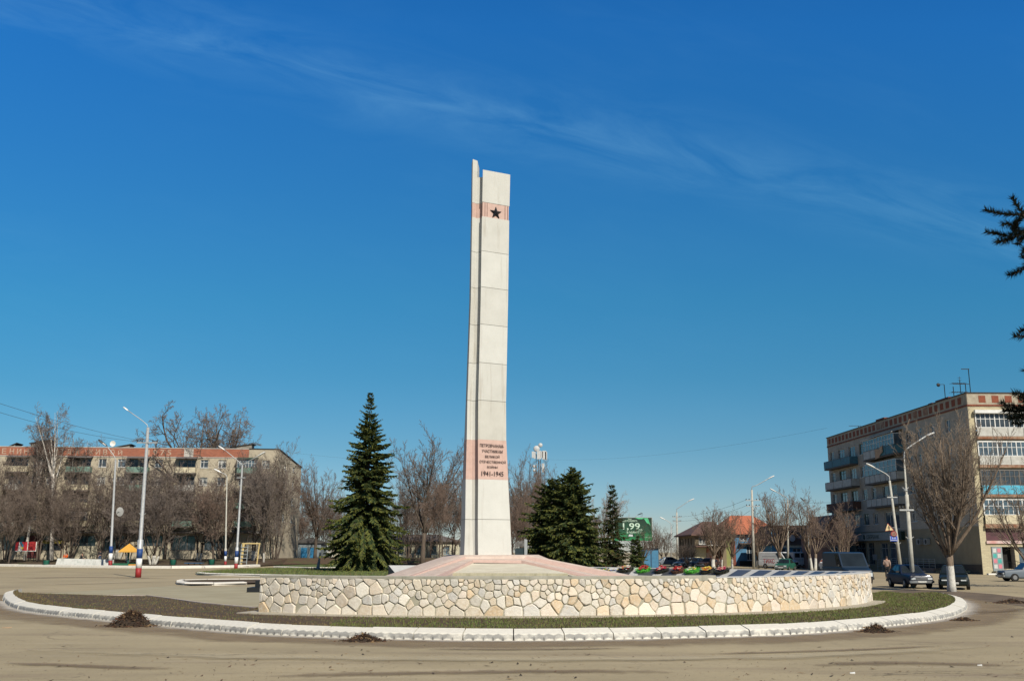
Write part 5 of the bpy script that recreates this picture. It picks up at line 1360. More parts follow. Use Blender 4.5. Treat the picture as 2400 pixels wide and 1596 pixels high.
b = B(); b.obox(RC, uE, 1.05, 2.1, .01, .06, .35, 2.68); dr_ = b.build('open_door', M('door_grey', (.26, .30, .31), .5), blk)
b = B()
for j in range(4):
    for i in range(2): b.obox(RC, uE, 1.15 + i * .45, 1.5 + i * .45, .061, .066, .6 + j * .52, .98 + j * .52, (i + j) % 3)
b.build('door_posters', [M('poster_white', (.6, .6, .58), .7), M('poster_pink', (.62, .2, .25), .7), M('poster_teal', (.06, .4, .36), .7)], dr_)
b = B(); b.obox(RC, uE, 2.1, 3.4, -.9, -.8, .55, 2.7); b.build('doorway', M('dark_doorway', (.012, .012, .012), .9), blk)
b = B(); b.obox(RC, uE, 3.8, 6.5, -.2, -.15, 1.0, 2.7); b.build('shop_window', GLASSB, blk)
b = B(); b.obox(RC, uE, .9, 3.8, .004, .9, 0, .32); b.obox(RC, uE, .9, 3.8, .9, 1.3, 0, .16); b.build('steps', GREYC, blk)
b = B(); b.obox(RC, uE, -.02, 9, .7, 1.1, 0, .14); b.build('door_kerb', WHITE, blk)
b = B()
for s in (2.35, 3.3): 
    p0 = RC + uE * s - V((0, .5, 0)) ; b.tube([p0 + V((0, .4, 1.35)), p0 + V((.5, -1.0, .9)), p0 + V((.5, -1.0, 0))], .025, 5)
    for j in range(5): t = j / 5; c = (p0 + V((0, .4, 1.35))).lerp(p0 + V((.5, -1.0, .9)), t); b.tube([c, V((c.x, c.y, .2))], .015, 4)
b.build('step_railing', DARKM, blk)
# plinth and bank front
b = B(); b.obox(oS, uS, sR(2120, 1300), RL + .003, .003, .06, 0, .95); b.build('plinth', M('plinth_dark', (.05, .042, .036), .9, (.075, .06, .045), 3), blk)
sa, sb = sR(2006, 1256), sR(2113, 1256)
b = B(); b.obox(oS, uS, sa, sb, .003, .45, 3.6, 4.55); b.obox(oS, uS, sb, sb + 1.0, .003, .46, 3.6, 4.56, 1); sgn = b.build('bank_sign', [M('sign_grey', (.36, .40, .39), .5), M('sign_dark_green', (.012, .035, .022), .5)], blk)
b = B(); cs = sR(2054, 1260); c = oS + uS * cs + n_ * .45; put_text(b, 'СБЕРБАНК', c + V((0, 0, 4.06)), uS, .50, sR(2068, 1256) - sR(2038, 1256), 0, .012)
b.build('sign_lettering', M('sign_green_text', (.010, .05, .035), .6), sgn)
b = B(); c = oS + uS * sR(2033.5, 1260) + n_ * .462; k = 24
b.raw([c + uS * (.33 * math.cos(6.283 * i / k)) + V((0, 0, 4.07 + .33 * math.sin(6.283 * i / k))) for i in range(k)], [tuple(range(k))])
b.raw([c + n_ * .004 + uS * (-.16 + .4 * t) + V((0, 0, 4.07 + .06 + .18 * t + d)) for d in (0, .05) for t in (0, .5, 1)], [(0, 1, 4, 3), (1, 2, 5, 4)], 1); b.raw([c + n_ * .004 + uS * (-.24 + .5 * t) + V((0, 0, 4.07 - .1 + .12 * t + d)) for d in (0, .05) for t in (0, .5, 1)], [(0, 1, 4, 3), (1, 2, 5, 4)], 1)
b.build('sign_emblem', [M('emblem_green', (.012, .045, .03), .6), M('emblem_line', (.3, .33, .32), .6)], sgn)
b = B(); b.obox(oS, uS, sR(1975, 1256), sR(1985, 1256), .003, .25, 2.9, 4.4); b.build('blue_sign', M('sign_navy', (.012, .03, .10), .5), blk)
b = B(); b.obox(oS, uS, sR(2047, 1300), sR(2056, 1300), .01, .14, 1.2, 1.9); b.build('wall_box', GALV, blk)
for i, px_ in enumerate((2160, 2177)):
    s = sR(px_, 1268); b = B(); b.obox(oS, uS, s - .45, s + .45, .05, .42, 3.0, 3.65); acu = b.build('air_conditioner', M('ac_grey', (.36, .36, .34), .6), blk)
    b = B(); c = oS + uS * s + n_ * .424 + V((0, 0, 3.32)); k = 16; b.raw([c + uS * (.26 * math.cos(6.283 * i_ / k) + .1) + V((0, 0, .26 * math.sin(6.283 * i_ / k))) for i_ in range(k)], [tuple(range(k))]); b.build('fan_grille', DARKM, acu)
# entrance ramp with steel railing
b = B(); b.obox(oS, uS, sR(2112, 1330), sR(2222, 1330), .07, 1.6, 0, .5); b.build('ramp', M('ramp_stone', (.26, .17, .13), .9, (.2, .14, .1), 2), blk)
b = B(); r0_, r1_ = sR(2085, 1320), sR(2224, 1320)
for i in range(12):
    s = r0_ + (r1_ - r0_) * i / 11; c = oS + uS * s + n_ * 1.5; zb_ = .5 if s > sR(2112, 1330) else .0; b.tube([c + V((0, 0, zb_)), c + V((0, 0, 1.45))], .025, 5)
for z in (.75, 1.0, 1.22, 1.45): b.tube([oS + uS * r0_ + n_ * 1.5 + V((0, 0, z - (.25 if z < 1.4 else .2))), oS + uS * (r0_ + 3) + n_ * 1.5 + V((0, 0, z)), oS + uS * r1_ + n_ * 1.5 + V((0, 0, z))], .022, 5)
b.build('ramp_railing', GALV, blk)
# roof furniture
for px_, py_, w in ((2187, 945, 1.6), (2044, 990, 1.3), (2050, 989, .6), (2160, 955, .5)):
    b = B(); s = sR(px_, py_); zt_ = PH(px_, py_, RC, -uS)[1]; b.obox(oS, uS, s - w, s + w, -1.9, -1.0, 17.3, max(18.5, zt_ + .5))
    b.build('chimney', M('chimney_brick', (.20, .065, .04), .9, (.11, .04, .03), 5), blk)
def aerial(px, py0, py1, kind):
    s = sR(px, py0); c = oS + uS * s - n_ * 1.0; ztop = P(px, py1, c.y).z; b = B(); c0 = c + V((0, 0, 17.3)); c1 = V((c.x, c.y, ztop)); b.tube([c0, c1], .045, 5)
    e = uE
    if kind == 'T': b.tube([c1 + e * -.75, c1 + e * .1], .05, 4)
    if kind == 'dish': b.tube([c1 - e * .5, c1], .03, 4); b.blob(c1 - e * .65 - V((0, 0, .05)), (.22, .1, .22), 0, 8, 4)
    if kind == 'yagi':
        for dz, L_ in ((-.35, 1.5), (-1.3, 1.7)):
            b.tube([c1 + V((0, 0, dz)) - e * L_ * .6, c1 + V((0, 0, dz)) + e * L_ * .4], .035, 4)
            for j in range(7): q_ = c1 + V((0, 0, dz)) + e * L_ * (-.6 + j / 6.5); b.tube([q_ - uS * .5, q_ + uS * .5], .016, 4)
        for dz in (0, .25): b.tube([c1 + V((0, 0, dz)) - e * .2, c1 + V((0, 0, dz)) + e * .2], .02, 4)
        b.tube([c1, c1 + V((0, 0, .4))], .02, 4)
    if kind == 'yagi2': b.tube([c1 - e * 1.3, c1 + e * .4], .04, 4)
    b.build('antenna', DARKM, blk)
aerial(2195, 938, 901, 'dish'); aerial(2215, 935, 906, ''); aerial(2231, 930, 891, 'yagi'); aerial(2243, 928, 900, 'yagi2'); aerial(2253, 925, 865, 'T'); aerial(1995, 1005, 998, 'yagi2')

# ---- left apartment block
LOo = V((-118.0, 174.0 - 23 * math.tan(rad(6)), 0)); uL = V((math.cos(rad(6)), math.sin(rad(6)), 0)); n_L = V((uL.y, -uL.x, 0))
LOx = V((-95.0, 174.0, 0)); s_off = (LOx - LOo).dot(uL)
lb = thing('apartment_block', LOx, 'long tan apartment block with a red parapet lettered in white, behind the left park', 'building')
def sL(px, py=1085): return PH(px, py, LOo, uL)[0]
Lend = sL(654, 1085); zb = .9
ZLW = [(16.75, 18.15), (13.65, 15.05), (10.6, 12.0), (7.5, 8.9)]
cw = []
for px_ in (231, 276, 363, 512, 614): cw.append((sL(px_), sL(px_) + 1.35))
for px_ in (-60, -20, 12, 78, 112, 150, 325, 400, 425, 470): cw.append((sL(px_), sL(px_) + 1.35))
holes = [(a, c, z0, z1) for a, c in cw for z0, z1 in ZLW]
bals = [(sL(160), sL(217)), (sL(20), sL(70)), (sL(300), sL(352)), (sL(415), sL(462)), (sL(558), sL(605))]
clear = lambda h: not any(a - .3 < h[1] and h[0] < c + .3 for a, c in bals)
holes = [h for h in holes if clear(h)]
bh = [(a + .25 + i * (c - a - 2.0), a + 1.75 + i * (c - a - 2.0), z0 - .75 * i, z1) for a, c in bals for i in (0, 1) for z0, z1 in ZLW]
gh = [(s, s + 4.2, 2.4, 5.0) for s in [3 + 5.6 * k for k in range(12)] if s + 4.2 < Lend - 1]
b = B(); facade(b, LOo, uL, Lend, zb - .8, 18.62, holes + bh + gh, .2)
bd = -n_L * 13.5; c0, c1 = LOo, LOo + uL * Lend
endu = V((-uL.y * 0 + .09, 1, 0)).normalized()                          # the end wall turns away to the right
c2 = c1 + endu * 13.5; 
eo = c1; eh_ = [(3.2, 4.5, z0, z1) for z0, z1 in ZLW] + [(8.2, 9.5, z0, z1) for z0, z1 in ZLW]
LE = 13.5
facade(b, c1, endu, LE, zb - .8, 17.6, eh_, .2)
b.face([c1 + V((0, 0, 17.6)), c2 + V((0, 0, 17.6)), c2 + V((0, 0, 17.95)), c1 + V((0, 0, 20.0))], 0, [(0, 17.6), (LE, 17.6), (LE, 18), (0, 20)])
cb_ = [c0 + bd, c2]
b.face([c2, c0 + bd, c0 + bd + V((0, 0, 17.9)), c2 + V((0, 0, 17.9))]); b.face([c0, c0 + bd, c0 + bd + V((0, 0, 17.9)), c0 + V((0, 0, 18.6))])
sP = sL(583, 1070)
facade(b, LOo, uL, Lend, 18.62, 20.12, [(0, sP, 18.62, 20.12), ], .05)
b.build('wall', SILIC, lb)
b = B(); facade(b, LOo - n_L * -.04, uL, sP, 18.62, 20.1, [(sL(430), sL(452), 18.62, 20.1)], .1); pr_ = b.build('parapet', REDBR, lb)
b = B(); b.obox(LOo, uL, sL(430), sL(452), -.1, .02, 18.62, 20.1); b.obox(LOo, uL, 0, sP, -.3, .08, 20.101, 20.22); b.obox(LOo, uL, 0, sP, .042, .07, 18.5, 18.64); b.build('parapet_coping', M('coping_grey', (.46, .44, .40), .8, (.34, .32, .29), 1), lb)
b = B(); LT_ = M('letter_brick', (.46, .35, .27), .9, (.36, .25, .18), 6)
for ch, px_ in list(zip('ЛЕНИН', (-9, 10, 28, 45, 62))) + list(zip('ВСЕГДА', (90, 106, 122, 140, 162, 182))) + list(zip('ЖИВОЙ', (213, 230, 247, 264, 282))) + list(zip('1975', (346, 364, 381, 397))):
    c = LOo + uL * sL(px_, 1058) + n_L * .04; put_text(b, ch, c + V((0, 0, 19.36)), uL, .95, .72, 0, .012)
b.build('parapet_lettering', LT_, pr_)
b = B(); n5 = [c0 + V((0, 0, 20.0)), c1 + V((0, 0, 20.05)), c2 + V((0, 0, 17.97)), c0 + bd + V((0, 0, 17.92))]
b.face([p + V((0, 0, .02)) for p in n5]); b.tube([c1 + V((0, 0, 20.1)), c2 + V((.0, 0, 18.0))], .16, 5); b.obox(LOo, uL, sP, Lend, -.3, .12, 20.121, 20.25); b.build('roof', M('dark_roofing', (.03, .03, .032), .8), lb)
for px0, px1, z in ((66, 108, 21.5), (262, 300, 20.9), (540, 588, 21.2), (18, 30, 20.9)):
    b = B(); a, c = sL(px0, 1045), sL(px1, 1045); q = lambda s, d, zz: LOo + uL * s - n_L * d + V((0, 0, zz))
    b.hexa([q(a, 1, 20.05), q(c, 1, 20.05), q(c, 4, 20.05), q(a, 4, 20.05), q(a, 1, z - .75), q(c, 1, z - .1), q(c, 4, z - .1), q(a, 4, z - .75)]); b.hexa([q(a - .2, .8, z - .74), q(c + .3, .8, z - .09), q(c + .3, 4, z - .09), q(a - .2, 4, z - .74), q(a - .2, .8, z - .6), q(c + .3, .8, z + .05), q(c + .3, 4, z + .05), q(a - .2, 4, z - .6)], 1)
    b.build('roof_hatch', [SILIC, M('hatch_roof', (.04, .036, .034), .8)], lb)
b = B(); c = LOo + uL * sL(263, 1042) - n_L * .6 + V((0, 0, 20.9)); k = 18
b.raw([c + V((0, -.1, 0))] + [c + V((.5 * math.cos(6.283 * i / k), -.25, .5 * math.sin(6.283 * i / k))) for i in range(k)], [(0, i + 1, (i + 1) % k + 1) for i in range(k)]); b.tube([c - V((0, 0, .9)), c], .05, 5); b.build('satellite_dish', WHITE, lb)
for h in holes + eh_:
    oo, uu = (LOo, uL) if h not in eh_ else (c1, endu)
    window(lb, oo, uu, h, (.42,), random.choice((.7, .7, None)), WFRAME, None)
for h in bh: window(lb, LOo, uL, h, (.5,), .72, M('old_white_frame', (.42, .42, .40), .6), GLASS, sill=False)
for i, (a, c) in enumerate(bals):
    for j, (z0, z1) in enumerate(ZLW):
        gz = (i == 4 and j == 0) or random.random() < .25
        pn = PANELG if (i == 4 and j == 0) else random.choice((PANELW, PANELC, PANELC, PANELG))
        rf = (M('green_tin', (.035, .07, .055), .6) if i == 4 else M('grey_tin', (.14, .13, .13), .7)) if j == 0 else None
        balcony(lb, LOo, uL, a, c, z0 - .98, pn, 1.15, .95, gz, rf, 3, 7)
for h in gh: window(lb, LOo, uL, h, (.33, .66), None, M('shop_frame2', (.16, .12, .09), .6), GLASS, .2, .1, False, 'shop_window')
b = B(); b.obox(LOo, uL, 0, Lend - 2, .004, 1.6, 5.35, 5.62); b.build('shop_canopy', M('canopy_dark', (.055, .045, .04), .8, (.30, .29, .27), .6, lo=.6, hi=.7), lb)
for pa_, pb_ in ((160, 240), (335, 397)): b = B(); b.obox(LOo, uL, sL(pa_, 1290), sL(pb_, 1290), .004, .12, 1.0, 3.2); b.build('pale_shop_wall', M('pale_render', (.46, .42, .31), .8, (.38, .34, .25), 1), lb)
b = B(); b.obox(LOo, uL, sL(60, 1262), sL(96, 1262), .004, .14, 1.2, 5.0); b.build('red_shop_front', M('shop_dark_red', (.14, .02, .02), .7, (.06, .015, .015), 2), lb)
b = B(); b.obox(LOo, uL, sL(100, 1268), sL(152, 1268), .004, .14, 3.6, 4.2); b.build('yellow_fascia', M('fascia_yellow', (.30, .24, .02), .7, (.16, .13, .03), 1), lb)

# ---- smaller houses
def hip_roof(b, o, u, L, D, z0, z1, over=.5, ridge=None, mi=0, th=.18):
    n = V((u.y, -u.x, 0)); q = lambda s, d, z: V((o.x, o.y, 0)) + u * s - n * d + V((0, 0, z))
    e = [q(-over, -over, z0), q(L + over, -over, z0), q(L + over, D + over, z0), q(-over, D + over, z0)]
    ra, rb = ridge or (D / 2, L - D / 2)
    r = [q(ra, D / 2, z1), q(rb, D / 2, z1)]
    b.face([e[0], e[1], r[1], r[0]], mi, [(0, 0), (L, 0), (rb, D / 2), (ra, D / 2)]); b.face([e[1], e[2], r[1]], mi, [(0, 0), (D, 0), (D / 2, D / 2)]); b.face([e[2], e[3], r[0], r[1]], mi, [(0, 0), (L, 0), (ra, D / 2), (rb, D / 2)]); b.face([e[3], e[0], r[0]], mi, [(0, 0), (D, 0), (D / 2, D / 2)])
    f = [p - V((0, 0, th)) for p in e]
    for j in range(4): b.face([f[j], f[(j + 1) % 4], e[(j + 1) % 4], e[j]], mi, [(0, 0), (1, 0), (1, .2), (0, .2)])
    b.face(list(reversed(f)), mi, [(0, 0), (1, 0), (1, 1), (0, 1)])
def shell(b, o, u, L, D, z0, z1, fh=(), lh=(), rh=(), mi=0):
    n = V((u.y, -u.x, 0)); A_ = o; Bq = o + u * L; Cq = Bq - n * D; Dq = o - n * D
    facade(b, A_, u, L, z0, z1, fh, .15, mi); facade(b, Dq, n, D, z0, z1, lh, .15, mi); facade(b, Bq, -n, D, z0, z1, rh, .15, mi); facade(b, Cq, -u, L, z0, z1, (), .15, mi)
    return Dq, n
def tile_mat(name, c1, c2):
    m, nt, bs = new_mat(name); bs.inputs['Roughness'].default_value = .8
    tc_ = nd(nt, 'ShaderNodeTexCoord'); wv = nd(nt, 'ShaderNodeTexWave', bands_direction='X'); wv.inputs['Scale'].default_value = .8; wv.inputs['Distortion'].default_value = .6; nt.links.new(tc_.outputs['UV'], wv.inputs['Vector'])
    base = mixc(nt, c1, c2, stepf(nt, noise_n(nt, coords(nt), .7, 6, .7), .35, .65)); base = mixc(nt, base, tuple(x * .7 for x in c1), wm(nt, wv.outputs['Fac'], .4)); nt.links.new(base, bs.inputs['Base Color']); return m
TILO = tile_mat('orange_tiles', (.50, .16, .08), (.40, .13, .07)); TILB = tile_mat('brown_tiles', (.16, .085, .065), (.12, .07, .055)); TILD = tile_mat('brown_mansard', (.13, .085, .06), (.10, .065, .05))
u0 = V((1, 0, 0))
def X_(px, Y): return XZ(px, 3, Y)
random.seed(9)
# brown roofed two storey house
Y = 152; o = V((X_(1629, Y), Y, 0)); L = X_(1702, Y) - o.x; D = 15; ze = P(1640, 1252, Y).z
h1 = thing('house', o, 'dark two storey house with a low brown hipped roof, left of the green facade', 'house')
lw = [(1.4 + 2.5 * k, 2.5 + 2.5 * k, z0, z0 + 1.35) for k in range(5) for z0 in (.8, 2.9)]; fw_ = [(.6, 1.6, 3.3, 4.5), (2.3, 3.3, 3.3, 4.5)]
fdoor = [(2.9, 4.1, .1, 2.5)]
b = B(); Dq, n = shell(b, o, u0, L, D, 0, ze, fw_ + fdoor, lw); b.build('wall', M('tan_render', (.22, .175, .115), .9, (.17, .135, .09), .8), h1)
b = B(); hip_roof(b, o, u0, L + .2, D, ze, P(1680, 1222, Y + D / 2).z, .6, (2.6, L - .3)); b.build('roof', TILB, h1)
for h in fw_: window(h1, o, u0, h)
for h in lw: window(h1, Dq, n, h, frame=M('dark_frame', (.10, .09, .08), .7), sill=False)
window(h1, o, u0, fdoor[0], (), None, M('door_brown', (.14, .05, .03), .6), M('door_panel', (.10, .04, .025), .6), sill=False, name='door')
b = B(); b.box(o.x - .2, Y - 1.6, 2.9, o.x + L, Y - .003, 3.1); b.box(o.x + 1.6, Y - 1.9, 3.1, o.x + 3.4, Y - .4, 3.18, 1); b.build('porch_roof', [M('porch_brown', (.14, .08, .06), .8), WHITE], h1)
b = B(); b.box(o.x - .1, Y - .12, .1, o.x + 1.6, Y - .003, 2.8); b.box(o.x + 1.65, Y - .14, .1, o.x + 2.6, Y - .003, 2.8, 1); b.build('entrance_panel', [M('pale_yellow', (.58, .54, .36), .8), M('brick_red_panel', (.35, .11, .06), .9, (.5, .45, .4), 2)], h1)
# green and blue shop house with the orange roof
Y = 164; o = V((X_(1697, Y), Y, 0)); L = X_(1826, Y) - o.x; D = 13; ze = P(1760, 1249, Y).z
h2 = thing('house', o, 'shop house with an orange hipped roof, green walled at left and blue at right', 'house')
fh = [(2.6 + 2.0 * k, 3.7 + 2.0 * k, 3.95, 5.0) for k in range(3)] + [(3.6 + 1.25 * k, 4.5 + 1.25 * k, .9, 3.2) for k in range(4)]
b = B(); shell(b, o, u0, L, D, 0, ze, [h for h in fh if h[0] < L - 1.2], [(2, 3.2, 3.6, 4.9), (6, 7.2, 3.6, 4.9)]); b.build('wall', M('blue_render', (.07, .21, .36), .8, (.055, .16, .28), 1), h2)
b = B(); b.box(o.x - .05, Y - .06, 0, o.x + 1.7, Y - .003, ze); b.build('green_wall', M('green_render', (.17, .22, .08), .85, (.26, .25, .09), 1.2), h2)
b = B(); b.box(o.x + 1.2, Y - .4, 0, o.x + 1.75, Y - .062, 3.9); b.build('brick_pier', M('pier_brick', (.20, .06, .04), .9, (.14, .05, .035), 4), h2)
b = B(); hip_roof(b, o, u0, L, D, ze, P(1760, 1208, Y + D / 2).z, .6, (L * .3, L * .72)); b.build('roof', TILO, h2)
for h in fh:
    if h[0] < L - 1.2: window(h2, o, u0, h)
b = B(); b.box(o.x + 2.4, Y - .8, 3.42, o.x + L, Y - .003, 3.6); b.build('shop_awning', M('awning_brown', (.12, .085, .065), .8), h2)
b = B(); b.box(o.x + 2.4, Y - .35, 0, o.x + L, Y - .003, .8); b.build('plinth', M('plinth_navy', (.02, .02, .022), .8), h2)
b = B(); k = 20; c = V((o.x + L * .52, Y - .03, 3.9)); b.raw([c + V((.7 * math.cos(6.283 * i / k), 0, .7 * math.sin(6.283 * i / k))) for i in range(k)] , [tuple(range(k))]); b.build('round_sign', M('round_sign_blue', (.012, .03, .10), .5), h2)
# blue house with the brown mansard
Y = 150; o = V((X_(1808, Y), Y, 0)); L = X_(1938, Y) - o.x; D = 12; ze = P(1870, 1278, Y).z; zr = P(1870, 1231, Y + 3).z
h3 = thing('house', o, 'bright blue house with a steep brown mansard roof, behind the two white vans', 'house')
fh = [(.9 + 2.2 * k, 2.1 + 2.2 * k, 1.2, 2.7) for k in range(3)]
b = B(); shell(b, o, u0, L, D, 0, ze, fh, [(3, 4.2, 1.2, 2.7)]); b.build('wall', M('bright_blue_render', (.055, .26, .46), .75, (.045, .21, .38), 1), h3)
b = B(); b.box(o.x - .1, Y - .22, ze - .28, o.x + L + .1, Y - .003, ze + .02); b.build('white_eaves', WHITE, h3)
b = B(); q = lambda x, y, z: V((o.x + x, Y + y, z))
b.hexa([q(-.3, -.5, ze + .03), q(L + .3, -.5, ze + .03), q(L + .3, D + .5, ze + .03), q(-.3, D + .5, ze + .03), q(.9, 2.2, zr), q(L - .9, 2.2, zr), q(L - .9, D - 2.2, zr), q(.9, D - 2.2, zr)]); b.build('roof', TILD, h3)
for xx in (X_(1815, Y) - o.x, X_(1893, Y) - o.x):
    b = B(); b.box(o.x + xx - .45, Y - .35, 0, o.x + xx + .45, Y - .01, ze + 2.5); b.build('blue_pilaster', M('pilaster_blue', (.08, .30, .50), .7), h3)
xx = X_(1857, Y) - o.x; b = B(); zz = P(1857, 1268, Y).z; b.hexa([q(xx - .65, -.2, zz), q(xx + .65, -.2, zz), q(xx + .65, 2.2, zz), q(xx - .65, 2.2, zz), q(xx - .65, -.2, zz + .75), q(xx + .65, -.2, zz + .75), q(xx + .65, 2.2, zz + .75), q(xx - .65, 2.2, zz + .75)])
b.face([q(xx - .8, -.35, zz + .75), q(xx, -.35, zz + 1.4), q(xx, 2.2, zz + 1.4), q(xx - .8, 2.2, zz + .75)]); b.face([q(xx + .8, -.35, zz + .75), q(xx, -.35, zz + 1.4), q(xx, 2.2, zz + 1.4), q(xx + .8, 2.2, zz + .75)]); dm = b.build('dormer', TILD, h3)
b = B(); k = 14; c = q(xx, -.21, zz + .45); b.raw([c + V((.42 * math.cos(6.283 * i / k), 0, .5 * math.sin(6.283 * i / k))) for i in range(k)], [tuple(range(k))]); b.build('dormer_window', M('pale_pane', (.45, .5, .55), .3), dm)
for h in fh: window(h3, o, u0, h, (.5,), None)
b = B(); b.box(X_(1898, Y), Y - 1.4, ze + .9, X_(1935, Y), Y - .6, ze + 2.3); bx_ = b.build('roof_cabin', M('cabin_blue', (.06, .24, .40), .7), h3)
b = B()
for k in range(4): b.box(X_(1898, Y) + .15 + k * .45, Y - 1.43, ze + 1.2, X_(1898, Y) + .45 + k * .45, Y - 1.402, ze + 2.2)
b.build('cabin_panes', M('white_pane', (.6, .62, .6), .4), bx_)
b = B(); b.box(o.x - .15, Y - .5, 0, o.x + L + .15, Y - .36, .85); b.build('plinth', M('plinth_red_brick', (.20, .075, .05), .9, (.15, .06, .045), 3), h3)
# small pink gable beside the apartment block
Y = 132; o = V((X_(1925, Y), Y, 0)); h4 = thing('house', o, 'small pinkish gabled house between the blue house and the right apartment block', 'house')
b = B(); shell(b, o, u0, 3.6, 9, 0, 4.4, [(1, 2.2, 1.2, 2.8)], [(2, 3.4, 1.2, 2.8)]); q = lambda x, y, z: V((o.x + x, Y + y, z)); b.face([q(0, 0, 4.4), q(3.6, 0, 4.4), q(1.8, 0, 6.7)]); b.build('wall', M('pink_render', (.34, .20, .16), .9, (.27, .16, .13), 1), h4)
window(h4, o, u0, (1, 2.2, 1.2, 2.8))
b = B(); b.face([q(-.4, -.4, 4.0), q(1.8, -.4, 6.85), q(1.8, 9.3, 6.85), q(-.4, 9.3, 4.0)]); b.face([q(4.0, -.4, 4.0), q(1.8, -.4, 6.85), q(1.8, 9.3, 6.85), q(4.0, 9.3, 4.0)]); ro_ = b.build('roof', TILD, h4)
mo = ro_.modifiers.new('Solidify', 'SOLIDIFY'); mo.thickness = .12
# yellow house behind the broad spruce
Y = 195; o = V((X_(1381, Y), Y, 0)); h5 = thing('house', o, 'narrow pale yellow house with a grey eave behind the broad spruce', 'house'); ze = P(1390, 1221, Y).z
b = B(); shell(b, o, u0, X_(1403, Y) - o.x, 10, 0, ze, [(.5, 1.3, 5, 6.6)], [(2, 3, 5, 6.6), (6, 7, 5, 6.6)]); b.build('wall', M('yellow_render', (.56, .49, .27), .85, (.48, .42, .24), .8), h5)
window(h5, o, u0, (.5, 1.3, 5, 6.6)); b = B(); hip_roof(b, o, u0, X_(1403, Y) - o.x, 10, ze, ze + 1.3, .8, (.8, 1.0)); b.build('roof', M('slate_grey', (.10, .10, .10), .8), h5)
# long low white house behind the left lawn
Y = 205; o = V((X_(776, Y), Y, park_z(X_(776, Y), Y))); L = X_(1075, Y) - o.x; h6 = thing('house', o, 'long low whitewashed house with blue framed windows behind the spruce and the shaft', 'house')
wh = [(X_(p_, Y) - o.x, X_(p_, Y) - o.x + 1.15, 1.7, 3.4) for p_ in (800, 832, 865, 900, 932, 975, 1010, 1040)]
b = B(); shell(b, V((o.x, Y, 0)), u0, L, 9, .2, 4.3, wh, []); b.build('wall', M('cream_whitewash', (.66, .62, .47), .85, (.56, .52, .38), .7), h6)
b = B(); hip_roof(b, V((o.x, Y, 0)), u0, L, 9, 4.3, 5.7, .5); b.build('roof', M('grey_roof', (.14, .12, .11), .85, (.10, .085, .08), 1), h6)
for h in wh: window(h6, V((o.x, Y, 0)), u0, h, (.5,), .7, M('blue_frame', (.05, .17, .28), .6))
# blue gate building / garages
Y = 196; o = V((X_(686, Y), Y, park_z(X_(686, Y), Y))); L = X_(752, Y) - o.x; h7 = thing('shed', o, 'grey shed with bright blue doors left of the tall spruce', 'shed')
b = B(); shell(b, V((o.x, Y, 0)), u0, L, 6, .4, 4.0, [(1.6, 2.8, .5, 3.0), (3.4, 4.4, .5, 3.0)]); b.build('wall', M('shed_grey', (.20, .23, .24), .85, (.15, .18, .2), 1), h7)
b = B(); hip_roof(b, V((o.x, Y, 0)), u0, L, 6, 4.0, 5.0, .3, (3, L - 3)); b.build('roof', M('shed_roof', (.07, .065, .06), .85), h7)
for a, c in ((1.6, 2.8), (3.4, 4.4)): b = B(); b.box(o.x + a, Y - .06, .5, o.x + c, Y + .05, 3.0); b.build('door', M('door_blue', (.02, .18, .36), .6, (.02, .14, .28), 2), h7)
Y = 138; o = V((X_(1506, Y), Y, 0)); h8 = thing('garage', o, 'pair of blue metal garages behind the wreaths, under the billboard', 'garage')
b = B(); b.box(o.x, Y, 0, X_(1543, Y), Y + 5, 2.6); b.build('body', M('garage_blue_dark', (.03, .10, .18), .7), h8)
for k in range(2):
    x0 = o.x + .12 + k * (X_(1543, Y) - o.x) / 2; b = B(); b.box(x0, Y - .05, .05, x0 + (X_(1543, Y) - o.x) / 2 - .2, Y - .002, 2.35); b.build('door', M('garage_blue', (.05, .19, .33), .7, (.04, .15, .27), 2), h8)
b = B(); b.box(o.x - .1, Y - .15, 2.602, X_(1543, Y) + .1, Y + 5.1, 2.72); b.build('roof', DARKM, h8)
Y = 122; o = V((X_(1418, Y), Y, 0)); kb = thing('kiosk', o, 'small red corrugated kiosk at the foot of the thin spruce', 'kiosk'); w_ = X_(1441, Y) - o.x
b = B()
for k in range(8): b.box(o.x + w_ * k / 8, Y - .03 * (k % 2), 0, o.x + w_ * (k + 1) / 8, Y + 2, P(1430, 1313, Y).z)
b.build('wall', M('red_sheet', (.36, .09, .06), .7, (.28, .07, .05), 2), kb); b = B(); b.box(o.x - .1, Y - .2, P(1430, 1313, Y).z + .003, o.x + w_ + .1, Y + 2.2, P(1430, 1313, Y).z + .1); b.build('roof', DARKM, kb)

# ------------------------------------------------------------------ billboard
Y = 128; x0, x1 = XZ(1438, 6, Y), XZ(1529, 6, Y); z0, z1 = P(1480, 1268, Y).z, P(1480, 1212, Y).z
bb_ = thing('billboard', V(((x0 + x1) / 2, Y, 0)), 'green advertising billboard with big white figures, partly behind the thin spruce', 'billboard')
b = B(); b.box(x0, Y, z0, x1, Y + .3, z1); b.build('frame', M('billboard_frame', (.35, .36, .35), .6), bb_)
m, nt, bs = new_mat('poster_green'); bs.inputs['Roughness'].default_value = .5; tc_ = nd(nt, 'ShaderNodeTexCoord'); sp_ = nd(nt, 'ShaderNodeSeparateXYZ'); nt.links.new(tc_.outputs['Generated'], sp_.inputs[0])
gr = ramp(nt, sp_.outputs[2], [(0, (.02, .20, .07)), (.22, (.015, .17, .06)), (.4, (.008, .06, .028)), (1, (.004, .02, .012))]); nt.links.new(mixc(nt, gr, (.012, .11, .045), wm(nt, stepf(nt, noise_n(nt, coords(nt, 'Object', (1.2, 1, .3)), .9, 4), .5, .75), .6)), bs.inputs['Base Color'])
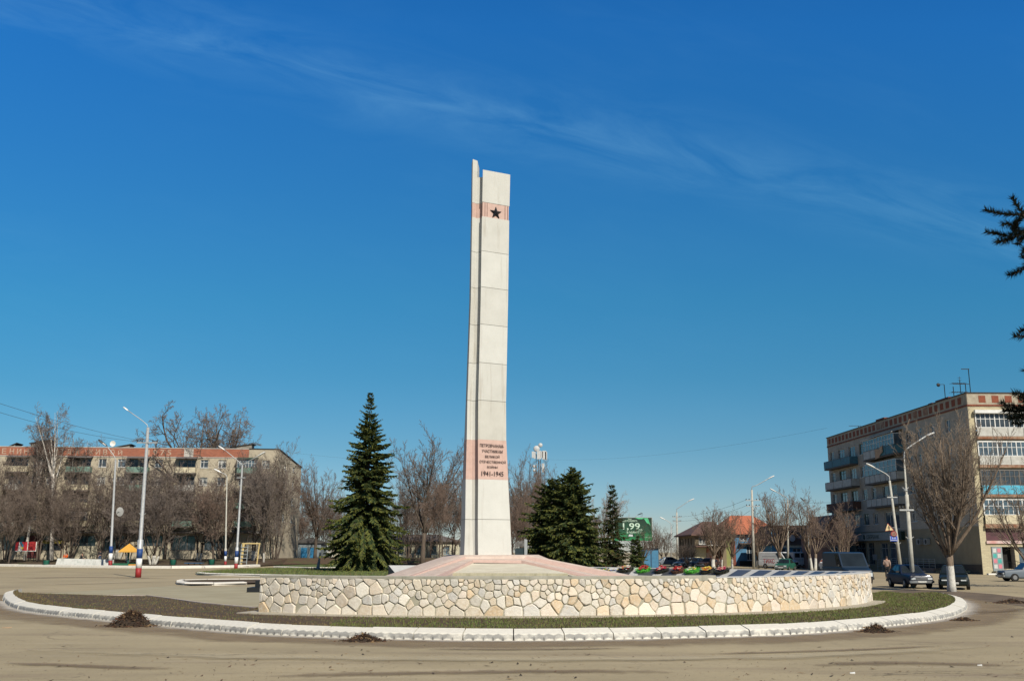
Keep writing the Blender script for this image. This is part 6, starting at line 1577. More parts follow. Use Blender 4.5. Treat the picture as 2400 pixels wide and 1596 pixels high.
b = B(); b.box(x0 + .08, Y - .03, z0 + .08, x1 - .08, Y - .003, z1 - .05); po = b.build('poster', m, bb_)
b = B(); MG = M('poster_mint', (.55, .72, .58), .5)
def btxt(t, px, py, hpx, wpx): put_text(b, t, V((XZ(px, (z0 + z1) / 2, Y), Y - .03, P(px, py, Y).z)), u0, hpx / F * Y * 1.0, wpx / F * Y * .985, 0, .012)
btxt('ТВОИ', 1476, 1216, 2.6, 9); btxt('БЕЗ РОУМИНГА', 1477, 1220.3, 4.2, 34); btxt('1,99', 1480, 1234, 17, 40); btxt('РУБ', 1501, 1241.5, 3.6, 9); btxt('В МИНУТУ', 1486, 1247, 4.6, 34); btxt('подробнее на сайте', 1514, 1259, 2.2, 24)
b.build('poster_lettering', MG, po)
b = B(); pt_ = lambda px, py, d=.045: V((XZ(px, (z0 + z1) / 2, Y), Y - d, P(px, py, Y).z))
for k in range(4): b.face([pt_(1509 + k * 2.6, 1213.5), pt_(1511 + k * 2.6, 1213.5), pt_(1519 + k * 1.7, 1226 + k), pt_(1525.5, 1231 + k * .6), pt_(1517 + k * 2, 1226 + k)])
b.face([pt_(1488, 1212.8), pt_(1512, 1213.5), pt_(1505, 1216), pt_(1497, 1216)]); b.build('ribbon', M('poster_ribbon', (.04, .42, .18), .5, (.12, .55, .28), 1), po)
b = B(); b.face([pt_(1470, 1257.5), pt_(1488, 1257.5), pt_(1484, 1251), pt_(1473, 1251)]); b.build('poster_badge', M('badge_dark', (.01, .03, .03), .6), po)
b = B(); b.face([pt_(1472, 1256.5, .055), pt_(1483, 1256.5, .055), pt_(1482, 1252, .055), pt_(1474, 1252, .055)]); b.build('poster_badge', M('badge_white', (.6, .65, .66), .6), po)
b = B(); b.tube([((x0 + x1) / 2, Y + .35, 0), ((x0 + x1) / 2, Y + .35, z0 + .5)], .22, 10); b.build('post', GALV, bb_)

# ------------------------------------------------------------------ mobile phone mast
Y = 250; bx, zt = XZ(1262, 20, Y), P(1262, 1062, Y).z
ms = thing('phone_mast', V((bx, Y, .5)), 'slim mobile phone mast with white panel antennas above the bare trees', 'phone mast')
b = B()
for sx_, sy_ in ((-.55, -.5), (.55, -.5), (0, .6)): b.tube([(bx + sx_ * 1.3, Y + sy_, 0), (bx + sx_, Y + sy_, zt)], .09, 5)
for k in range(26):
    z = zt * k / 26; q = [V((bx - .6, Y - .5, z)), V((bx + .6, Y - .5, z + zt / 26)), V((bx, Y + .6, z + zt / 52))]; b.tube([q[0], q[1]], .045, 4); b.tube([q[1], q[2]], .045, 4); b.tube([V((bx - .6, Y - .5, z)), V((bx + .6, Y - .5, z))], .04, 4)
b.build('lattice', M('mast_grey', (.30, .26, .25), .6), ms)
for px, y0_, y1_, w in ((1248.5, 1059, 1074, .5), (1253, 1060, 1076, .4), (1263, 1057.5, 1077, 1.0), (1269.5, 1059, 1074, .5), (1275, 1057.5, 1078, 1.0), (1279.5, 1060, 1079, .5), (1272.5, 1087, 1107.5, .65)):
    c = P(px, (y0_ + y1_) / 2, Y); hh = (y1_ - y0_) / F * Y / 2; b = B(); b.box(c.x - w / 2, Y - 1.6, c.z - hh, c.x + w / 2, Y - 1.2, c.z + hh); b.build('panel_antenna', M('antenna_grey', (.52, .53, .53), .6), ms)
    b = B(); b.tube([(c.x, Y - 1.3, c.z), (bx, Y, c.z)], .05, 4); b.build('bracket', GALV, ms)
for px, py, r in ((1266.5, 1043, .55), (1257.5, 1051.5, .8), (1252, 1093, .45), (1252, 1102, .4)):
    c = P(px, py, Y); b = B(); b.blob(c, (r, .35, r), 0, 12, 6); b.build('dish', M('antenna_grey', (.52, .53, .53), .6), ms); b = B(); b.tube([c, (bx, Y, c.z - .8)], .05, 4); b.build('bracket', GALV, ms)

# ------------------------------------------------------------------ signs on the leaning post, notice board, steps
Ys = 99.3
tp = lambda px, py, d=0: V((XZ(px, 6, Ys), Ys - d, P(px, py, Ys).z))
sg1 = thing('road_sign', tp(2080, 1236), 'triangular warning sign with a red edge on the leaning lamp post', 'road sign')
b = B(); pl = [tp(2071, 1244.5), tp(2092.5, 1242.5), tp(2078.5, 1225.5)]; c = sum(pl, V()) / 3
b.raw([p + V((0, .03, 0)) for p in pl] + pl, [(0, 1, 2), (3, 4, 5), (0, 1, 4, 3), (1, 2, 5, 4), (2, 0, 3, 5)]); b.build('plate', M('sign_red', (.30, .03, .03), .5), sg1)
b = B(); b.face([c + (p - c) * .86 + V((-.02, -.006, 0)) for p in pl]); b.build('sign_face', M('sign_yellow', (.70, .55, .30), .5), sg1)
b = B(); b.box(c.x - .045, c.y - .014, c.z - .22, c.x + .045, c.y - .010, c.z + .28); b.box(c.x - .14, c.y - .014, c.z + .02, c.x + .14, c.y - .0105, c.z + .09); b.build('sign_symbol', LETTER, sg1)
sg2 = thing('road_sign', tp(2091, 1252), 'round red limit sign above a blue plate on the leaning lamp post', 'road sign'); k = 24; c = tp(2091, 1251)
b = B(); b.raw([c + V((.30 * math.cos(6.283 * i / k), dy_, .30 * math.sin(6.283 * i / k))) for dy_ in (0, .03) for i in range(k)], [tuple(range(k)), tuple(range(k, 2 * k))] + [(i, (i + 1) % k, k + (i + 1) % k, k + i) for i in range(k)]); b.build('plate', M('sign_red2', (.26, .035, .03), .5), sg2)
b = B(); b.raw([c + V((.20 * math.cos(6.283 * i / k), -.006, .20 * math.sin(6.283 * i / k))) for i in range(k)], [tuple(range(k))]); b.build('sign_face', M('sign_brownish', (.30, .16, .12), .5), sg2)
b = B(); put_text(b, '3,5', c + V((0, -.006, 0)), u0, .17, .26, 0, .005); b.build('sign_lettering', LETTER, sg2)
sg3 = thing('road_sign', tp(2090, 1262), 'blue plate with white lettering under the round sign on the leaning lamp post', 'road sign')
b = B(); c = tp(2090.5, 1262); b.box(c.x - .38, c.y - .0, c.z - .24, c.x + .38, c.y + .03, c.z + .24); b.build('plate', M('sign_blue', (.02, .07, .42), .5), sg3)
b = B(); put_text(b, '8-20', c + V((0, 0, .06)), u0, .15, .4, 0, .006); b.box(c.x - .3, c.y - .006, c.z - .16, c.x + .3, c.y - .003, c.z - .11); b.box(c.x - .37, c.y - .006, c.z - .24, c.x - .34, c.y - .003, c.z + .24); b.box(c.x + .34, c.y - .006, c.z - .24, c.x + .37, c.y - .003, c.z + .24); b.build('sign_lettering', M('sign_white', (.6, .62, .7), .5), sg3)
b = B()
for py_ in (1236, 1252, 1262): q = P(2093, py_, Ys); b.tube([q + V((-.3, .05, 0)), P(2100, py_, YF)], .02, 4)
for s_ in (sg1,): b.build('sign_bracket', GALV, s_)

Y = 72; nb = thing('notice_board', V((XZ(1218, 0, Y), Y, 0)), 'grey metal notice board with a dark panel between the shaft and the broad spruces', 'notice board')
zt = P(1220, 1266, Y).z; xa, xb = XZ(1207, 1.5, Y), XZ(1236, 1.5, Y); xm = XZ(1229, 1.5, Y)
b = B(); b.hexa([(xm, Y, .0), (xb, Y + .05, .0), (xb, Y + .7, .0), (xm, Y + .65, .0), (xm, Y, zt + .1), (xb, Y + .05, zt + .05), (xb, Y + .7, zt + .05), (xm, Y + .65, zt + .1)]); b.build('side_post', M('board_grey', (.30, .32, .33), .6), nb)
b = B(); b.hexa([(xa, Y + .3, .4), (xm - .003, Y + .1, .4), (xm - .003, Y + .3, .4), (xa, Y + .5, .4), (xa, Y + .3, zt - .55), (xm - .003, Y + .1, zt - .5), (xm - .003, Y + .3, zt - .5), (xa, Y + .5, zt - .55)]); b.build('panel', M('board_dark_glass', (.03, .045, .05), .3, (.05, .07, .08), 2), nb)
b = B(); b.hexa([(xa, Y + .2, zt - .45), (xm - .003, Y, zt - .4), (xm - .003, Y + .4, zt - .4), (xa, Y + .6, zt - .45), (xa, Y + .2, zt - .12), (xm - .003, Y, zt), (xm - .003, Y + .4, zt), (xa, Y + .6, zt - .12)]); b.build('header', M('board_header', (.09, .085, .08), .7, (.2, .19, .18), 6), nb)

Y = G(597, 1388).y; st = thing('granite_steps', V((XZ(600, 0, Y), Y, 0)), 'two black polished granite steps just left of the end of the stone wall', 'steps')
xa = XZ(578, 0, Y)
b = B(); b.box(xa, Y, .01, xa + 3.2, Y + 3.2, .27); b.build('lower_step', BLACKG, st); b = B(); xb = XZ(597, 0, Y + .8); b.box(xb, Y + .8, .271, xb + 2.6, Y + 3.0, .62); b.build('upper_step', BLACKG, st)

# ------------------------------------------------------------------ vehicles
CGL = M('car_glass', (.012, .016, .02), .06, (.02, .028, .035), .8); TYRE = M('tyre', (.012, .012, .012), .85); HUB = M('hub', (.30, .30, .30), .4, metal=.6); CHROME = M('chrome', (.62, .62, .62), .2, metal=.8)
HEADL = M('headlight_glass', (.62, .66, .68), .1); TAIL = M('tail_lamp', (.40, .02, .015), .3); PLATE = M('number_plate', (.6, .6, .58), .5, (.35, .35, .34), 9); BLKP = M('black_plastic', (.015, .015, .016), .6)
def paint(name, c): 
    m = M(name, c, .42, tuple(x * .85 for x in c), 1, spec=.25); m.node_tree.nodes['Principled BSDF'].inputs['Coat Weight'].default_value = .06; return m
def car(base, heading, kind, pm, label, group=None, plate=True, lamps='square', name='parked_car'):
    S = dict(
     sedan=dict(L=4.12, W=1.62, st=[(-2.06, .36, .62, .66), (-2.0, .26, .80, .74), (-1.2, .22, .86, .80), (-.62, .20, .90, .81), (.55, .20, .92, .81), (1.25, .22, .92, .80), (1.98, .28, .88, .74), (2.06, .36, .66, .68)], gh=[(-.72, -.18, .80, 1.62)], z=(.90, 1.43), tw=.56, wy=(-1.32, 1.22), wr=.30),
     hatch=dict(L=4.2, W=1.70, st=[(-2.1, .34, .56, .68), (-2.02, .24, .74, .78), (-1.2, .20, .86, .83), (-.8, .20, .92, .84), (.6, .20, .96, .84), (1.5, .22, .98, .83), (2.02, .30, .96, .78), (2.1, .40, .74, .72)], gh=[(-1.0, -.22, 1.0, 1.85)], z=(.94, 1.42), tw=.57, wy=(-1.35, 1.2), wr=.30),
     wagon=dict(L=4.1, W=1.64, st=[(-2.05, .36, .62, .66), (-2.0, .26, .80, .74), (-1.2, .22, .86, .80), (-.62, .20, .90, .81), (.55, .20, .92, .81), (1.25, .22, .94, .80), (1.98, .28, .92, .76), (2.06, .36, .70, .70)], gh=[(-.72, -.18, 1.55, 1.98)], z=(.92, 1.46), tw=.58, wy=(-1.32, 1.22), wr=.30),
     van=dict(L=5.4, W=2.0, st=[(-2.7, .40, .70, .80), (-2.6, .30, .98, .90), (-1.9, .26, 1.14, .98), (-1.62, .26, 1.2, 1.0), (0, .26, 1.2, 1.0), (2.5, .28, 1.2, 1.0), (2.68, .34, 1.15, .98), (2.7, .4, 1.0, .96)], gh=[(-1.75, -.92, 2.62, 2.69)], z=(1.2, 2.2), tw=.86, wy=(-1.75, 1.55), wr=.35),
    )[kind]
    root = thing(name, base, label, 'van' if kind == 'van' else 'car', group, math.atan2(heading[0], -heading[1]))
    b = B(); rows = []
    for y, zl, zh, hw in S['st']:
        zh_ = zh; rows.append([V((sx * hw * k, y, z)) for sx, k, z in ((-1, .90, zl), (-1, 1.0, zl + .14), (-1, 1.0, zl + (zh_ - zl) * .62), (-1, .95, zh_ - .05), (-1, .84, zh_), (1, .84, zh_), (1, .95, zh_ - .05), (1, 1.0, zl + (zh_ - zl) * .62), (1, 1.0, zl + .14), (1, .90, zl))])
    for A_, C_ in zip(rows, rows[1:]):
        for j in range(10): b.face([A_[j], A_[(j + 1) % 10], C_[(j + 1) % 10], C_[j]])
    b.face(rows[0]); b.face(rows[-1])
    zb, zt = S['z']; y0, y1, y2, y3 = S['gh'][0]; hw = max(s[3] for s in S['st']) * .93; tw = S['tw']
    low = [V((-hw, y0, zb - .03)), V((hw, y0, zb - .03)), V((hw, y3, zb - .03)), V((-hw, y3, zb - .03))]
    e_ = .06; mid = [V((-tw - .02, y1 - .03, zt - e_)), V((tw + .02, y1 - .03, zt - e_)), V((tw + .02, y2 + .03, zt - e_)), V((-tw - .02, y2 + .03, zt - e_))]
    top = [V((-tw * .86, y1 + .22, zt)), V((tw * .86, y1 + .22, zt)), V((tw * .86, y2 - .2, zt)), V((-tw * .86, y2 - .2, zt))]
    for A_, C_ in ((low, mid), (mid, top)):
        for j in range(4): b.face([A_[j], A_[(j + 1) % 4], C_[(j + 1) % 4], C_[j]])
    b.face(top); bo_ = b.build('body', pm, root, True, True)
    mo_ = bo_.modifiers.new('Weld', 'WELD'); mo_.merge_threshold = .002
    mo_ = bo_.modifiers.new('Bevel', 'BEVEL'); mo_.width = .05; mo_.segments = 2; mo_.limit_method = 'ANGLE'; mo_.angle_limit = rad(24); mo_.harden_normals = False
    bo_.modifiers.new('Normals', 'WEIGHTED_NORMAL')
    def pane(i, j, m0, m1, f0=.10, f1=.90, nm='window'):
        a, c, d, e = low[i], low[j], mid[j], mid[i]; nrm = (c - a).cross(e - a).normalized(); ctr = sum(low + mid, V()) / 8
        if nrm.dot((a + c) / 2 - ctr) < 0: nrm = -nrm
        q = lambda s, t: (a.lerp(c, s)).lerp(e.lerp(d, s), t) + nrm * .012
        g_ = B(); g_.face([q(m0, f0), q(m1, f0), q(m1, f1), q(m0, f1)]); g_.build(nm, CGL, root, False, True)
    pane(0, 1, .06, .94, .08, .93, 'windscreen')
    if kind == 'van': pane(1, 2, .04, .24); pane(3, 0, .76, .96); pane(2, 3, .08, .46, .3, .9, 'rear_window'); pane(2, 3, .54, .92, .3, .9, 'rear_window')
    else:
        pane(2, 3, .08, .92, .12, .9, 'rear_window')
        for i, j, fl in ((1, 2, False), (3, 0, True)):
            for m0, m1 in ((.17, .50), (.53, .84)): pane(i, j, *((1 - m1, 1 - m0) if fl else (m0, m1)))
    W2 = S['W'] / 2; yf, yr = S['st'][0][0], S['st'][-1][0]
    for y in S['wy']:
        for s in (-1, 1):
            k = B(); r = S['wr']; xo = s * (W2 + .012); k.tube([(xo - s * .2, y, r), (xo - s * .02, y, r), (xo, y, r)], [r, r, r * .92], 18); w = k.build('wheel', TYRE, root, False, True)
            k = B(); k.tube([(xo - s * .01, y, r), (xo + s * .012, y, r)], [r * .6, r * .5], 14); k.build('hub_cap', HUB, w, False, True)
    g_ = B(); fw2 = S['st'][0][3]; zl_ = S['st'][0][1]; zh_ = S['st'][1][2]
    for yy, d in ((yf, -1), (yr, 1)): g_.box(-fw2 - .08, yy + (d * .09 if d < 0 else -.03), zl_ - .02, fw2 + .08, yy + (.03 if d < 0 else .09), zl_ + .13)
    g_.build('bumper', M('dull_chrome', (.30, .31, .32), .35, metal=.6) if kind in ('sedan', 'wagon') else pm if kind == 'hatch' else BLKP, root, False, True)
    g_ = B(); ymid = yf + .012; g_.face([(-fw2 * .5, ymid - .03, zl_ + .16), (fw2 * .5, ymid - .03, zl_ + .16), (fw2 * .5, ymid - .0, zh_ - .10), (-fw2 * .5, ymid - .0, zh_ - .10)]); 
    gg = B(); gg.box(-fw2 * .52, yf - .035, zl_ + .17, fw2 * .52, yf + .05, zh_ - .14); gg.build('grille', BLKP if kind != 'sedan' else M('grille_chrome', (.2, .2, .2), .4, metal=.5), root, False, True)
    for s in (-1, 1):
        k = B(); k.box(min(s * fw2 * .56, s * fw2 * .99), yf - .04, zl_ + .18, max(s * fw2 * .56, s * fw2 * .99), yf + .06, zh_ - .15); k.build('headlight', HEADL, root, False, True)
        k = B(); k.box(min(s * fw2 * .6, s * fw2 * 1.0), yr - .05, zl_ + .2, max(s * fw2 * .6, s * fw2 * 1.0), yr + .035, zl_ + .42); k.build('tail_light', TAIL, root, False, True)
        k = B(); k.box(min(s * (hw - .02), s * (hw + .17)), y0 + .35, zb + .03, max(s * (hw - .02), s * (hw + .17)), y0 + .43, zb + .15); k.build('mirror', BLKP if kind != 'hatch' else pm, root, False, True)
    for yy in (yf - .1, yr + .095): k = B(); k.box(-.26, yy - .006, zl_ - .0, .26, yy + .006, zl_ + .11); k.build('number_plate', PLATE, root, False, True)
    return root
gx = lambda px, py: G(px, py)
PNAVY = paint('paint_navy', (.012, .020, .045)); PBLK = paint('paint_black_green', (.010, .016, .016)); PSIL = paint('paint_silver', (.15, .18, .215)); PDB = paint('paint_dark_blue', (.012, .028, .055)); PWH = paint('paint_white', (.62, .63, .64)); PGRN = paint('paint_green', (.02, .10, .07)); PBRN = paint('paint_brown', (.10, .06, .045)); PDG = paint('paint_dark_grey', (.03, .03, .035))
c = gx(2168, 1379); car(V((c.x - .15, c.y + 2.0, 0)), (-.02, -1), 'sedan', PNAVY, 'dark blue boxy sedan with a chrome grille behind the big lamp post', 'cars parked by the bank')
c = gx(2262, 1382); car(V((c.x + .25, c.y + 2.0, 0)), (-.40, -.92), 'hatch', PBLK, 'black hatchback facing the camera beside the whitewashed tree', 'cars parked by the bank')
car(V((39.6, 79.0, 0)), (-1, .06), 'wagon', PSIL, 'silver boxy car seen from the side before the shop steps at right', 'cars parked by the bank')
c = gx(2030, 1371); v1 = car(V((c.x - .35, c.y + 2.6, 0)), (-.0, -1), 'van', PDB, 'dark blue van parked behind the right end of the stone wall', None, name='parked_van')
for o_ in list(v1.children):
    pass
c = V((X_(1938, 118), 118, 0)); car(c, (-.15, -1), 'hatch', PWH, 'white car half hidden behind the dark blue van', 'cars parked by the bank')
c = V((X_(1876, 140), 143, 0)); car(c, (.0, 1), 'van', PWH, 'white van seen from behind with red tail lamps, in front of the blue house', 'white vans by the blue house', name='parked_van')
Yv = 138; c = V((X_(1824, Yv), Yv, 0)); v2 = car(c, (.62, -.78), 'van', PWH, 'white van with red lettering on its side, behind the memorial slab', 'white vans by the blue house', name='parked_van')
b = B(); vs, fs = text_mesh('ТИХС', .55, 1.9); b.raw([V((-1.012, .9 + v_.x * -1, 1.0 + v_.z)) for v_ in vs], fs); b.raw([(-1.012, -.2, 1.06 + .5), (-1.012, 2.0, 1.06 + .5), (-1.012, 2.0, 1.06 + .56), (-1.012, -.2, 1.06 + .56)], [(0, 1, 2, 3)], 1)
b.build('lettering', [M('van_red_text', (.5, .03, .05), .5), M('van_grey_text', (.2, .2, .24), .5)], v2, False, True)
c = V((X_(1838, 122), 122, 0)); car(c, (-.5, -.87), 'sedan', PGRN, 'dark green car in front of the lettered white van', 'cars behind the memorial slab')
for px_, pm_, lab, kd in ((1607, PSIL, 'pale silver car, left one of the three low cars behind the wreaths', 'hatch'), (1632, PDB, 'dark car with a bright bonnet, middle one of the three low cars behind the wreaths', 'sedan'), (1656, PBRN, 'dark brown car, right one of the three low cars behind the wreaths', 'sedan')):
    car(V((X_(px_, 142), 142 + random.uniform(-1, 1), 0)), (-.7, -.7), kd, pm_, lab, 'cars behind the memorial slab')
car(V((X_(1560, 165), 165, 0)), (-1, -.1), 'hatch', PSIL, 'grey car between the blue garages and the concrete lamp post', 'cars behind the memorial slab')
car(V((X_(132, 181), 181, park_z(X_(132, 181), 181))), (1, -.1), 'wagon', PDG, 'dark grey car parked under the bare trees of the left park', 'cars beside the left apartment block')
car(V((X_(492, 180), 180, park_z(X_(492, 180), 180))), (1, -.05), 'wagon', PDG, 'dark car parked behind the green bin right of the blue table', 'cars beside the left apartment block')

# ------------------------------------------------------------------ people
SKIN = M('skin', (.42, .24, .17), .6)
def skinmesh(name, joints, bones, mat, parent, sub=1, root=0):
    me = bpy.data.meshes.new(name); me.from_pydata([j[:3] for j in joints], bones, []); me.materials.append(mat)
    o = bpy.data.objects.new(name, me); C.objects.link(o); o.parent = parent; ORG[o.name] = V()
    o.modifiers.new('Skin', 'SKIN'); sv = me.skin_vertices[0].data
    for i, j in enumerate(joints): sv[i].radius = (j[3], j[4] if len(j) > 4 else j[3]); sv[i].use_root = (i == root)
    m = o.modifiers.new('Sub', 'SUBSURF'); m.levels = sub; m.render_levels = sub
    return o
def person(loc, rotz, pose, jacket, trousers, hair, label, scale=1.0, skirt=False):
    r = thing('person', loc, label, 'person', None, rotz, (scale,) * 3)
    # joints: x right, y back (facing -y), z up
    if pose == 'stand':
        hip, kn, an = .93, .50, .08
        legs = [(-.10, .0, hip - .05), (-.11, -.02, kn), (-.11, .02, an), (-.12, -.14, .04), (.10, .0, hip - .05), (.12, .0, kn), (.13, .03, an), (.14, -.13, .04)]
        arms = [(-.20, .0, 1.40), (-.25, .03, 1.12), (-.20, -.12, .92), (.20, 0, 1.40), (.25, .04, 1.12), (.14, -.16, 1.02)]; lean = 0; zs = 0
    elif pose == 'crouch':
        hip = .45; legs = [(-.10, .05, hip), (-.14, -.36, .50), (-.12, -.06, .10), (-.12, -.2, .04), (.10, .05, hip), (.14, -.36, .52), (.12, -.06, .10), (.12, -.2, .04)]
        arms = [(-.19, -.22, .86), (-.22, -.42, .66), (-.12, -.55, .5), (.19, -.22, .86), (.22, -.42, .66), (.12, -.55, .5)]; lean = -.22; zs = -.50
    else:
        hip = .55; legs = [(-.10, .02, hip), (-.12, -.40, .56), (-.12, -.38, .10), (-.12, -.5, .04), (.10, .02, hip), (.12, -.40, .56), (.12, -.36, .10), (.12, -.48, .04)]
        arms = [(-.20, -.06, 1.0), (-.26, -.12, .76), (-.14, -.34, .66), (.20, -.06, 1.0), (.26, -.12, .76), (.14, -.34, .66)]; lean = -.08; zs = -.38
    H_ = lambda z: z + zs
    sp = [(0, .02, hip + .02), (0, .0 + lean * .4, hip + .25), (0, lean, H_(1.38)), (0, lean - .01, H_(1.50)), (0, lean - .03, H_(1.60)), (0, lean - .035, H_(1.72))]
    J = [(*sp[0], .13, .10), (*sp[1], .13, .09), (*sp[2], .15, .09), (*sp[3], .055, .055), (*sp[4], .085, .10), (*sp[5], .06, .075)]
    J += [(*p, q) for p, q in zip(legs, (.085, .06, .045, .04) * 2)] + [(*p, q) for p, q in zip(arms, (.055, .042, .034) * 2)]
    bones = [(0, 1), (1, 2), (2, 3), (3, 4), (4, 5), (0, 6), (6, 7), (7, 8), (8, 9), (0, 10), (10, 11), (11, 12), (12, 13), (2, 14), (14, 15), (15, 16), (2, 17), (17, 18), (18, 19)]
    n0 = len(J)
    for a, e in ((15, 16), (18, 19)):                                 # hands: palm, four fingers and a thumb
        pa, pe = V(J[a][:3]), V(J[e][:3]); d = (pe - pa).normalized(); s_ = d.cross(V((0, 0, 1))).normalized()
        J.append((*(pe + d * .07), .032, .018)); pi_ = len(J) - 1; bones.append((e, pi_))
        for f_ in range(4):
            k0 = pe + d * (.13 + .01 * (f_ in (1, 2))) + s_ * (.024 * (f_ - 1.5)); J.append((*k0, .009)); bones.append((pi_, len(J) - 1)); J.append((*(k0 + d * .04 - V((0, 0, .015))), .008)); bones.append((len(J) - 2, len(J) - 1))
        J.append((*(pe + d * .07 + s_ * .05 * (1 if a == 15 else -1) - V((0, 0, .02))), .010)); bones.append((e, len(J) - 1))
    skinmesh('body', J, bones, SKIN, r, 1)
    T_ = [(*sp[0], .165, .13), (*sp[1], .165, .125), (*sp[2], .18, .125), (*(V(sp[2]) + V((0, 0, .07))), .09, .08)] + [(*p, q) for p, q in zip(arms, (.078, .062, .05) * 2)]
    skinmesh('jacket', T_, [(0, 1), (1, 2), (2, 3), (2, 4), (4, 5), (5, 6), (2, 7), (7, 8), (8, 9)], jacket, r, 1)
    hipw = .145
    skinmesh('trousers', [(*sp[0], hipw, .125)] + [(*p, q) for p, q in zip(legs[:3] + legs[4:7], (.105, .08, .065) * 2)], [(0, 1), (1, 2), (2, 3), (0, 4), (4, 5), (5, 6)], trousers, r, 1)
    b = B(); 
    for k in (3, 7): x, y, z = legs[k]; b.blob((x, y + .03, z + .01), (.055, .14, .05), 0, 8, 5)
    b.build('shoes', BLKP, r, True, True)
    hc = V(sp[4]); b = B(); b.blob(hc + V((0, .02, .065)), (.098, .115, .105), 0, 10, 6); b.build('hair', hair, r, True, True)
    b = B(); b.blob(hc + V((0, -.105, .0)), (.016, .022, .026), 0, 6, 4); b.build('nose', SKIN, r, True, True)
    b = B(); [b.blob(hc + V((s * .035, -.095, .03)), (.012, .008, .009), 0, 6, 4) for s in (-1, 1)]; b.box(hc.x - .028, hc.y - .104, hc.z - .052, hc.x + .028, hc.y - .09, hc.z - .042); b.build('eyes_and_mouth', M('face_dark', (.06, .03, .025), .6), r, True, True)
    return r
HAIRD = M('hair_dark', (.03, .02, .015), .7); JDARK = M('jacket_dark', (.012, .013, .018), .8, (.02, .02, .025), 8); JEAN = M('jeans', (.06, .10, .17), .9); ORNG = M('orange_vest', (.72, .13, .02), .7); JBEIGE = M('coat_pinkish', (.38, .27, .22), .8); DTR = M('dark_trousers', (.02, .02, .022), .9)
def pground(px, Y): x = X_(px, Y); return V((x, Y, park_z(x, Y) if Y > 150 and x < 40 else 0))
person(pground(236, 166), rad(15), 'stand', JDARK, JEAN, HAIRD, 'person standing in a dark jacket and jeans behind the low white wall', 1.08)
person(pground(157, 163), rad(-5), 'sit', ORNG, DTR, HAIRD, 'person sitting in a bright orange work vest behind the low white wall', 1.25)
person(pground(192, 166), rad(60), 'crouch', JDARK, DTR, HAIRD, 'person crouching in dark clothes between the orange vest and the standing person', 1.2)
person(V((X_(2075, 88), 88, 0)), rad(150), 'stand', JBEIGE, DTR, HAIRD, 'person in a pinkish grey coat walking to the bank entrance', 1.05)

# ------------------------------------------------------------------ playground and park furniture
def pk(px, Y): return pground(px, Y)
YW = 155; a, c = pk(133, YW), pk(266, YW - 2)
lw_ = thing('low_wall', V(((a.x + c.x) / 2, YW, .2)), 'low whitewashed wall with weeds beside the kerb of the left park', 'low wall')
za = P(140, 1308, YW).z; zb_ = P(262, 1311, YW - 2).z
b = B(); b.hexa([(a.x, a.y, .1), (c.x, c.y, .1), (c.x, c.y + .7, .1), (a.x, a.y + .7, .1), (a.x + .25, a.y + .12, za), (c.x, c.y + .1, zb_), (c.x, c.y + .6, zb_), (a.x + .25, a.y + .6, za)])
b.build('wall', M('stained_whitewash', (.66, .66, .62), .85, (.36, .38, .34), 1.5, lo=.48, hi=.75), lw_)
a, c = pk(266, 153), pk(304, 153); sb_ = thing('sandbox', V(((a.x + c.x) / 2, 153, .2)), 'green edged sandbox with a pale board under the yellow shelter', 'sandbox')
b = B(); b.box(a.x, 152.9, .1, c.x, 153.05, .55); b.box(a.x, 155.6, .1, c.x, 155.75, .55); b.box(a.x, 153.06, .1, a.x + .15, 155.59, .55); b.box(c.x - .15, 153.06, .1, c.x, 155.59, .55); b.build('board', M('board_green', (.02, .13, .07), .7), sb_)
b = B(); b.box(c.x + .05, 152.9, .12, c.x + 1.6, 153.3, .42); b.build('orange_board', M('board_orange', (.62, .30, .05), .7), sb_)
b = B(); b.box(a.x + .2, 153.1, .1, c.x - .2, 155.5, .3); b.build('sand', M('sand', (.30, .24, .15), 1), sb_)
c = pk(303, 154.3); sh = thing('play_shelter', c, 'small play shelter with a yellow pyramid roof on a green post', 'play shelter')
zt, ze = P(304, 1273, 154.3).z, P(304, 1292, 154.3).z; w = 19 / F * 154 * .98
b = B(); ap = V((c.x, c.y, zt)); e = [V((c.x + sx * w * .85 + sy * .3, c.y + sy * w * .85 - sx * .3, ze)) for sx, sy in ((-1, -1), (1, -1), (1, 1), (-1, 1))]
for j in range(4): b.face([e[j], e[(j + 1) % 4], ap]); b.face([e[j], e[(j + 1) % 4], e[(j + 1) % 4] - V((0, 0, .12)), e[j] - V((0, 0, .12))])
b.face([p - V((0, 0, .12)) for p in reversed(e)]); b.build('roof', M('roof_yellow', (.72, .38, .06), .6, (.62, .33, .06), 3), sh)
b = B(); b.tube([c, V((c.x, c.y, ze))], .12, 8); b.build('post', M('post_green', (.01, .11, .08), .6), sh)
GB = M('bin_green', (.005, .10, .065), .6)
for px_, Y, lab in ((112, 153, 'green bin at the left end of the low white wall'), (408, 156, 'green bin beside the whitewashed tree left of the blue table'), (498, 157, 'green bin right of the blue table')):
    c = pk(px_, Y); bn = thing('litter_bin', c, lab, 'bin', 'green litter bins of the park'); b = B(); b.tube([c, c + V((0, 0, .1)), c + V((0, 0, .75)), c + V((0, 0, .8))], [.34, .38, .44, .44], 10); b.build('bin_body', GB, bn, True)
    b = B(); b.box(c.x - .52, c.y - .05, c.z - .05, c.x - .46, c.y + .05, c.z + .95); b.box(c.x + .46, c.y - .05, c.z - .05, c.x + .52, c.y + .05, c.z + .95); b.build('frame', DARKM, bn)
a, c = pk(437, 157), pk(479, 157); tb = thing('table', V(((a.x + c.x) / 2, 157, a.z)), 'long blue table with thin legs under the bare trees', 'table'); z = P(458, 1318, 157).z
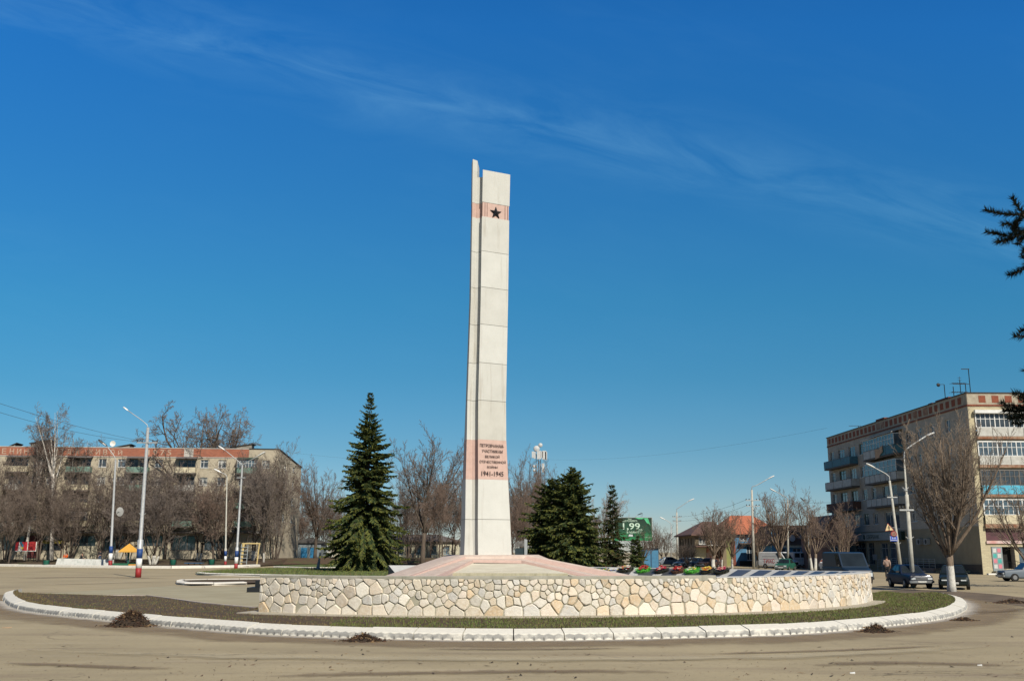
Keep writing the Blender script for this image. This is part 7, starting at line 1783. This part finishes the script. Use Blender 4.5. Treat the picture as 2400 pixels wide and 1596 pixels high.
b = B(); b.box(a.x, 156.4, z - .1, c.x, 157.6, z); b.build('tabletop', M('table_blue', (.02, .10, .22), .6), tb)
for x in (a.x + .5, (a.x + c.x) / 2, c.x - .5): b = B(); b.box(x - .05, 156.9, a.z - .1, x + .05, 157.1, z - .1); b.build('leg', DARKM, tb)
# yellow climbing frame
Y = 158; a = pk(567, Y); cf = thing('climbing_frame', a, 'yellow painted climbing frame with a ladder at the right end of the park kerb', 'climbing frame'); YEL = M('frame_yellow', (.60, .46, .20), .7, (.52, .40, .18), 4)
zt = P(570, 1272, Y).z
for px_ in (567, 604): q = pk(px_, Y); b = B(); b.tube([q, V((q.x + .25, q.y, zt))], .20 if px_ == 567 else .1, 6); b.build('post', YEL, cf)
b = B(); b.tube([(a.x, Y, zt - .1), (pk(604, Y).x + .4, Y, zt - .1)], .10, 6); b.build('top_beam', YEL, cf)
b = B(); x = pk(581, Y).x
b.tube([(x, Y - .3, a.z), (x, Y, zt - .2)], .06, 5); b.tube([(x - 1.0, Y - .3, a.z), (x - 1.0, Y, zt - .2)], .06, 5)
for k in range(5): z = a.z + .4 + k * .55; b.tube([(x - 1.0, Y - .25, z), (x, Y - .25, z)], .05, 5)
b.build('ladder', M('ladder_grey', (.32, .36, .37), .6), cf)
# red poster boards
for px0, px1, lab, art in ((36, 64, 'red and white poster board with a colourful picture, under the bare trees at the left', True), (66, 84, 'dark red poster board right of the colourful one', False)):
    Y = 168; a, c = pk(px0, Y), pk(px1, Y); z0, z1 = P(50, 1290, Y).z, P(50, 1269.5, Y).z; pb_ = thing('poster_board', V(((a.x + c.x) / 2, Y, a.z)), lab, 'poster board', 'poster boards at the left edge')
    b = B(); b.box(a.x, Y, z0, c.x, Y + .1, z1); b.build('board', M('board_red', (.55, .02, .03), .6, (.42, .02, .03), 2) if art else M('board_dark_red', (.24, .015, .02), .6, (.4, .02, .02), 1), pb_)
    b = B(); b.box(a.x, Y - .05, z0 - .12, c.x, Y + .12, z0 - .003); b.box(c.x, Y - .05, z0 - .12, c.x + .1, Y + .12, z1); b.build('frame', WHITE, pb_)
    if art:
        b = B(); w_ = c.x - a.x; hh = z1 - z0
        b.face([(a.x + w_ * .22, Y - .012, z0), (a.x + w_ * .62, Y - .012, z0), (a.x + w_ * .45, Y - .012, z0 + hh * .5), (a.x + w_ * .30, Y - .012, z1)], 0)
        b.face([(a.x + w_ * .3, Y - .018, z1), (a.x + w_ * .62, Y - .018, z0 + hh * .25), (a.x + w_ * .7, Y - .018, z0 + hh * .6), (a.x + w_ * .5, Y - .018, z1)], 1); b.face([(a.x + w_ * .45, Y - .022, z0 + hh * .5), (a.x + w_ * .6, Y - .022, z0 + hh * .05), (a.x + w_ * .72, Y - .022, z0 + hh * .35)], 2)
        b.build('picture', [WHITE, M('picture_blue', (.06, .24, .38), .6), M('picture_yellow', (.55, .45, .05), .6)], pb_)
    for x in (a.x + .2, c.x - .2): b = B(); b.box(x - .05, Y + .11, a.z, x + .05, Y + .2, z1); b.build('leg', DARKM, pb_)
# grey post on the second lawn
c = G(745, 1334, .16); po_ = thing('concrete_post', c, 'short grey concrete stump on the lawn just left of the tall spruce', 'post'); zt = P(748, 1294, c.y).z
b = B(); b.tube([c, c + V((.02, 0, .3)), V((c.x + .12, c.y, zt * .6)), V((c.x + .2, c.y, zt))], [.30, .2, .13, .06], 7); b.build('stump', M('stump_grey', (.30, .31, .29), .9, (.20, .21, .2), 3), po_)
c = G(900, 1336, .16); p2 = thing('concrete_post', c, 'small pale concrete post right beside the left end of the memorial slab', 'post'); b = B(); zt = P(902, 1318, c.y).z; b.tube([c, V((c.x + .12, c.y, zt))], [.2, .16], 6); b.build('post', M('pale_concrete', (.42, .36, .31), .9), p2)

# ------------------------------------------------------------------ heaps of swept twigs and litter
TWM = [M('litter_dark', (.045, .026, .016), 1), M('litter_red', (.10, .045, .025), 1), M('litter_tan', (.20, .13, .065), 1), M('litter_soil', (.035, .023, .015), 1)]
def heap(px, py, w, h, seed, label, n, flat=False):
    rnd = random.Random(seed); c = G(px, py); r = thing('twig_heap', c, label, 'twig heap', 'swept heaps along the kerb'); n = int(n * 1.5); W = w / F * c.y * .98; Hh = h / F * c.y * .84
    prof = lambda t: max(0.0, (1 - min(1, t) ** 1.7) * (.92 if not flat else .62) + .03)
    b = B(); rows = [[c + V((W / 2 * t * math.cos(a) * (1 + .25 * noise.noise(V((a, seed, t)))), W * .36 * t * math.sin(a), Hh * .86 * prof(t) * (1 + .5 * noise.noise(V((math.cos(a) * 2, math.sin(a) * 2, seed)))) - (.02 if t == 1 else 0))) for a in [6.283 * k / 22 for k in range(22)]] for t in (1, .8, .6, .4, .2, .05)]
    for A_, C_ in zip(rows, rows[1:]):
        for j in range(22): b.face([A_[j], A_[(j + 1) % 22], C_[(j + 1) % 22], C_[j]])
    b.face(rows[-1]); b.build('mound', TWM[3], r)
    b = B()
    for _ in range(n):
        a, t = rnd.uniform(0, 6.283), abs(rnd.gauss(0, .58)); t = min(t, 1.7)
        q = c + V((W / 2 * t * math.cos(a), W * .36 * t * math.sin(a), Hh * prof(min(1, t)) * rnd.uniform(.5, 1.1)))
        d = V((rnd.gauss(0, 1), rnd.gauss(0, 1), rnd.gauss(0, .3) if t < .95 else rnd.gauss(0, .06))).normalized(); L_ = rnd.uniform(.04, .17) * (W / 1.1) ** .5; mi = rnd.choice((0, 0, 0, 1, 2) if not flat else (0, 0, 3, 1, 2))
        if q.z < .01: q.z = .012
        e = q + d * L_; e.z = max(.008, e.z); m_ = q.lerp(e, .5) + V((0, 0, rnd.uniform(-.02, .03))); m_.z = max(.01, m_.z)
        if rnd.random() < .6: b.tube([q, m_, e], rnd.uniform(.003, .008), 3, mi, False)
        else:
            s_ = d.orthogonal().normalized() * rnd.uniform(.01, .035); b.face([q, m_ + s_, e, m_ - s_], mi)
    b.build('twigs', TWM, r)
heap(308, 1467, 96, 38, 1, 'biggest heap of swept dark twigs and leaves against the left part of the kerb', 1700)
heap(853, 1502, 78, 22, 2, 'small heap of brown leaves before the kerb, below the tall spruce', 900, True)
heap(2052, 1481, 66, 24, 3, 'small heap of dark clods at the kerb below the right end of the stone wall', 800, True)
heap(2258, 1454, 46, 9, 4, 'flat scatter of leaves at the right tip of the curved kerb', 450, True)
heap(2372, 1413, 74, 12, 5, 'low dark soil heap on the road at the right edge', 600, True)
b = B(); rnd = random.Random(12)
for _ in range(1100):
    px, py = rnd.uniform(0, 2400), rnd.choice((rnd.uniform(1505, 1600), rnd.uniform(1430, 1600), rnd.gauss(1560, 16)))
    q = G(px, py)
    if q.y > 25.2 and 15 < px < 2270: continue
    a = rnd.uniform(0, 3.14); L_ = rnd.choice((.01, .015, .02, .025, .03, .075)) * rnd.uniform(.6, 1.3); d = V((math.cos(a), math.sin(a) * .8, 0)) * L_; s_ = V((-d.y, d.x, 0)).normalized() * L_ * rnd.uniform(.12, .4)
    z = V((0, 0, .012)); b.face([q + z - d, q + z - s_ , q + d + V((0, 0, rnd.uniform(.012, .035))), q + z + s_], rnd.choice((0, 0, 1, 2, 2, 3)))
tag(b.build('leaf_litter', TWM), 'small dead leaves and crumbs strewn over the foreground road', 'litter', None, 'stuff')
for px, py, lab in ((16, 1471, 'tan stick lying on the road at the left edge'), (1998, 1578, 'scrap of white paper, left one of the pair at the bottom right'), (2296, 1560, 'scrap of white paper, right one of the pair at the bottom right'), (316, 1464, 'white scrap in the biggest twig heap'), (205, 1333, 'white scrap beside the post at the far park kerb')):
    q = G(px, py); b = B(); w_ = .055 if 'stick' not in lab else .14
    if 'biggest' in lab: q += V((0, -.42, .06))
    b.face([q + V((-w_, -.02, .015)), q + V((w_ * .6, -.05, .012)), q + V((w_, .02, .03)), q + V((-w_ * .4, .05, .02))]); o_ = b.build('stick' if 'stick' in lab else 'paper_scrap', M('tan_stick', (.45, .30, .18), .9) if 'stick' in lab else WHITE)
    tag(o_, lab, 'stick' if 'stick' in lab else 'litter'); mo = o_.modifiers.new('Solidify', 'SOLIDIFY'); mo.thickness = .012
